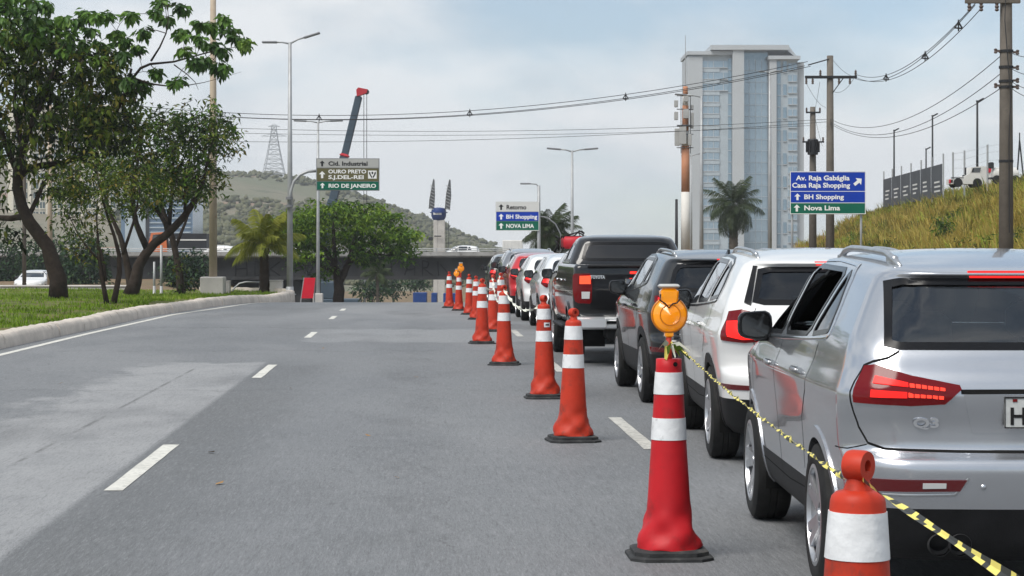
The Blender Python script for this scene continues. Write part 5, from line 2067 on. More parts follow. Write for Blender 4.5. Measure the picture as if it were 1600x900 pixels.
    # trees seen through the gap under the overpass
    for k, (cx, cy, rx, ry, dd, lab) in enumerate([(612, 446, 28, 16, 205, 'dark bush under the overpass right of the trunk'), (650, 440, 18, 10, 240, 'small dark tree below the overpass deck'), (580, 452, 24, 14, 190, 'loose green bush below the overpass near the tree trunk')]):
        c = W(cx, cy, dd)
        base = Vector((c.x, dd, ground_z(c.x, dd)))
        limbs = [[(base, .15), (base.lerp(c, .5) + Vector((.2, 0, 0)), .11), (c, .05)]]
        cl = blob_pts([(cx, cy, rx, ry, 46)], dd, 1.4, rg)
        tree('shrub', lab, base, limbs, cl, dict(seed=60 + k, layers=[dict(pick=lambda i, p: True, per=12, size=(.25, .5), mat='leaves_bush', seed=70 + k, spread=.3, aspect=.5)]), 'bark_grey', 'bushes under the overpass')


def frond_mesh(name, L, material, seed, droop=.9, leaflet=.6, n=30, wid=.02):
    """one palm frond: arching rib with paired leaflets, growing along +x"""
    r = np.random.default_rng(seed)
    m = MB()
    rib = []
    for i in range(13):
        t = i / 12
        rib.append(Vector((L * (t - .18 * droop * t * t), 0, L * (.42 * t - droop * .72 * t * t))))
    V, Fs, A = [], [], []
    def quad(a, b, c, dd, v):
        k = len(V)
        V.extend([a, b, c, dd]); Fs.append((k, k + 1, k + 2, k + 3)); A.extend([v] * 4)
    for i in range(12):
        w0, w1 = .03 * (1 - i / 12) + .006, .03 * (1 - (i + 1) / 12) + .006
        for a, b in ((Vector((0, 1, 0)), Vector((0, 0, 1))), (Vector((0, 0, 1)), Vector((0, -1, 0)))):
            quad(rib[i] + a * w0, rib[i] + b * w0, rib[i + 1] + b * w1, rib[i + 1] + a * w1, .75)
    for i in range(n):
        t = .12 + .86 * i / n
        f = t * 12
        k = min(11, int(f))
        p = rib[k].lerp(rib[k + 1], f - k)
        tn = (rib[k + 1] - rib[k]).normalized()
        ll = leaflet * L * .45 * math.sin(PI * (.18 + .75 * t)) * r.uniform(.85, 1.1)
        for sg in (-1, 1):
            dr = (tn * .55 + Vector((0, sg, 0)) * .8 + Vector((0, 0, r.uniform(-.35, .1)))).normalized()
            q = p + dr * ll * .55
            e = p + dr * ll * .9 + Vector((0, 0, -1)) * ll * (.55 + .4 * r.random())
            sd_ = tn * wid * (.8 + .4 * r.random())
            v = float(np.clip(r.normal(.45, .2), 0, 1))
            quad(p - sd_ * .5, p + sd_ * .5, q + sd_, q - sd_, v)
            quad(q - sd_, q + sd_, e + sd_ * .1, e - sd_ * .1, v)
    return fast_mesh(name, np.array([v[:] for v in V]), np.array(Fs), material, attr=np.array(A))


def palm(label, px, base_y, top_y, d, L, n, material, trunk_r=.16, seed=1, droop=.9, low=-.5, bark='bark_grey', nl=40):
    r = random.Random(seed)
    p = W(px, base_y, d)
    base = Vector((p.x, d, ground_z(p.x, d) if base_y is None or base_y > 0 else 0))
    if d < 83:
        base.z = vz(p.x, d) - .05
    top = W(px, top_y, d)
    root = thing('palm_tree', label, 'palm tree', base, 0)
    m = MB()
    H = top.z - base.z
    prof = []
    k = max(8, int(H / .12))
    for i in range(k + 1):
        t = i / k
        prof.append((trunk_r * (1.15 - .25 * t) * (1 + (.10 if i % 2 else -.04)) * (1.25 if t > .86 else 1), H * t))
    m.lathe(prof, 14)
    m.build('trunk', bark, root, ang=60)
    ms = [frond_mesh('frond', L, material, seed * 7 + k, droop * dr, n=nl) for k, dr in enumerate((.55, .85, 1.15))]
    for i in range(n):
        t = i / n
        o = link('frond', ms[0 if t < .3 else (1 if t < .65 else 2)], root)
        o.location = (0, 0, H - .02 * i * .1)
        o.rotation_euler = (r.uniform(-.2, .2), -(1.05 - (1.05 - low) * t) + r.uniform(-.12, .12), i * 2.399 + r.uniform(-.2, .2))
        s = r.uniform(.85, 1.1)
        o.scale = (s, s, s)
    return root


big_trees()
palm('short palm with yellowing fronds on the end of the verge', 413, 456, 388, 80.0, 1.75, 18, 'palm_yellow', .17, 3, 1.0, .05, 'bark', 58)
palm('tall green palm in front of the glass office tower', 1146, 400, 322, 150.0, 2.5, 40, 'palm_green', .30, 5, .9, -1.15)
palm('dark palm behind the small sign and white cars', 858, 400, 366, 118.0, 2.05, 38, 'palm_green', .42, 9, 1.0, -1.0)
palm('small feathery palm standing under the overpass beside the tree', 590, 440, 428, 135.0, 1.4, 14, 'palm_green', .10, 12, .9, -.6)


# ------------------------------------------------------------------ overpass
def overpass():
    d = 160.0
    x0, x1 = W(-160, 0, d).x, W(1010, 0, d).x
    zr = lambda y: EYE + (HOR - y) / F * d
    xm = (x0 + x1) / 2
    base = Vector((xm, d, zr(437) - 5.2))
    root = thing('overpass', 'dark concrete overpass with graffiti crossing behind the trees', 'bridge', base)
    B = lambda c: Vector(c) - base
    m = MB()
    m.box(B((xm, d + 6.95, zr(418))), (x1 - x0, 12.0, zr(416) - zr(420)), 0)
    m.build('deck', 'concrete', root)
    m = MB()
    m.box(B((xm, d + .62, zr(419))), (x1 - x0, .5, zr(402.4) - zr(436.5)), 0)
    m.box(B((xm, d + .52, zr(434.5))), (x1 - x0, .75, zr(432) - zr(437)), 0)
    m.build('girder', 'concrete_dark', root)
    m = MB()
    for yy in (3.6, 6.6, 9.6):
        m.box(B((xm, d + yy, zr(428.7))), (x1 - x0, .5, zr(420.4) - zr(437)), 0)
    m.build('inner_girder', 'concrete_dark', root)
    m = MB()
    m.box(B((xm, d + .15, zr(397.6))), (x1 - x0, .9, zr(393.6) - zr(402)), 0)
    m.box(B((xm, d - .42, zr(396.6))), (x1 - x0, .16, zr(393.6) - zr(399.6)), 0)
    m.build('parapet', 'concrete', root)
    m = MB()
    for yy in (388.6, 391.2):
        m.tube([B((x0, d - .42, zr(yy))), B((x1, d - .42, zr(yy)))], .032, 6)
    rail = m.build('railing', 'galvanised', root)
    px = -150
    pm = MB()
    pm.box((0, 0, 0), (.07, .07, zr(388) - zr(394)))
    po = pm.build('rail_post', 'galvanised', rail)
    pme = po.data
    bpy.data.objects.remove(po)
    while px < 1000:
        o = link('rail_post', pme, rail)
        o.location = B((W(px, 0, d).x, d - .42, zr(391)))
        px += 32
    for px, w in ((470, 1.4), (120, 1.4), (860, 1.4)):
        m = MB()
        p = W(px, 0, d)
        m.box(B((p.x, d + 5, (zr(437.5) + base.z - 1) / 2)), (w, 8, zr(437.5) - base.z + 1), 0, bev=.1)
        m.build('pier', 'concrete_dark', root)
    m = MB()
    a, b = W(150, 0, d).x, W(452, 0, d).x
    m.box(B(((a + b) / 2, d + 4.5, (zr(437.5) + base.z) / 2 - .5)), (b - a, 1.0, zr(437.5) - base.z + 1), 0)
    m.build('abutment_wall', 'concrete_dark', root)
    for q in np.arange(330, 1000, 74):
        m = MB()
        m.box(B((W(q, 0, d).x, d + .345, zr(419))), (.12, .06, zr(403.5) - zr(431)), 0)
        m.build('stiffener', 'concrete_dark', root)
    # spray-painted letters
    def stroke(mm, pts):
        for (ax, ay), (bx, by) in zip(pts, pts[1:]):
            mm.tube([B(W(ax, ay, d + .335)), B(W(bx, by, d + .335))], .042, 5)
    G = {'T': ([(592, 409), (604, 407)], [(598, 408), (599, 430)]), 'I': ([(612, 408), (612, 431)],), 'A': ([(632, 430), (640, 407), (648, 409), (648, 430)], [(634, 422), (648, 420)]), 'R': ([(660, 431), (660, 407), (670, 410), (668, 418), (661, 419), (676, 430)],),
         'K': ([(684, 408), (685, 431)], [(703, 431), (688, 413)]), 'K2': ([(420, 408), (421, 431)], [(437, 409), (422, 420), (438, 431)]), 'V': ([(474, 409), (482, 430), (492, 410)],), 'H': ([(368, 409), (368, 431)], [(385, 409), (386, 430)], [(368, 420), (386, 419)]), 'D': ([(398, 431), (399, 408), (412, 412), (412, 428), (398, 431)],)}
    for k, v in G.items():
        m = MB()
        for s in v:
            stroke(m, s)
        m.build('graffiti_letter', 'graffiti', root)
    return zr(416)


DECK = overpass()


def deck_truck():
    d = 166.0
    p = W(283, 0, d)
    root = thing('box_truck', 'truck with an orange cab and black box on the overpass', 'truck', (p.x, d, DECK))
    z = lambda y: EYE + (HOR - y) / F * d - DECK
    x = lambda q: (q - 283) / F * d
    m = MB()
    m.box(((x(268) + x(326)) / 2, 0, (z(365) + z(394)) / 2 + .1), (x(326) - x(268), 2.4, z(365) - z(394) - .2), 0, bev=.03)
    bx = m.build('cargo_box', 'steel_dark', root)
    m = MB()
    m.box(((x(268) + x(326)) / 2, -1.215, z(375)), (x(326) - x(268), .02, .10), 0)
    m.build('stripe', 'pole_white', bx)
    m = MB()
    m.prism([(x(236), z(394)), (x(236), z(380)), (x(240), z(364)), (x(263), z(362.5)), (x(265), z(394))], -1.15, 1.15, 'XZ')
    cab = m.build('cab', 'paint_orange', root)
    m = MB()
    m.prism([(x(240), z(381)), (x(243), z(367)), (x(255), z(366)), (x(255), z(381))], -1.17, 1.17, 'XZ')
    m.build('cab_window', 'glass_dark', cab)
    m = MB()
    m.box((x(285), 0, .5), (x(326) - x(240), 1.0, .25))
    m.build('chassis', 'steel_dark', root)
    for q in (248, 300, 315):
        for sy in (-1.0, 1.0):
            m = MB()
            m.lathe([(.2, -.14), (.45, -.14), (.48, -.1), (.48, .1), (.45, .14), (.2, .14)], 18, 0, (x(q), sy, .48), 'Y')
            m.build('wheel', 'rubber', root, ang=40)


deck_truck()


def deck_container():
    d = 168.0
    p = W(801, 0, d)
    root = thing('box_trailer', 'pale grey box trailer on the overpass behind the small sign', 'trailer', (p.x, d, DECK))
    m = MB()
    m.box((0, 0, 1.38), (1.6, 2.3, 1.25), 0, bev=.04)
    m.build('cargo_box', 'machine_white', root)
    m = MB()
    for q in np.arange(-.7, .75, .28):
        m.box((q, -1.16, 1.38), (.05, .03, 1.1))
    m.build('rib_panel', 'machine_white', root)
    m = MB()
    m.box((0, 0, .62), (1.5, 1.0, .2))
    m.build('chassis', 'steel_dark', root)
    for q in (-.5, .5):
        for sy in (-.95, .95):
            m = MB()
            m.lathe([(.2, -.12), (.42, -.12), (.46, -.08), (.46, .08), (.42, .12), (.2, .12)], 18, 0, (q, sy, .46), 'Y')
            m.build('wheel', 'rubber', root, ang=40)


deck_container()


# ------------------------------------------------------------------ poles, lamps, signs
def gz_at(px, d):
    x = (px - 800) / F * d
    if d < 82 and px < 470:
        return vz(x, d)
    return ground_z(x, d)


def lamp_post(label, px, d, top_y, arms, r=(.11, .055), base_z=None, material='galvanised', group='street lamps', block=None, name='street_lamp'):
    z0 = gz_at(px, d) if base_z is None else base_z
    p = W(px, top_y, d)
    base = Vector((p.x, d, z0))
    root = thing(name, label, 'street lamp' if arms else 'pole', base, 0, group)
    H = p.z - z0
    m = MB()
    m.tube([(0, 0, 0), (0, 0, H * .5), (0, 0, H)], [r[0], (r[0] + r[1]) / 2, r[1]], 12)
    m.lathe([(r[0] * 1.9, 0), (r[0] * 1.9, .03), (r[0] * 1.15, .05), (r[0] * 1.1, .3)], 12)
    m.build('pole', material, root, smooth=True)
    k = d / F
    for dx, dy, hl in arms:                      # arm end offset in pixels, head length in metres
        a = MB()
        ex, ez = dx * k, -dy * k
        sg = 1 if dx > 0 else -1
        a.tube([(0, 0, H - .06), (ex * .35, 0, H + ez * .5), (ex * .62, 0, H + ez * .8)], .03, 8)
        ao = a.build('arm', material, root, smooth=True)
        h = MB()
        tl = math.atan2(ez * .5, abs(ex) * .4)
        h.box((ex * .62 + sg * hl * .45, 0, H + ez * .8 + hl * .45 * math.sin(tl)), (hl, .26, .07), 0, ry=-sg * tl, bev=.02)
        h.build('lamp_head', 'lamp_grey', ao)
    if block:
        b = MB()
        b.box((0, 0, block[2]), (block[0], block[0], block[1]), 0, bev=.03)
        b.build('base_block', 'concrete_pale', root)
    return root


lamp_post('tall grey double-arm street lamp left of the brown sign', 453, 77.0, 66, [(-34, 0, .55), (36, -9, .62)], (.12, .06))
lamp_post('slender double-arm street lamp behind the brown sign', 497, 100.0, 190, [(-31, -1, .6), (32, -1, .6)], (.10, .05), base_z=-1.9, block=(.46, 1.5, .68))
lamp_post('double-arm street lamp right of the small middle sign', 894, 90.0, 235, [(-30, -2, .6), (32, -2, .6)], (.09, .045), base_z=-1.0)
lamp_post('street lamp with a single arm left of the office tower', 1096, 105.0, 150, [(-38, -2, .6)], (.11, .055), base_z=0)
lamp_post('lower street lamp between antenna pole and palm', 1080, 160.0, 243, [(-10, 0, .5), (18, -3, .6)], (.10, .05), base_z=0)
lamp_post('pole with double lamp head in front of the tower centre', 1203, 120.0, 112, [(-14, 0, .35), (16, -1, .35)], (.12, .06), base_z=0)
lamp_post('thin curved street lamp above the round green tree', 570, 190.0, 330, [(32, -18, .6)], (.10, .05), base_z=-5.4)
lamp_post('tall beige concrete mast with rusty stains beside the forked tree', 333, 78.0, -70, [], (.155, .10), material='pole_beige', group='tall masts', block=(.85, .75, .27), name='mast')
lamp_post('slim grey post on the verge right of the forked trunk', 252, 76.0, 383, [], (.05, .045), group='verge posts', name='post')
lamp_post('short grey post on the verge beside the slim post', 241, 76.0, 409, [], (.045, .04), group='verge posts', name='post')
lamp_post('brown utility mast behind the leaning tree trunk', 78, 98.0, 150, [], (.13, .09), material='pole_beige', group='tall masts', name='mast')
lamp_post('greenish pole rising through the leaning tree crown', 38, 110.0, 120, [], (.11, .09), material='concrete_pole', group='tall masts', name='mast')


def arrow_up(s):
    return [(-.16 * s, -.5 * s), (.16 * s, -.5 * s), (.16 * s, .05 * s), (.46 * s, .05 * s), (0, .5 * s), (-.46 * s, .05 * s), (-.16 * s, .05 * s)]


def flat(name, poly, y, material, parent, thick=.004):
    m = MB()
    m.prism(poly, y - thick, y, 'XZ')
    o = m.build(name, material, parent)
    return fixn(o)


def sign(label, box, d, rows, rz=0.0, border=True, base=None, group='direction signs'):
    x0, x1, y0, y1 = box
    k = d / F
    cx = (x0 + x1) / 2
    c = W(cx, y1, d)
    root = thing('direction_sign', label, 'road sign', c if base is None else base, rz, group)
    dz = c - Vector(root.location)
    X = lambda q: (q - cx) * k + dz.x
    Z = lambda q: (y1 - q) * k + dz.z
    Yf = dz.y
    m = MB()
    m.box(((X(x0) + X(x1)) / 2, Yf + .03, (Z(y0) + Z(y1)) / 2), (X(x1) - X(x0) + .04, .05, Z(y0) - Z(y1) + .04), 0, bev=.01)
    m.build('back_panel', 'sign_back', root)
    for (ya, yb, mt, items) in rows:
        g = .012
        pan = flat('sign_panel', [(X(x0) + g, Z(yb) + g), (X(x1) - g, Z(yb) + g), (X(x1) - g, Z(ya) - g), (X(x0) + g, Z(ya) - g)], Yf - .001, mt, root, .006)
        for it in items:
            if it[0] == 'up':
                s = it[3] * k
                flat('arrow', [(px_ + X(it[1]), pz_ + Z(it[2])) for px_, pz_ in arrow_up(s)], Yf - .009, it[4], pan)
            elif it[0] == 'ne':
                s = it[3] * k
                a = -PI / 4 - .1
                flat('arrow', [(px_ * math.cos(a) - pz_ * math.sin(a) + X(it[1]), px_ * math.sin(a) + pz_ * math.cos(a) + Z(it[2])) for px_, pz_ in arrow_up(s)], Yf - .009, it[4], pan)
            elif it[0] == 'box':
                flat(it[6], [(X(it[1]), Z(it[4])), (X(it[2]), Z(it[4])), (X(it[2]), Z(it[3])), (X(it[1]), Z(it[3]))], Yf - .009 - it[7], it[5], pan)
            else:
                _, body, xa, xb, yb_, cap, tm = it
                sz = cap * k / .69
                lettering('lettering', body, sz, (X(xa), Yf - .012, Z(yb_)), tm, pan, width=X(xb) - X(xa), bold=sz * .028, depth=.001)
    if border:
        m = MB()
        w = .022
        for a, b in (((x0, y0), (x1, y0)), ((x0, y1), (x1, y1))):
            m.box(((X(a[0]) + X(b[0])) / 2, Yf - .003, Z(a[1])), (X(b[0]) - X(a[0]) + w, .016, w))
        for q in (x0, x1):
            m.box((X(q), Yf - .003, (Z(y0) + Z(y1)) / 2), (w, .015, Z(y0) - Z(y1)))
        m.build('sign_border', 'sign_text', root)
    return root, X, Z


T, K_ = 'sign_text', 'sign_ink'
dL = 77.0
s1, X1, Z1 = sign('three-row sign in grey, brown and green on a curved arm', (495, 592, 248, 297), dL - .2, [
    (248, 262.5, 'sign_grey', [('up', 503.5, 255.5, 9, K_), ('t', 'Cid. Industrial', 513, 574, 258.6, 6.2, K_)]),
    (262.5, 283.5, 'sign_brown', [('up', 503.5, 273, 11, T), ('t', 'OURO PRETO', 513, 572, 270.8, 5.6, T), ('t', 'S.J.DEL-REI', 513, 568, 279.6, 5.6, T), ('box', 575, 588.5, 266.5, 279, 'sign_text', 'symbol_panel', 0),
                                       ]),
    (283.5, 297, 'sign_green', [('up', 504, 290, 8.5, T), ('t', 'RIO DE JANEIRO', 513, 587, 293.2, 5.8, T)])], rz=.06, border=False)
# emblem on the symbol panel: two spreading dark wings over a stem
mk = dL / F
for sg in (-1, 1):
    flat('symbol', [(X1(581.8) + sg * .10 * mk * 0 + sg * q[0] * mk, Z1(273) + q[1] * mk) for q in ((.5, -5), (1.6, -4.6), (5.2, 1.5), (5.4, 5), (3.2, 3.6), (2.6, .2), (.6, -2.5))], -.016, 'sign_ink', s1)
flat('symbol', [(X1(581.8) + q[0] * mk, Z1(273) + q[1] * mk) for q in ((-1, 1), (1, 1), (1.4, 4.6), (-1.4, 4.6))], -.016, 'sign_ink', s1)
m = MB()
b = W(543.5, 297, dL - .2)
P = lambda x, y, dd=dL: W(x, y, dd) - b
m.tube([P(453, 320), P(455, 300), P(460, 284), P(470, 273), P(482, 268), P(497, 267)], .055, 10)
m.tube([P(497, 267, dL - .06), P(590, 267, dL - .06)], .04, 8)
m.build('sign_arm', 'galvanised', s1, smooth=True)
for q in (310, 322):
    m = MB()
    m.lathe([(.12, -.05), (.135, -.05), (.135, .05), (.12, .05)], 14, 0, P(453, q))
    m.build('clamp', 'lamp_grey', s1)

dM = 110.0
base = Vector((W(842, 0, dM).x, dM, -1.5))
s2, X2, Z2 = sign('small three-row white, blue and green sign over the queue', (775, 842, 315.5, 360), dM - .15, [
    (315.5, 331, 'sign_white', [('up', 783, 323.5, 9, K_), ('t', 'Retorno', 791, 822, 327, 6.6, K_)]),
    (331, 345.5, 'sign_blue', [('up', 783, 338.5, 9, T), ('t', 'BH Shopping', 790.5, 839, 341.6, 6.2, T)]),
    (345.5, 360, 'sign_green', [('up', 783, 352.8, 9, T), ('t', 'NOVA LIMA', 790.5, 834, 356, 6.0, T)])], base=base)
m = MB()
m.tube([(0, 0, 0), (0, 0, W(0, 290, dM).z + 1.5)], [.11, .075], 12)
P = lambda x, y: W(x, y, dM) - base
m.tube([P(842, 292), P(838, 288), P(830, 287), P(824, 287)], .035, 8)
m.build('post', 'galvanised', s2, smooth=True)
m = MB()
m.box(P(821, 287), (.55, .22, .08), 0, bev=.02)
m.build('lamp_head', 'lamp_grey', s2)
m = MB()
m.tube([P(843, 338), P(855, 340), P(868, 350), P(876, 366), P(877, 392)], .035, 8)
m.build('brace', 'lamp_grey', s2, smooth=True)

dR = 80.0
base = Vector((W(1293.5, 0, dR).x, dR, ground_z(W(1293, 0, dR).x, dR)))
s3, X3, Z3 = sign('large blue and green direction sign on two posts by the embankment', (1235, 1352, 268.5, 334), dR - .12, [
    (268.5, 299, 'sign_blue', [('t', 'Av. Raja Gabáglia', 1244, 1328, 281.6, 7.2, T), ('t', 'Casa Raja Shopping', 1237.5, 1328, 293, 7.2, T), ('ne', 1340.5, 284, 15, T)]),
    (299, 317, 'sign_blue', [('up', 1246, 307.5, 10.5, T), ('t', 'BH Shopping', 1256, 1318, 311, 7.0, T)]),
    (317, 334, 'sign_green', [('up', 1245, 325, 11, T), ('t', 'Nova Lima', 1256, 1312, 328.4, 7.2, T)])], base=base)
for q in (1238.5, 1346.5):
    m = MB()
    m.tube([(X3(q), .04, 0), (X3(q), .04, Z3(269))], .045, 10)
    m.build('post', 'galvanised', s3, smooth=True)
m = MB()
for q in (299, 317):
    m.box(((X3(1235) + X3(1352)) / 2, -.123, Z3(q)), (X3(1352) - X3(1235), .014, .02))
m.build('divider', 'sign_text', s3)


# ------------------------------------------------------------------ utility poles and cables
def insul(m, p, h=.22, r=.05):
    m.lathe([(.02, 0), (r, .03), (r * .6, .07), (r, .11), (r * .6, .15), (r * .9, .19), (.015, h)], 10, 0, p)


pA = W(1572, 392, 50.0)
pA.z = ground_z(pA.x, 50.0)
ua = thing('utility_pole', 'thick weathered concrete utility pole at the right edge', 'utility pole', pA, 0, 'utility poles')
m = MB()
m.tube([(0, 0, -.3), (0, 0, 5), (0, 0, 10.5)], [.185, .155, .125], 16)
m.build('pole', 'concrete_pole', ua, smooth=True)
for y in (80, 105, 127, 136, 252):
    m = MB()
    z = W(0, y, 50).z - pA.z
    m.lathe([(.16, -.03), (.172, -.03), (.172, .03), (.16, .03)], 16, 0, (0, 0, z))
    m.build('band', 'steel_dark', ua)
for sg, y in ((1, 82), (1, 106), (1, 126), (-1, 80), (1, 136), (-1, 134)):
    m = MB()
    z = W(0, y, 50).z - pA.z
    m.box((sg * .2, -.05, z), (.09, .06, .05))
    m.lathe([(.02, -.06), (.045, -.04), (.03, 0), (.045, .04), (.02, .06)], 10, 0, (sg * .26, -.05, z))
    m.build('insulator', 'porcelain', ua)
m = MB()
zt = W(0, 3, 50).z - pA.z
m.box((-.35, -.14, zt), (1.3, .09, .10), 0, bev=.01)
m.build('crossarm', 'concrete_pole', ua)
for x in (-.9, -.62, -.25):
    m = MB()
    insul(m, (x, -.14, zt - .24), .22, .055)
    m.build('insulator', 'porcelain', ua)
m = MB()
m.tube([(.02, -.2, 10), (-.1, -.3, 7.0), (.05, -.25, 5.2), (.02, -.2, 4.2), (.03, -.2, 2)], .012, 5)
m.build('down_lead', 'cable', ua)

dB = 90.0
pB = W(1297, 392, dB)
pB.z = 0
ub = thing('utility_pole', 'dark utility pole with a long crossarm behind the blue sign', 'utility pole', pB, 0, 'utility poles')
m = MB()
m.tube([(0, 0, -.3), (0, 0, 5), (0, 0, W(0, 87, dB).z)], [.20, .165, .135], 14)
m.build('pole', 'concrete_pole', ub, smooth=True)
m = MB()
zc = W(0, 121, dB).z
xl, xr = (1257 - 1297) / F * dB, (1338 - 1297) / F * dB
m.box(((xl + xr) / 2, -.16, zc), (xr - xl, .10, .12), 0, bev=.01)
m.build('crossarm', 'steel_dark', ub)
for q in (1259, 1269, 1281, 1310, 1327, 1336):
    m = MB()
    insul(m, ((q - 1297) / F * dB, -.16, zc + (.05 if q in (1281, 1336) else -.30)), .26, .06)
    m.build('insulator', 'porcelain', ub)
m = MB()
m.tube([(0, -.1, W(0, 92, dB).z), ((1262 - 1297) / F * dB, -.1, W(0, 102, dB).z)], .03, 6)
m.tube([(0, -.1, W(0, 150, dB).z), ((1318 - 1297) / F * dB, -.14, zc)], .02, 6)
m.build('brace', 'steel_dark', ub)

dC = 108.0
pC = W(1270, 392, dC)
pC.z = 0
uc = thing('utility_pole', 'shorter utility pole carrying a transformer left of the crossarm pole', 'utility pole', pC, 0, 'utility poles')
m = MB()
m.tube([(0, 0, -.3), (0, 0, 5), (0, 0, W(0, 167, dC).z)], [.21, .18, .14], 14)
m.build('pole', 'concrete_pole', uc, smooth=True)
m = MB()
zt = W(0, 230, dC).z
m.lathe([(.05, -.42), (.26, -.40), (.27, -.36), (.27, .30), (.29, .32), (.24, .40), (.05, .42)], 16, 0, (-.05, -.34, zt))
for a in np.linspace(0, 2 * PI, 12, endpoint=False):
    m.box((-.05 + .31 * math.cos(a), -.34 + .31 * math.sin(a), zt), (.10, .012, .55), 0, rz=a)
m.build('transformer', 'steel_dark', uc)
m = MB()
m.box((0, -.16, W(0, 176, dC).z), (.75, .07, .08))
m.box((0, -.16, W(0, 222, dC).z), (1.1, .07, .08))
m.build('crossarm', 'steel_dark', uc)
for x, y in ((-.34, 176), (.34, 176), (-.5, 222), (.5, 222), (.1, 222)):
    m = MB()
    insul(m, (x, -.16, W(0, y, dC).z + .03), .22, .06)
    m.build('insulator', 'porcelain', uc)


def span(p, q, sag, n=26):
    return [Vector(p).lerp(Vector(q), i / n) - Vector((0, 0, sag * 4 * (i / n) * (1 - i / n))) for i in range(n + 1)]


def cable(label, p, q, sag, r=.012, group='overhead wires'):
    base = Vector(q)
    m = MB()
    m.tube([v - base for v in span(p, q, sag)], r, 5)
    o = tag(m.build('overhead_wire', 'cable'), label, 'wire', group)
    o.location = base
    return o


def bundle(label, ends, sag, r, spots, group='spaced cable runs', ts=.75):
    """spaced cable run: three conductors held apart by spacers"""
    p, q = ends
    base = Vector(q)
    root = thing('cable_run', label, 'cable', base, 0, group)
    tri = [(a_ * ts, b_ * ts) for a_, b_ in ((0, .14), (-.16, -.10), (.16, -.13))]
    for dx, dz_ in tri:
        m = MB()
        pts = span(p, q, sag, 40)
        m.tube([v - base + Vector((dx, 0, dz_)) for v in pts], r, 5)
        m.build('conductor', 'cable', root)
    pts = span(p, q, sag, 40)
    for px in spots:
        best = min(pts, key=lambda v: abs(v.x / v.y * F + 800 - px))
        c = best - base
        m = MB()
        for (ax, az), (bx, bz) in ((tri[0], tri[1]), (tri[1], tri[2]), (tri[2], tri[0])):
            m.tube([c + Vector((ax, 0, az)), c + Vector((bx, 0, bz))], .022, 6)
        m.tube([c + Vector((0, 0, .24 * ts)), c + Vector((0, 0, -.24 * ts))], .02, 6)
        m.build('spacer', 'cable', root)


bundle('spaced cables strung across the sky from the trees to the crossarm pole', (W(78, 152, 98), W(1262, 100, dB)), 1.55, .014, (497, 723, 969))
bundle('spaced cables rising from the crossarm pole to the right-edge pole', (W(1336, 119, dB), W(1530, 4, 50)), .75, .011, (1385, 1443, 1494), ts=.62)
for k, (a, b, sg, lab) in enumerate([
        ((1297, 186, dB), (78, 186, 98), .55, 'upper thin wire running left from the crossarm pole'), ((1297, 190, dB), (78, 214, 98), .5, 'lower thin wire running left from the crossarm pole'),
        ((1270, 196, dC), (78, 198, 98), .45, 'thin wire running left from the transformer pole'),
        ((1297, 186, dB), (1572, 80, 50), .95, 'upper thin wire from crossarm pole to right-edge pole'), ((1297, 190, dB), (1572, 108, 50), 1.0, 'middle thin wire from crossarm pole to right-edge pole'), ((1297, 193, dB), (1572, 132, 50), .9, 'lower thin wire from crossarm pole to right-edge pole'),
        ((1578, 82, 50), (1690, 60, 34), .2, 'top wire leaving the right-edge pole to the right'), ((1578, 106, 50), (1690, 100, 34), .2, 'second wire leaving the right-edge pole to the right'), ((1578, 126, 50), (1690, 128, 34), .2, 'third wire leaving the right-edge pole to the right'), ((1578, 136, 50), (1690, 150, 34), .2, 'lowest wire leaving the right-edge pole to the right'),
        ((1300, 92, dB), (1338, 121, dB), .15, 'short jumper wire right of the crossarm pole top'), ((1336, 119, dB), (1297, 140, dB), .35, 'hanging jumper loop under the crossarm right end'), ((1259, 128, dB), (1290, 168, dC), .2, 'hanging jumper loop from the crossarm left end'), ((1281, 128, dB), (1272, 176, dC), .12, 'short drop wire down to the transformer pole'),
        ((1272, 176, dC), (1285, 228, dC), .1, 'curved lead hanging right of the transformer')]):
    cable(lab, W(*a), W(*b), sg, .010 if k < 6 else .008)

# leaning dark post left of the antenna mast
m = MB()
pp = W(1057, 392, 130.0)
m.tube([(0, 0, 0), (0, 0, W(0, 312, 130).z)], [.11, .08], 10)
m.lathe([(.09, -.02), (.10, 0), (.02, .04)], 10, 0, (0, 0, W(0, 312, 130).z))
o = tag(m.build('post', 'steel_dark', None, smooth=True), 'dark bare post left of the orange antenna mast', 'post')
o.location = (pp.x, 130, 0)


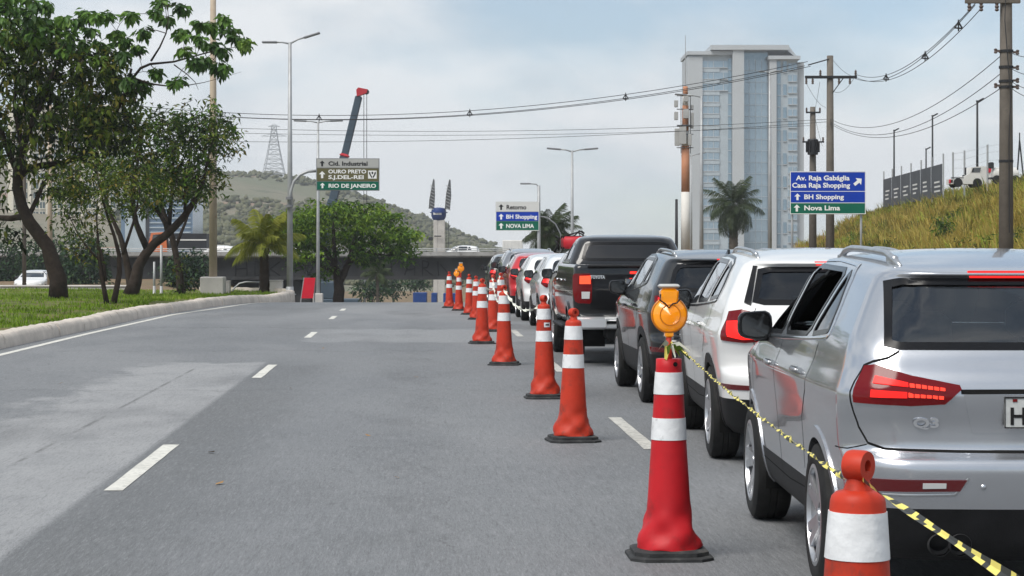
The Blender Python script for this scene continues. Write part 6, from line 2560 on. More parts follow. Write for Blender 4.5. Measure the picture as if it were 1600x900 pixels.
def antenna_mast():
    d = 130.0
    p = W(1071, 392, d)
    root = thing('antenna_mast', 'orange and white mobile phone mast with grey antenna panels', 'antenna mast', (p.x, d, 0))
    k = d / F
    Z = lambda y: W(0, y, d).z
    X = lambda q: (q - 1071) * k
    bands = [(392, 300, 'pole_white', .36), (300, 228, 'pole_orange', .33), (228, 205, 'pole_white', .30), (205, 165, 'pole_orange', .26), (165, 150, 'pole_white', .22), (150, 135, 'pole_orange', .2)]
    for ya, yb, mt, r in bands:
        m = MB()
        m.tube([(0, 0, Z(ya)), (0, 0, Z(yb))], [r * .78, r * .74], 16)
        m.build('mast_section', mt, root, smooth=True)
    m = MB()
    m.tube([(0, 0, Z(135)), (0, 0, Z(55))], [.035, .015], 8)
    m.build('lightning_rod', 'galvanised', root)
    for q, y0, y1, w, dy in ((1058, 201, 228, .34, -.2), (1066, 198, 226, .42, -.45), (1081, 176, 201, .2, -.2), (1056, 175, 188, .24, -.2), (1056, 157, 168, .24, -.2), (1071, 172, 186, .36, -.45), (1081, 164, 172, .2, -.1), (1077, 210, 228, .22, -.35), (1071, 148, 160, .3, -.4)):
        m = MB()
        m.box((X(q), dy, (Z(y0) + Z(y1)) / 2), (w, .18, Z(y0) - Z(y1)), 0, bev=.03)
        m.build('antenna_panel', 'antenna_grey', root)
    for y in (150, 171, 196, 210, 231):
        m = MB()
        m.tube([(X(1057), -.2, Z(y)), (X(1083), -.2, Z(y))], .035, 6)
        m.tube([(X(1063), -.45, Z(y)), (X(1079), .2, Z(y))], .03, 6)
        m.build('bracket', 'lamp_grey', root)
    m = MB()
    m.lathe([(.36, -.03), (.52, -.03), (.52, .03), (.36, .03)], 16, 0, (0, 0, Z(197)))
    m.build('platform_ring', 'steel_dark', root)
    for q in (-.3, .28):
        m = MB()
        m.tube([(q, -.3, Z(240)), (q, -.3, Z(150))], .022, 5)
        m.build('feeder', 'steel_dark', root)


antenna_mast()


# ------------------------------------------------------------------ office tower and left-hand blocks
def unit_mesh(name, parts, mats):
    m = MB()
    for c, s, mi in parts:
        m.box(c, s, mi)
    o = m.build(name, mats)
    me = o.data
    bpy.data.objects.remove(o)
    return me


def tower():
    d = 600.0
    k = d / F
    c = W(1166, 0, d)
    base = Vector((c.x, d, -6))
    root = thing('office_tower', 'tall pale stone and blue glass office tower', 'building', base)
    X = lambda q: (q - 1166) * k
    Z = lambda y: W(0, y, d).z + 6

    def blk(name, xa, xb, ytop, ya, yb, mt, zbot=0.0):
        m = MB()
        m.box(((X(xa) + X(xb)) / 2, (ya + yb) / 2, (Z(ytop) + zbot) / 2), (X(xb) - X(xa), yb - ya, Z(ytop) - zbot), 0)
        return m.build(name, mt, root)
    left = blk('wall', 1077, 1144, 84, 1.2, 22, 'facade_tile')
    blk('corner_pier', 1075, 1098, 88, .4, 21, 'facade_stone')
    blk('pier', 1144.2, 1162, 78, -1.0, 23, 'facade_stone')
    cen = blk('core', 1162.2, 1202, 78, 3.5, 22, 'facade_glass_dark')
    blk('pier', 1202.2, 1213, 88, -.6, 22.5, 'facade_stone')
    right = blk('wall', 1213.2, 1247, 92, 1.0, 22, 'facade_tile')
    blk('corner_pier', 1247.2, 1258, 96, 2.4, 20, 'facade_stone')
    for xa, xb, y0, y1, ya, yb in ((1073.5, 1146, 80, 85.5, -.2, 23.5), (1110, 1232, 71, 78.5, -1.6, 24), (1200, 1250, 87.5, 93, -1.2, 23.2)):
        m = MB()
        m.box(((X(xa) + X(xb)) / 2, (ya + yb) / 2, (Z(y0) + Z(y1)) / 2), (X(xb) - X(xa), yb - ya, Z(y0) - Z(y1)), 0)
        m.build('cornice', 'facade_stone', root)
    m = MB()
    m.prism([(X(1232), Z(78.5)), (X(1232), Z(71)), (X(1234), Z(71)), (X(1247), Z(87)), (X(1244), Z(87.5))], 2, 20, 'XZ')
    m.build('roof_screen', 'facade_stone', root)
    st = 18.0
    wl_ = unit_mesh('window', [((0, 0, 0), (26.6 * k, .3, 10.4 * k), 0), ((-4.4 * k, -.2, 0), (.14, .14, 10.4 * k), 1), ((4.4 * k, -.2, 0), (.14, .14, 10.4 * k), 1), ((0, -.22, -5.4 * k), (27.6 * k, .25, .18), 1)], [M('facade_glass'), M('facade_stone')])
    wn_ = unit_mesh('window', [((0, 0, 0), (5.4 * k, .3, 17.2 * k), 0), ((0, -.2, -8.8 * k), (5.8 * k, .2, .16), 1)], [M('facade_glass_dark'), M('facade_stone')])
    wr_ = unit_mesh('window', [((0, 0, 0), (13.5 * k, .3, 10.2 * k), 0), ((0, -.2, 0), (.14, .14, 10.2 * k), 1), ((0, -.22, -5.3 * k), (14.2 * k, .25, .18), 1)], [M('facade_glass'), M('facade_stone')])
    wp_ = unit_mesh('window', [((0, 0, 0), (9.4 * k, .25, 17.4 * k), 0), ((-4.8 * k, -.15, 0), (.12, .16, 17.4 * k), 1), ((0, -.15, -8.8 * k), (9.6 * k, .16, .16), 1)], [M('facade_glass'), M('facade_tile')])
    y = 96.0
    i = 0
    while y < 396:
        def put(me, q, yy, dep, par):
            o = link('window', me, par)
            o.location = (X(q), dep, Z(yy))
        put(wl_, 1111, y + 4, 1.14, left)
        put(wn_, 1141, y + 4, 1.14, left)
        if i < 3:
            put(wr_, 1131, y + 4, 1.12, left)
        for q in (1167.5, 1177.5, 1187.5, 1197):
            put(wp_, q, y + 4, 3.44, cen)
        put(wn_, 1217.5, y + 8, .94, right)
        put(wr_, 1239, y + 8, .94, right)
        if i % 2 == 0:
            put(wn_, 1227, y + 8, .95, right)
        y += st
        i += 1
    # floor bands
    m = MB()
    y = 96.0
    while y < 396:
        m.box((X(1111), 1.06, Z(y + 13)), (28 * k, .3, 6.2 * k))
        y += st
    m.build('spandrel', 'facade_tile', left)


tower()


def cream_block():
    d = 600.0
    k = d / F
    base = Vector((W(95, 0, d).x, d, -6))
    root = thing('office_block', 'cream office block with rows of dark windows behind the verge trees', 'building', base)
    X = lambda q: (q - 95) * k
    Z = lambda y: W(0, y, d).z + 6
    m = MB()
    m.box((X(95), 8, Z(170) / 2), (X(178) - X(12), 16, Z(170)))
    wall = m.build('wall', 'cream_wall', root)
    m = MB()
    m.box((X(95), 8, Z(169) + .4), (X(180) - X(10), 17, 1.2))
    m.build('cornice', 'cream_wall', root)
    for q in np.arange(20, 175, 27.5):
        m = MB()
        m.box((X(q), -.3, Z(172) / 2), (4.0 * k, .9, Z(172)))
        m.build('pilaster', 'cream_wall', wall)
    me = unit_mesh('window', [((0, 0, 0), (7.4 * k, .25, 10 * k), 0), ((0, -.18, -5.3 * k), (8.4 * k, .3, .25), 1), ((0, -.15, 0), (.14, .1, 10 * k), 1)], [M('office_window'), M('cream_wall')])
    for y in np.arange(184, 396, 15.2):
        for q in np.arange(20, 172, 27.5):
            for e in (8.6, 19):
                o = link('window', me, wall)
                o.location = (X(q + e), -.05, Z(y))


cream_block()


def glass_block():
    d = 420.0
    k = d / F
    base = Vector((W(245, 0, d).x, d, -6))
    root = thing('glass_block', 'low blue glass building seen between the forked tree limbs', 'building', base)
    X = lambda q: (q - 245) * k
    Z = lambda y: W(0, y, d).z + 6
    m = MB()
    m.box((X(245), 7, Z(312) / 2), (X(300) - X(188), 14, Z(312)))
    wall = m.build('wall', 'blue_glass', root)
    m = MB()
    m.box((X(212), -.25, Z(314) / 2), (X(228) - X(196), .4, Z(314)))
    m.build('pale_panel', 'facade_tile', wall)
    me = unit_mesh('louvre', [((0, 0, 0), ((298 - 234) * k, .35, .22), 0)], [M('facade_tile')])
    for y in np.arange(318, 392, 7.5):
        o = link('louvre', me, wall)
        o.location = (X(266), -.18, Z(y))
    m = MB()
    m.box((X(231), -.3, Z(315) / 2), (.5, .5, Z(315)))
    m.build('mullion', 'steel_dark', wall)


glass_block()


# ------------------------------------------------------------------ crane, pylon, lattice tower
def crane():
    d = 225.0
    g = ground_z(W(510, 0, d).x, d)
    b = Vector((W(508, 0, d).x, d, g))
    root = thing('mobile_crane', 'telescopic crane boom with red head rising behind the brown sign', 'crane', b)
    P = lambda x, y: W(x, y, d) - b
    p0, p1, p2, p3 = P(506, 372), P(519, 318), P(538, 245), P(561, 150)
    def seg(name, a, c, w, mt, par=root):
        m = MB()
        dv = (c - a)
        ang = math.atan2(dv.x, dv.z)
        m.box((a + c) / 2, (w, w * 1.1, dv.length), 0, ry=ang, bev=w * .18)
        return m.build(name, mt, par)
    seg('boom_base', p0, p1 + (p2 - p1) * .1, 1.05, 'crane_blue')
    seg('boom_section', p1, p2 + (p3 - p2) * .02, .90, 'crane_blue')
    seg('boom_section', p2, p3, .74, 'crane_blue')
    seg('collar', p2 - (p3 - p2) * .01, p2 + (p3 - p2) * .05, 1.05, 'crane_red')
    hd = MB()
    hd.prism([tuple(P(x, y).xz) for x, y in ((557, 141), (560, 137), (575, 140), (573, 146), (567, 148), (558, 151))], P(0, 0).y - .5, P(0, 0).y + .5, 'XZ')
    h = fixn(hd.build('boom_head', 'crane_red', root))
    m = MB()
    for q in (568, 573):
        m.lathe([(.05, -.15), (.28, -.15), (.22, 0), (.28, .15), (.05, .15)], 14, 0, P(q, 144) + Vector((0, -.3, 0)), 'Y')
    m.build('sheave', 'steel_dark', h)
    for q in (568.5, 573):
        m = MB()
        m.tube([P(q, 144), P(q, 372)], .035, 5)
        m.build('hoist_rope', 'cable', root)
    m = MB()
    m.box((0, 0, 1.2), (7.5, 2.6, 1.0), 0, bev=.1)
    m.box((-.5, 0, 2.6), (3.6, 2.4, 1.9), 0, bev=.15)
    m.tube([(-.2, 0, 3.2), p0], .6, 10)
    m.build('carrier', 'crane_blue', root)
    for q in (-2.8, -1.4, 1.4, 2.8):
        for sy in (-1.2, 1.2):
            m = MB()
            m.lathe([(.25, -.2), (.6, -.2), (.65, -.12), (.65, .12), (.6, .2), (.25, .2)], 18, 0, (q, sy, .65), 'Y')
            m.build('wheel', 'rubber', root, ang=40)


crane()


def pylon():
    d = 250.0
    g = ground_z(W(686, 0, d).x, d)
    b = Vector((W(686, 0, d).x, d, g))
    root = thing('pylon', 'white column with a blue drum head and two grey horns beyond the overpass', 'tower', b)
    P = lambda x, y, dy=0: W(x, y, d) - b + Vector((0, dy, 0))
    k = d / F
    m = MB()
    for sx, w in ((-5, 5.5), (4, 9.5)):
        m.box(((sx) * k, 0, P(0, 344).z / 2), (w * k * 2 * .5 * 1.0 + .1, 1.2, P(0, 344).z), 0, bev=.06)
    m.build('column', 'concrete_pale', root)
    m = MB()
    m.box((-.5 * k, -.1, P(0, 350).z / 2), (2.0 * k, .9, P(0, 350).z), 0)
    m.build('column_groove', 'concrete', root)
    m = MB()
    m.lathe([(.55, .1), (.75, .3), (.88, .65), (.88, 1.25), (.75, 1.55), (.3, 1.65)], 20, 0, P(685.5, 346))
    dr = m.build('drum', 'pylon_blue', root, ang=35)
    m = MB()
    for q in (-.55, -.15, .25):
        m.box(P(685.5, 334) + Vector((q * .85, -.85, 0)), (.3, .12, .28), 0)
    m.build('drum_window', 'lens_clear', dr)
    m = MB()
    m.lathe([(.90, -.06), (1.05, -.06), (1.05, .06), (.90, .06)], 20, 0, P(685.5, 332))
    m.build('gallery', 'pylon_blue', dr)
    for sg, pts in ((-1, [(670, 326), (678.5, 326), (679.5, 305), (679, 281), (677, 279.5), (675, 290), (671, 312)]), (1, [(695, 327), (703, 327), (705, 306), (704, 281.5), (702, 280), (700, 290), (697, 304)])):
        m = MB()
        m.prism([tuple(P(x, y).xz) for x, y in pts], -.45, .45, 'XZ')
        hn = fixn(m.build('horn', 'pylon_grey', root))
        for yy in np.arange(290, 326, 5):
            q = MB()
            xs = (672.5, 679) if sg < 0 else (697, 704)
            q.tube([P(xs[0], yy, -.5), P(xs[1], yy + 3.5, -.5)], .05, 5)
            q.build('horn_brace', 'galvanised', hn)
    for q in (675, 697, 701):
        m = MB()
        m.tube([P(q, 345, -.2), P(q, 395, -.2)], .03, 5)
        m.build('stay_cable', 'cable', root)
    m = MB()
    m.box(P(673, 373), (.5, .4, .45), 0, bev=.08)
    m.tube([P(679, 369, -.9), P(690, 369, -.9)], .08, 6)
    m.build('work_platform', 'steel_dark', root)


pylon()


def lattice():
    d = 850.0
    p = W(428, 282, d)
    base = Vector((p.x, d, hill_z(p.x, d) - 1))
    root = thing('lattice_tower', 'faint steel lattice power tower on top of the distant hill', 'power tower', base)
    k = d / F
    top = W(428, 196, d).z - base.z
    def wid(t):
        return (14.5 * (1 - t) ** 1.25 + 3.2) * k
    m = MB()
    L = 11
    for i in range(L):
        t0, t1 = i / L, (i + 1) / L
        w0, w1, z0, z1 = wid(t0), wid(t1), top * t0, top * t1
        c0 = [(-w0, -w0), (w0, -w0), (w0, w0), (-w0, w0)]
        c1 = [(-w1, -w1), (w1, -w1), (w1, w1), (-w1, w1)]
        for j in range(4):
            a, b2 = c0[j], c1[j]
            nj = (j + 1) % 4
            m.tube([(*a, z0), (*b2, z1)], .12, 4, caps=False)
            m.tube([(*a, z0), (*c1[nj], z1)], .07, 4, caps=False)
            m.tube([(*c0[nj], z0), (*b2, z1)], .10, 4, caps=False)
            m.tube([(*b2, z1), (*c1[nj], z1)], .10, 4, caps=False)
    m.build('lattice', 'far_lattice', root)
    for t, w in ((.80, 20), (.98, 9)):
        m = MB()
        m.tube([(-w * k, 0, top * t), (w * k, 0, top * t)], .16, 4)
        m.tube([(-w * k, 0, top * t), (0, 0, top * (t + .05))], .1, 4)
        m.tube([(w * k, 0, top * t), (0, 0, top * (t + .05))], .1, 4)
        m.build('crossarm', 'far_lattice', root)


lattice()


# ------------------------------------------------------------------ small roadside things on the left and under the overpass
m = MB()
d = 93.0
b = W(487, 466, d)
Q = lambda x, y: tuple((W(x, y, d) - b).xz)
m.prism([Q(471, 466), (Q(476, 434)), (Q(493, 434)), (Q(489, 466))], -.05, .05, 'XZ')
bo = fixn(m.build('banner', 'banner_red', None))
tag(bo, 'red leaning banner panel at the foot of the slender lamp', 'banner')
bo.location = b
m = MB()
m.tube([(Q(475, 434)[0], .07, Q(475, 434)[1]), (Q(468, 478)[0], .3, Q(468, 478)[1])], .03, 6)
m.tube([(Q(492, 434)[0], .07, Q(492, 434)[1]), (Q(490, 478)[0], .3, Q(490, 478)[1])], .03, 6)
m.build('support', 'galvanised', bo)
for lab, px, y0, y1, w, d in (('pale concrete block between the short palm and tall lamp', 432, 440, 457, .48, 80.0), ('small upright concrete stub right of the mast base', 357, 441, 457, .14, 79.0)):
    p = W(px, y1, d)
    m = MB()
    m.box((0, 0, .22), (w, .35, .50), 0, bev=.03)
    m.box((0, 0, .485), (w * 1.04, .37, .04), 0, bev=.01)
    o = tag(m.build('concrete_block', 'concrete_pale'), lab, 'block')
    o.location = (p.x, d, vz(p.x, d) - .02)
d = 81.0
m = MB()
b = W(395, 458, d)
b.z = vz(b.x, d)
P = lambda x, y: W(x, y, d) - b
m.tube([P(362, 459), P(366, 450), P(374, 443), P(385, 440.5), P(407, 441)], .03, 8)
m.tube([P(406, 441), P(406, 459)], .03, 8)
o = tag(m.build('handrail', 'galvanised', None, smooth=True), 'grey pipe handrail beside the short palm', 'handrail')
o.location = b
# low white parapet behind the verge
m = MB()
a, b = W(-60, 452, 84), W(214, 450, 84)
cx = (a.x + b.x) / 2
m.box((0, 0, .0), (b.x - a.x, .3, .5), 0, bev=.04)
m.box((0, 0, .27), (b.x - a.x + .05, .38, .07), 0, bev=.02)
o = tag(m.build('parapet', 'concrete_pale'), 'low white parapet along the back of the verge', 'wall')
o.location = (cx, 84, -.12)
for k, (xa, xb, yt, lab) in enumerate(((646, 667, 457, 'blue site container left of the white column'), (674.5, 683, 457.5, 'narrow blue site cabin left beside the white column'), (693, 712, 458, 'blue site container behind the far cones'))):
    d = 230.0
    p = W((xa + xb) / 2, 0, d)
    g = ground_z(p.x, d)
    root = thing('site_container', lab, 'container', (p.x, d, g), 0, 'blue containers beyond the overpass')
    w = (xb - xa) / F * d
    h = W(0, yt, d).z - g
    m = MB()
    m.box((0, 0, h / 2), (w, 2.2, h), 0, bev=.04)
    m.build('shell', 'container_blue', root)
    for q in np.arange(-w / 2 + .15, w / 2, .3):
        m = MB()
        m.box((q, -1.11, h / 2), (.06, .05, h * .9))
        m.build('rib', 'container_blue', root)
p = W(70, 0, 118)
m = MB()

# ------------------------------------------------------------------ on the embankment: fence, floodlights, machines
def plateau_fence():
    a, b = W(1381, 318, 188), W(1474, 300, 158)
    a.z, b.z = ground_z(a.x, 188), ground_z(b.x, 158)
    a.z = W(0, 318, 188).z
    b.z = W(0, 300, 158).z
    root = thing('site_fence', 'fence of dark grey banners on top of the embankment', 'fence', a, 0)
    n = 6
    top = 2.12
    nv = Vector((-(b - a).y, (b - a).x, 0)).normalized()
    if nv.x > 0:
        nv = -nv
    ang = math.atan2((b - a).y, (b - a).x)
    for i in range(n + 1):
        p = (b - a) * (i / n)
        m = MB()
        m.tube([p - Vector((0, 0, 1.2)), p + Vector((0, 0, top + .75))], .06, 8)
        m.build('fence_post', 'galvanised', root)
    for i in range(n):
        p, q = (b - a) * (i / n), (b - a) * ((i + 1) / n)
        m = MB()
        e = (q - p) * .03
        m.add([p + e + nv * .08 + Vector((0, 0, -.35)), q - e + nv * .08 + Vector((0, 0, -.35)), q - e + nv * .08 + Vector((0, 0, top)), p + e + nv * .08 + Vector((0, 0, top)),
               p + e + nv * .05 + Vector((0, 0, -.35)), q - e + nv * .05 + Vector((0, 0, -.35)), q - e + nv * .05 + Vector((0, 0, top)), p + e + nv * .05 + Vector((0, 0, top))],
              [(0, 1, 2, 3), (7, 6, 5, 4), (0, 4, 5, 1), (1, 5, 6, 2), (2, 6, 7, 3), (3, 7, 4, 0)])
        bn = m.build('banner_panel', 'mesh_banner', root)
        rr = random.Random(i)
        for j in range(3):
            u0, u1 = .25 + .1 * rr.random(), .6 + .25 * rr.random()
            zz = .95 - .34 * j + (0 if i < 5 else -.2)
            c0, c1 = p.lerp(q, u0), p.lerp(q, u1)
            m = MB()
            o_ = nv * .10
            m.add([c0 + o_ + Vector((0, 0, zz)), c1 + o_ + Vector((0, 0, zz)), c1 + o_ + Vector((0, 0, zz + .13)), c0 + o_ + Vector((0, 0, zz + .13))], [(0, 1, 2, 3)])
            m.build('print_band', 'sign_white', bn)


plateau_fence()


def wire_fence():
    pts = [W(1489, 288, 152), W(1507, 290, 146), W(1543, 275, 138), W(1580, 278, 130)]
    tops = [238, 235, 226, 220]
    root = thing('wire_fence', 'see-through wire fence on the embankment right of the banners', 'fence', pts[0])
    b = pts[0]
    for p, t in zip(pts, tops):
        m = MB()
        m.tube([p - b - Vector((0, 0, 1.0)), Vector((p.x, p.y, W(0, t, p.y).z)) - b], .065, 8)
        m.build('fence_post', 'galvanised', root)
    for q in (.25, .5, .75, .95):
        m = MB()
        m.tube([Vector((p.x, p.y, p.z + (W(0, t, p.y).z - p.z) * q)) - b for p, t in zip(pts, tops)], .008, 4)
        m.build('fence_wire', 'galvanised', root)


wire_fence()
for px, y0, y1, d, lab in ((1397, 203, 300, 200, 'floodlight pole left above the banner fence'), (1457, 180, 290, 185, 'tall floodlight pole above the right banners'), (1447, 232, 290, 215, 'shortest floodlight pole behind the banner fence'), (1527, 157, 275, 150, 'tallest floodlight pole left of the thick utility pole')):
    g = 5.0
    p = W(px, y0, d)
    root = thing('floodlight_pole', lab, 'floodlight', (p.x, d, g), 0, 'floodlights on the embankment')
    m = MB()
    m.tube([(0, 0, 0), (0, 0, p.z - g)], [.10, .07], 10)
    m.build('pole', 'steel_dark', root, smooth=True)
    m = MB()
    m.box((.22, -.05, p.z - g + .02), (.5, .34, .12), 0, ry=-.5, bev=.03)
    m.box((.02, 0, p.z - g - .05), (.2, .12, .12))
    m.build('flood_lamp', 'steel_dark', root)


def site_truck():
    d = 141.0
    p = W(1515, 289, d)
    root = thing('site_truck', 'small white truck parked on top of the embankment', 'truck', p)
    k = d / F
    X = lambda q: (q - 1515) * k
    Z = lambda y: (289 - y) * k
    m = MB()
    m.prism([(X(1503), Z(288)), (X(1503), Z(276)), (X(1511), Z(272)), (X(1514), Z(262)), (X(1530), Z(260.5)), (X(1543), Z(261)), (X(1544), Z(288))], -.8, .8, 'XZ')
    cab = fixn(m.build('cab', 'machine_white', root))
    m = MB()
    m.prism([(X(1513.5), Z(270)), (X(1516), Z(263)), (X(1528.5), Z(262.5)), (X(1527), Z(270))], -.82, .82, 'XZ')
    fixn(m.build('cab_window', 'glass_dark', cab))
    m = MB()
    m.prism([(X(1482), Z(288)), (X(1482), Z(280)), (X(1503), Z(280)), (X(1503), Z(288))], -.75, .75, 'XZ')
    fixn(m.build('load_bed', 'machine_white', root))
    m = MB()
    m.box((X(1492), -.76, Z(278.5)), (20 * k, .05, 1.6 * k))
    m.build('bed_rail', 'steel_dark', root)
    m = MB()
    m.box((X(1483.5), -.5, Z(284)), (5 * k, .5, 7 * k), 0, bev=.05)
    m.box((X(1542), -.82, Z(266)), (5 * k, .1, 9 * k), 0, bev=.02)
    m.build('tail_panel', 'banner_red', root)
    for q in (1523, 1493):
        for sy in (-.78, .78):
            m = MB()
            m.lathe([(.15, -.1), (.27, -.1), (.30, -.06), (.30, .06), (.27, .1), (.15, .1)], 18, 0, (X(q), sy, Z(286)), 'Y')
            m.build('wheel', 'rubber', root, ang=40)
    m = MB()
    m.tube([(X(1507), -.3, Z(282)), (X(1507), -.3, Z(262))], .06, 6)
    m.box((X(1507), -.3, Z(275)), (9 * k, .2, 2.5 * k))
    m.build('mirror_bracket', 'steel_dark', root)


site_truck()


def site_tank():
    d = 136.0
    p = W(1570, 283, d)
    root = thing('water_tank', 'white tank trailer behind the thick utility pole', 'tank', p)
    k = d / F
    m = MB()
    m.lathe([(.25, -.85), (.40, -.80), (.43, -.72), (.43, .72), (.40, .80), (.25, .85)], 20, 0, (0, 0, .45), 'X')
    m.build('tank', 'machine_white', root, ang=40)
    m = MB()
    m.box((0, 0, .18), (2.0, .7, .12))
    m.box((-.95, -.3, 1.0), (.3, .35, .4), 0, bev=.05)
    m.build('chassis', 'steel_dark', root)
    for q in (-.6, .6):
        m = MB()
        m.lathe([(.1, -.08), (.26, -.08), (.28, 0), (.26, .08), (.1, .08)], 16, 0, (q, -.36, .1), 'Y')
        m.build('wheel', 'rubber', root, ang=40)
    m = MB()
    m.tube([(.70, -.3, 0), (.88, -.3, 2.6)], .05, 6)
    m.tube([(1.15, -.3, 0), (.88, -.3, 2.6)], .05, 6)
    m.tube([(.88, -.3, 2.5), (.88, -.3, 3.1)], .04, 6)
    m.build('tripod', 'steel_dark', root)


site_tank()


# ------------------------------------------------------------------ traffic cones
def cone(material, seed, head=True, hole=False):
    """rubber-footed tall cone; returns root with parts in place at the origin"""
    r = random.Random(seed)
    root = link('traffic_cone', None)
    m = MB()
    for z0, z1, w, i in ((0, .022, .43, .0), (.022, .05, .385, .02)):
        h = w / 2
        c = .07
        ring = [(h - c, -h), (h, -h + c), (h, h - c), (h - c, h), (-h + c, h), (-h, h - c), (-h, -h + c), (-h + c, -h)]
        k = .93
        vs = [(x, y, z0) for x, y in ring] + [(x, y, z1 - .008) for x, y in ring] + [(x * k, y * k, z1) for x, y in ring]
        m.add(vs, [(j, (j + 1) % 8, 8 + (j + 1) % 8, 8 + j) for j in range(8)] + [(8 + j, 8 + (j + 1) % 8, 16 + (j + 1) % 8, 16 + j) for j in range(8)] + [tuple(range(16, 24)), tuple(range(7, -1, -1))])
    m.build('base', 'cone_rubber', root, ang=30)
    prof = [(.166, .048), (.164, .06), (.156, .09), (.147, .12), (.138, .15), (.130, .18), (.122, .21), (.1155, .24), (.1145, .262), (.112, .29), (.108, .34), (.1035, .42), (.098, .5), (.092, .6), (.085, .72), (.078, .84), (.070, .95), (.0675, .985)]
    if head:
        prof += [(.064, .998), (.054, 1.008), (.035, 1.014)]
    else:
        prof += [(.0665, 1.03), (.060, 1.032)]
    n = 32
    V = []
    ph = [r.uniform(0, 6.28) for _ in range(4)]
    for rr, z in prof:
        for k in range(n):
            a = 2 * PI * k / n
            q = max(0, (.275 - z) / .225)
            w1, w2 = math.sin(3 * a + ph[0] + 26 * z), math.sin(4 * a + ph[1] - 34 * z)
            cr = min(1, q * 1.6) * (1 - .55 * q) * (.12 * abs(w1) ** .6 * (1 if w1 > 0 else -1) + .10 * abs(w2) ** .6 * (1 if w2 > 0 else -1) + .03 * math.sin(2 * a + ph[2]))
            x = rr * (1 + cr * (1 if z > .055 else .3))
            V.append((x * math.cos(a), x * math.sin(a), z + q * .006 * math.sin(4 * a + ph[3])))
    m = MB()
    m.add(V, [(i * n + k, i * n + (k + 1) % n, (i + 1) * n + (k + 1) % n, (i + 1) * n + k) for i in range(len(prof) - 1) for k in range(n)] + [tuple(range((len(prof) - 1) * n, len(prof) * n))])
    m.build('cone_body', material, root, smooth=True)
    for za, zb in ((.848, .962), (.612, .725)):
        m = MB()
        ra, rb = np.interp(za, [p[1] for p in prof], [p[0] for p in prof]), np.interp(zb, [p[1] for p in prof], [p[0] for p in prof])
        m.lathe([(ra - .004, za), (ra + .0025, za), (rb + .0025, zb), (rb - .004, zb)], 40, caps=False)
        m.build('reflective_band', 'reflective_white', root, ang=30)
    if head:
        m = MB()
        m.tube([(0, 0, 1.004), (0, 0, 1.02), (0, 0, 1.045), (0, 0, 1.06)], [.040, .034, .025, .027], 14)
        # ring knob with an eye through it
        R_, t = .042, .026
        vs, fs = [], []
        nn = 20
        for ring, (rr, y) in enumerate(((.016, -t), (R_ * .93, -t), (R_, -t * .6), (R_, t * .6), (R_ * .93, t), (.016, t))):
            for k in range(nn):
                a = 2 * PI * k / nn
                vs.append((rr * math.cos(a), y, 1.072 + rr * math.sin(a) * (.92 if ring not in (0, 5) else 1)))
        for i in range(6):
            for k in range(nn):
                fs.append((i * nn + k, i * nn + (k + 1) % nn, ((i + 1) % 6) * nn + (k + 1) % nn, ((i + 1) % 6) * nn + k))
        m.add(vs, fs)
        h = fixn(m.build('cone_head', material, root, ang=40))
        h.rotation_euler = (0, 0, r.uniform(.5, .9))
    if hole:
        m = MB()
        m.lathe([(.0, -.001), (.012, -.001), (.012, .004)], 16, 0, (.026, -.0655, 1.005), 'Y', caps=False)
        m.build('eyelet', 'gap_black', root)
    return root


protoO = [cone('cone_orange', s) for s in (3, 8, 15)]
CONES = [  # px, depth, label, rz
    (1333, 5.15, 'orange traffic cone with ring top, cut off by the bottom edge'),
    (895, 17.65, 'orange traffic cone left of the broken white dash, second full cone'),
    (851, 22.75, 'orange traffic cone with a small sticker, third full cone'),
    (788, 29.3, 'orange traffic cone, fourth full cone from the camera'),
    (753, 35.9, 'orange traffic cone, fifth full cone and left of its neighbour'),
    (770, 41.2, 'orange traffic cone directly behind the fifth cone'),
    (782, 44.6, 'orange traffic cone beside the red car and half hidden'),
    (744, 48.4, 'orange traffic cone mostly hidden behind the fifth cone'),
    (733, 52.0, 'orange traffic cone standing alone left of the hidden one'),
    (717, 55.4, 'far orange traffic cone carrying small amber lamps'),
    (702, 58.0, 'farthest orange traffic cone at the left end of the row')]
used = set()
CP = {}
for i, (px, d, lab) in enumerate(CONES):
    j = i % 3
    c = protoO[j] if j not in used else copy_tree(protoO[j])
    used.add(j)
    c.location = ((px - 800) / F * d, d, 0.001)
    c.rotation_euler = (rnd.uniform(-.008, .008), rnd.uniform(-.012, .012), rnd.uniform(-.25, .25) + (.0 if i else .1))
    if d > 48:
        c.scale = (.9, .9, .9)
    tag(c, lab, 'traffic cone', 'cones in a row along the queue')
    CP[i] = Vector(c.location)
c1 = cone('cone_red', 21, head=False, hole=True)
c1.location = ((1045 - 800) / F * 11.0, 11.0, .001)
c1.rotation_euler = (0, 0, .05)
tag(c1, 'red traffic cone carrying the big amber lamp, first full cone', 'traffic cone', 'cones in a row along the queue')
C1P = Vector(c1.location)
# sticker on the third full cone
st = [o for o in COL.objects if o.get('label', '').startswith('orange traffic cone with a small sticker')][0]
m = MB()
m.add([(.083 * math.sin(a), -.083 * math.cos(a), z) for z in (.765, .815) for a in np.linspace(-.1, .75, 6)], [(i, i + 1, 7 + i, 6 + i) for i in range(5)])
m.build('sticker', 'reflective_white', st)
m = MB()
m.add([(.0845 * math.sin(a), -.0845 * math.cos(a), z) for z in (.783, .798) for a in np.linspace(.1, .6, 6)], [(i, i + 1, 7 + i, 6 + i) for i in range(5)])
m.build('sticker_print', 'sign_ink', st)


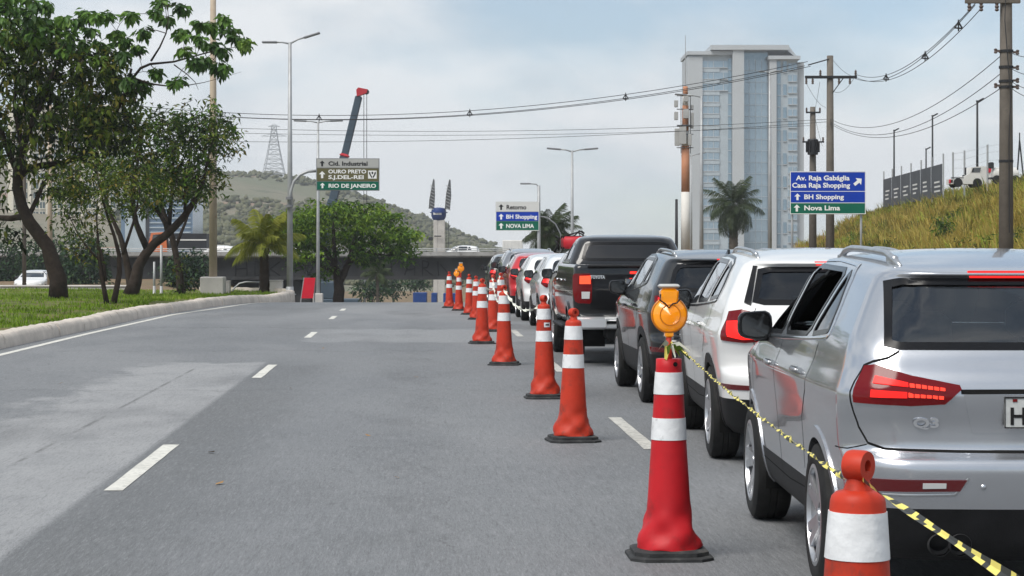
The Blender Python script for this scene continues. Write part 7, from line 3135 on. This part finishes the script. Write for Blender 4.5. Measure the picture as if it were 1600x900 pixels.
def warn_lamp(label, loc, k=1.0, rz=.12):
    root = thing('warning_lamp', label, 'warning lamp', loc, rz, 'amber warning lamps on cones')
    R_ = .092 * k
    cz = .26 * k
    m = MB()
    rg_ = []
    for i_ in range(14):
        f_ = i_ / 14
        rg_ += [(R_ * (.05 + .84 * f_), (-.046 + .020 * f_ * f_) * k), (R_ * (.05 + .84 * f_ + .045), (-.0435 + .020 * f_ * f_) * k)]
    m.lathe(rg_ + [(R_ * .93, -.024 * k), (R_, -.012 * k), (R_ * 1.03, 0), (R_, .012 * k), (R_ * .9, .03 * k), (R_ * .5, .042 * k), (R_ * .1, .045 * k)], 36, 0, (0, 0, cz), 'Y')
    m.box((0, 0, cz - R_ * 1.06), (.045 * k, .04 * k, .04 * k), 0, bev=.008)
    lens = m.build('lens', 'amber_lens', root, ang=12)
    q_ = MB()
    q_.tube([(R_ * .985 * math.cos(a), -.016 * k, cz + R_ * .985 * math.sin(a)) for a in np.linspace(0, 2 * PI, 41)], .0065 * k, 6, caps=False)
    q_.tube([(R_ * .58 * math.cos(a), -.039 * k, cz + R_ * .58 * math.sin(a)) for a in np.linspace(0, 2 * PI, 33)], .0028 * k, 6, caps=False)
    q_.build('lens_rim', 'amber_dark', lens, smooth=True)
    m = MB()
    m.box((0, 0, cz + R_ * 1.02), (.085 * k, .066 * k, .09 * k), 0, bev=.016, taper=1.12)
    m.build('lamp_body', 'amber_lens', root, ang=40)
    m = MB()
    m.box((0, 0, cz + R_ * 1.02 + .055 * k), (.105 * k, .085 * k, .022 * k), 0, bev=.009)
    m.build('cap', 'lamp_cap', root, ang=40)
    m = MB()
    w = .05 * k
    zz = cz + R_ * .62
    m.tube([(-w, -.036 * k, zz + .05 * k), (-w * 1.1, -.04 * k, zz + .02 * k), (-w * .5, -.042 * k, zz), (-w * .15, -.044 * k, zz - .02 * k), (w * .2, -.044 * k, zz), (w * .7, -.042 * k, zz + .005 * k), (w * 1.1, -.04 * k, zz + .03 * k), (w, -.036 * k, zz + .05 * k)], .004 * k, 6)
    m.build('lamp_clip', 'sign_ink', root, smooth=True)
    m = MB()
    m.tube([(0, 0, -.02 * k), (0, 0, .05 * k), (0, 0, cz - R_)], [.022 * k, .018 * k, .014 * k], 10)
    m.build('stem', 'cone_orange', root, smooth=True)
    return root


warn_lamp('large round amber warning lamp on the red cone', C1P + Vector((0, 0, 1.0)))
lp = CP[9]
warn_lamp('small amber warning lamp on a far cone, upper one', lp + Vector((.05, -.02, .86)), .95, .3)
warn_lamp('small amber warning lamp on a far cone, lower left one', lp + Vector((-.06, -.03, .76)), .8, -.2)


def tape(label, pts, width, seg=.13, mats=('tape_yellow', 'tape_black'), twist=6.0, sag=0.0, name='barrier_tape', group='barrier tapes between cones'):
    """twisted striped tape hung between points"""
    base = Vector(pts[0])
    run = []
    for a, b in zip(pts, pts[1:]):
        a, b = Vector(a), Vector(b)
        n = max(8, int((b - a).length / .03))
        for i in range(n):
            t = i / n
            run.append(a.lerp(b, t) - Vector((0, 0, sag * 4 * t * (1 - t))))
    run.append(Vector(pts[-1]))
    m = MB()
    vs, fs, mi = [], [], []
    s = 0
    for i, p in enumerate(run):
        t = (run[min(i + 1, len(run) - 1)] - run[max(0, i - 1)]).normalized()
        a = Vector((0, 0, 1)) - t * t.z
        a.normalize()
        b = t.cross(a)
        an = .5 + s * twist + .5 * math.sin(s * 3.1)
        dr = a * math.cos(an) + b * math.sin(an)
        n2 = t.cross(dr)
        w = width * (.75 + .25 * math.sin(s * 7))
        vs += [p + dr * w / 2, p + n2 * w * .18, p - dr * w / 2]
        if i:
            s += (run[i] - run[i - 1]).length
            k = (i - 1) * 3
            c = int((s / seg)) % 2
            c2 = int(((s + seg * .35) / seg)) % 2
            fs += [(k, k + 1, k + 4, k + 3), (k + 1, k + 2, k + 5, k + 4)]
            mi += [c, c2]
    m.v = [tuple(v - base) for v in vs]
    m.f, m.m = fs, mi
    o = tag(m.build(name, list(mats), None), label, 'tape', group)
    o.location = base
    return o


c0 = CP[0]
h = lambda v, z: v + Vector((0, 0, z))
tape('black and yellow tape from the amber lamp cone to the nearest cone', [h(C1P, 1.12) + Vector((.01, -.02, 0)), h(C1P, 1.08) + Vector((.07, -.05, 0)), h(c0, 1.042) + Vector((-.02, .01, 0))], .019, .042, twist=13, sag=.02)
tape('black and yellow tape leaving the nearest cone at the bottom right', [h(c0, 1.040) + Vector((.02, -.01, 0)), (1.00, 3.62, .945), (1.20, 2.4, .79)], .027, .055, twist=2.2, sag=.004)
for k, (i, j) in enumerate(((3, 2), (6, 4), (5, 3))):
    tape(('pale tape hanging between third and fourth full cones', 'pale tape sagging behind the fifth cone', 'pale tape hanging beside the fourth cone')[k], [h(CP[i], 1.05), h(CP[j], 1.05)], .05, .2, ('tape_white', 'tape_white'), 4, (.18, .22, .3)[k])
# torn ends of tape knotted round the lamp stem
rr = random.Random(4)
m = MB()
for k in range(9):
    a = rr.uniform(-2.6, .4)
    L = rr.uniform(.05, .13)
    p = Vector((0, 0, 0))
    dr = Vector((math.cos(a) * .8, -.4 + .3 * math.sin(a), rr.uniform(-1.0, .3))).normalized()
    sd_ = dr.cross(Vector((0, 1, .2))).normalized() * rr.uniform(.008, .016)
    q = p + dr * L * .5 + Vector((0, 0, .01))
    e = p + dr * L - Vector((0, 0, .03))
    b_ = dr * .012
    m.add([b_ - sd_, b_ + sd_, q + sd_ * 1.1, q - sd_ * 1.1, e + sd_ * .5, e - sd_ * .5], [(0, 1, 2, 3), (3, 2, 4, 5)], k % 3)
o = tag(m.build('tape_scrap', ['tape_yellow', 'tape_white', 'grass_green']), 'torn yellow tape ends knotted under the large amber lamp', 'tape')
o.location = h(C1P, 1.10) + Vector((0, -.03, 0))

# ------------------------------------------------------------------ vehicles
silver_suv()
white_suv()
dark_suv()
pickup()


def qpos(u, d, z=0.0):
    return (RX(u, d), d, z)


Zc = far_suv('queueing_suv', 'white SUV with a red roof box just ahead of the pickup', qpos(3.28, 35.4), .045, 'paint_white', scale=(1, 1, 1.02), rails='chrome_dull')
far_suv('queueing_car', 'white hatchback with dark door mirrors ahead of the red-topped SUV', qpos(3.22, 41.2), .048, 'paint_white_cool', scale=(.97, .95, .955))
far_suv('queueing_car', 'white compact car with rear window just behind the red car', qpos(3.16, 46.8), .046, 'paint_white', scale=(.96, .93, .94))
far_suv('queueing_car', 'red hatchback with lit tail lights in the queue', qpos(3.08, 52.2), .045, 'paint_red', scale=(.96, .94, .95))
far_suv('queueing_suv', 'steel grey SUV with roof rails ahead of the red hatchback', qpos(3.10, 57.8, -.01), .044, 'paint_steel', scale=(.98, 1, 1.02), rails='chrome_dull')
far_suv('queueing_car', 'black car at the far end of the queue', qpos(2.95, 64.0, zroad(66)), .044, 'paint_black', scale=(.95, .95, .95))
# load on the white SUV: red roof box with dark straps and a folded frame
b = Vector(qpos(2.72, 37.2, 1.60))
root = thing('roof_load', 'red box with black gear strapped on the white SUV roof', 'roof box', b, .045)
root.scale = (.62, .8, .8)
m = MB()
m.box((0, 0, .15), (.66, 1.0, .27), 0, bev=.05)
m.build('box', 'crane_red', root, ang=50)
m = MB()
for q in (-.3, .3):
    m.box((0, q, .16), (.68, .05, .285), 0)
m.build('strap', 'black_plastic', root)
m = MB()
m.tube([(-.3, 0, .29), (-.1, .1, .33), (.1, .1, .38), (.25, .1, .34), (.3, 0, .29)], .018, 6)
m.tube([(.0, -.1, .3), (.15, -.1, .41), (.3, 0, .36)], .02, 6)
m.lathe([(.05, -.02), (.07, -.015), (.07, .015), (.05, .02)], 14, 0, (.2, -.2, .35), 'Y', caps=False)
m.tube([(-.40, .2, -.02), (-.46, .2, .12), (-.38, .2, .25), (-.5, .2, .3)], .03, 6)
m.tube([(-.55, .1, -.05), (-.42, .1, .1), (-.52, .1, .2)], .03, 6)
m.build('gear', 'black_plastic', root, smooth=True)

o = far_suv('oncoming_car', 'white car facing the camera beyond the verge at left', (W(42, 0, 118).x, 118 + 4.2, -1.08), PI, 'paint_white', scale=(.97, .95, .95), rails=None)
o['group'] = 'cars away from the queue'
m = MB()
m.box((0, 4.20, .55), (1.2, .30, .24), 0, bev=.03)
m.build('front_grille', 'gloss_black', o)
m = MB()
for sg in (-1, 1):
    m.box((sg * .66, 4.08, .78), (.3, .3, .15), 0, bev=.04)
m.build('headlight', 'lens_clear', o)
o = far_suv('overpass_car', 'white car driving over the overpass beyond the white column', (W(752, 0, 165).x, 165, DECK), PI / 2, 'paint_white', scale=(1, .8, .99), mirror=False)
o['group'] = 'cars away from the queue'
o = far_suv('overpass_car', 'white car on the overpass beside the beige mast', (W(372, 0, 164.5).x, 164.5, DECK), PI / 2, 'paint_white', scale=(1, .8, .99), mirror=False)
o['group'] = 'cars away from the queue'

# ------------------------------------------------------------------ haze
m = MB()
m.box((0, 790, 32), (3500, 1860, 82))
hz = m.build('haze', 'gap_black')
hm = bpy.data.materials.new('haze_air')
hm.use_nodes = True
hn, hl = hm.node_tree.nodes, hm.node_tree.links
hn.clear()
ho = hn.new('ShaderNodeOutputMaterial')
pv = hn.new('ShaderNodeVolumePrincipled')
pv.inputs['Color'].default_value = (.93, .965, 1.0, 1)
pv.inputs['Density'].default_value = 0.00032
pv.inputs['Anisotropy'].default_value = 0.2
hl.new(pv.outputs[0], ho.inputs['Volume'])
hz.data.materials.clear()
hz.data.materials.append(hm)
stuff(hz, 'thin pale haze in the air over the whole place', 'haze')
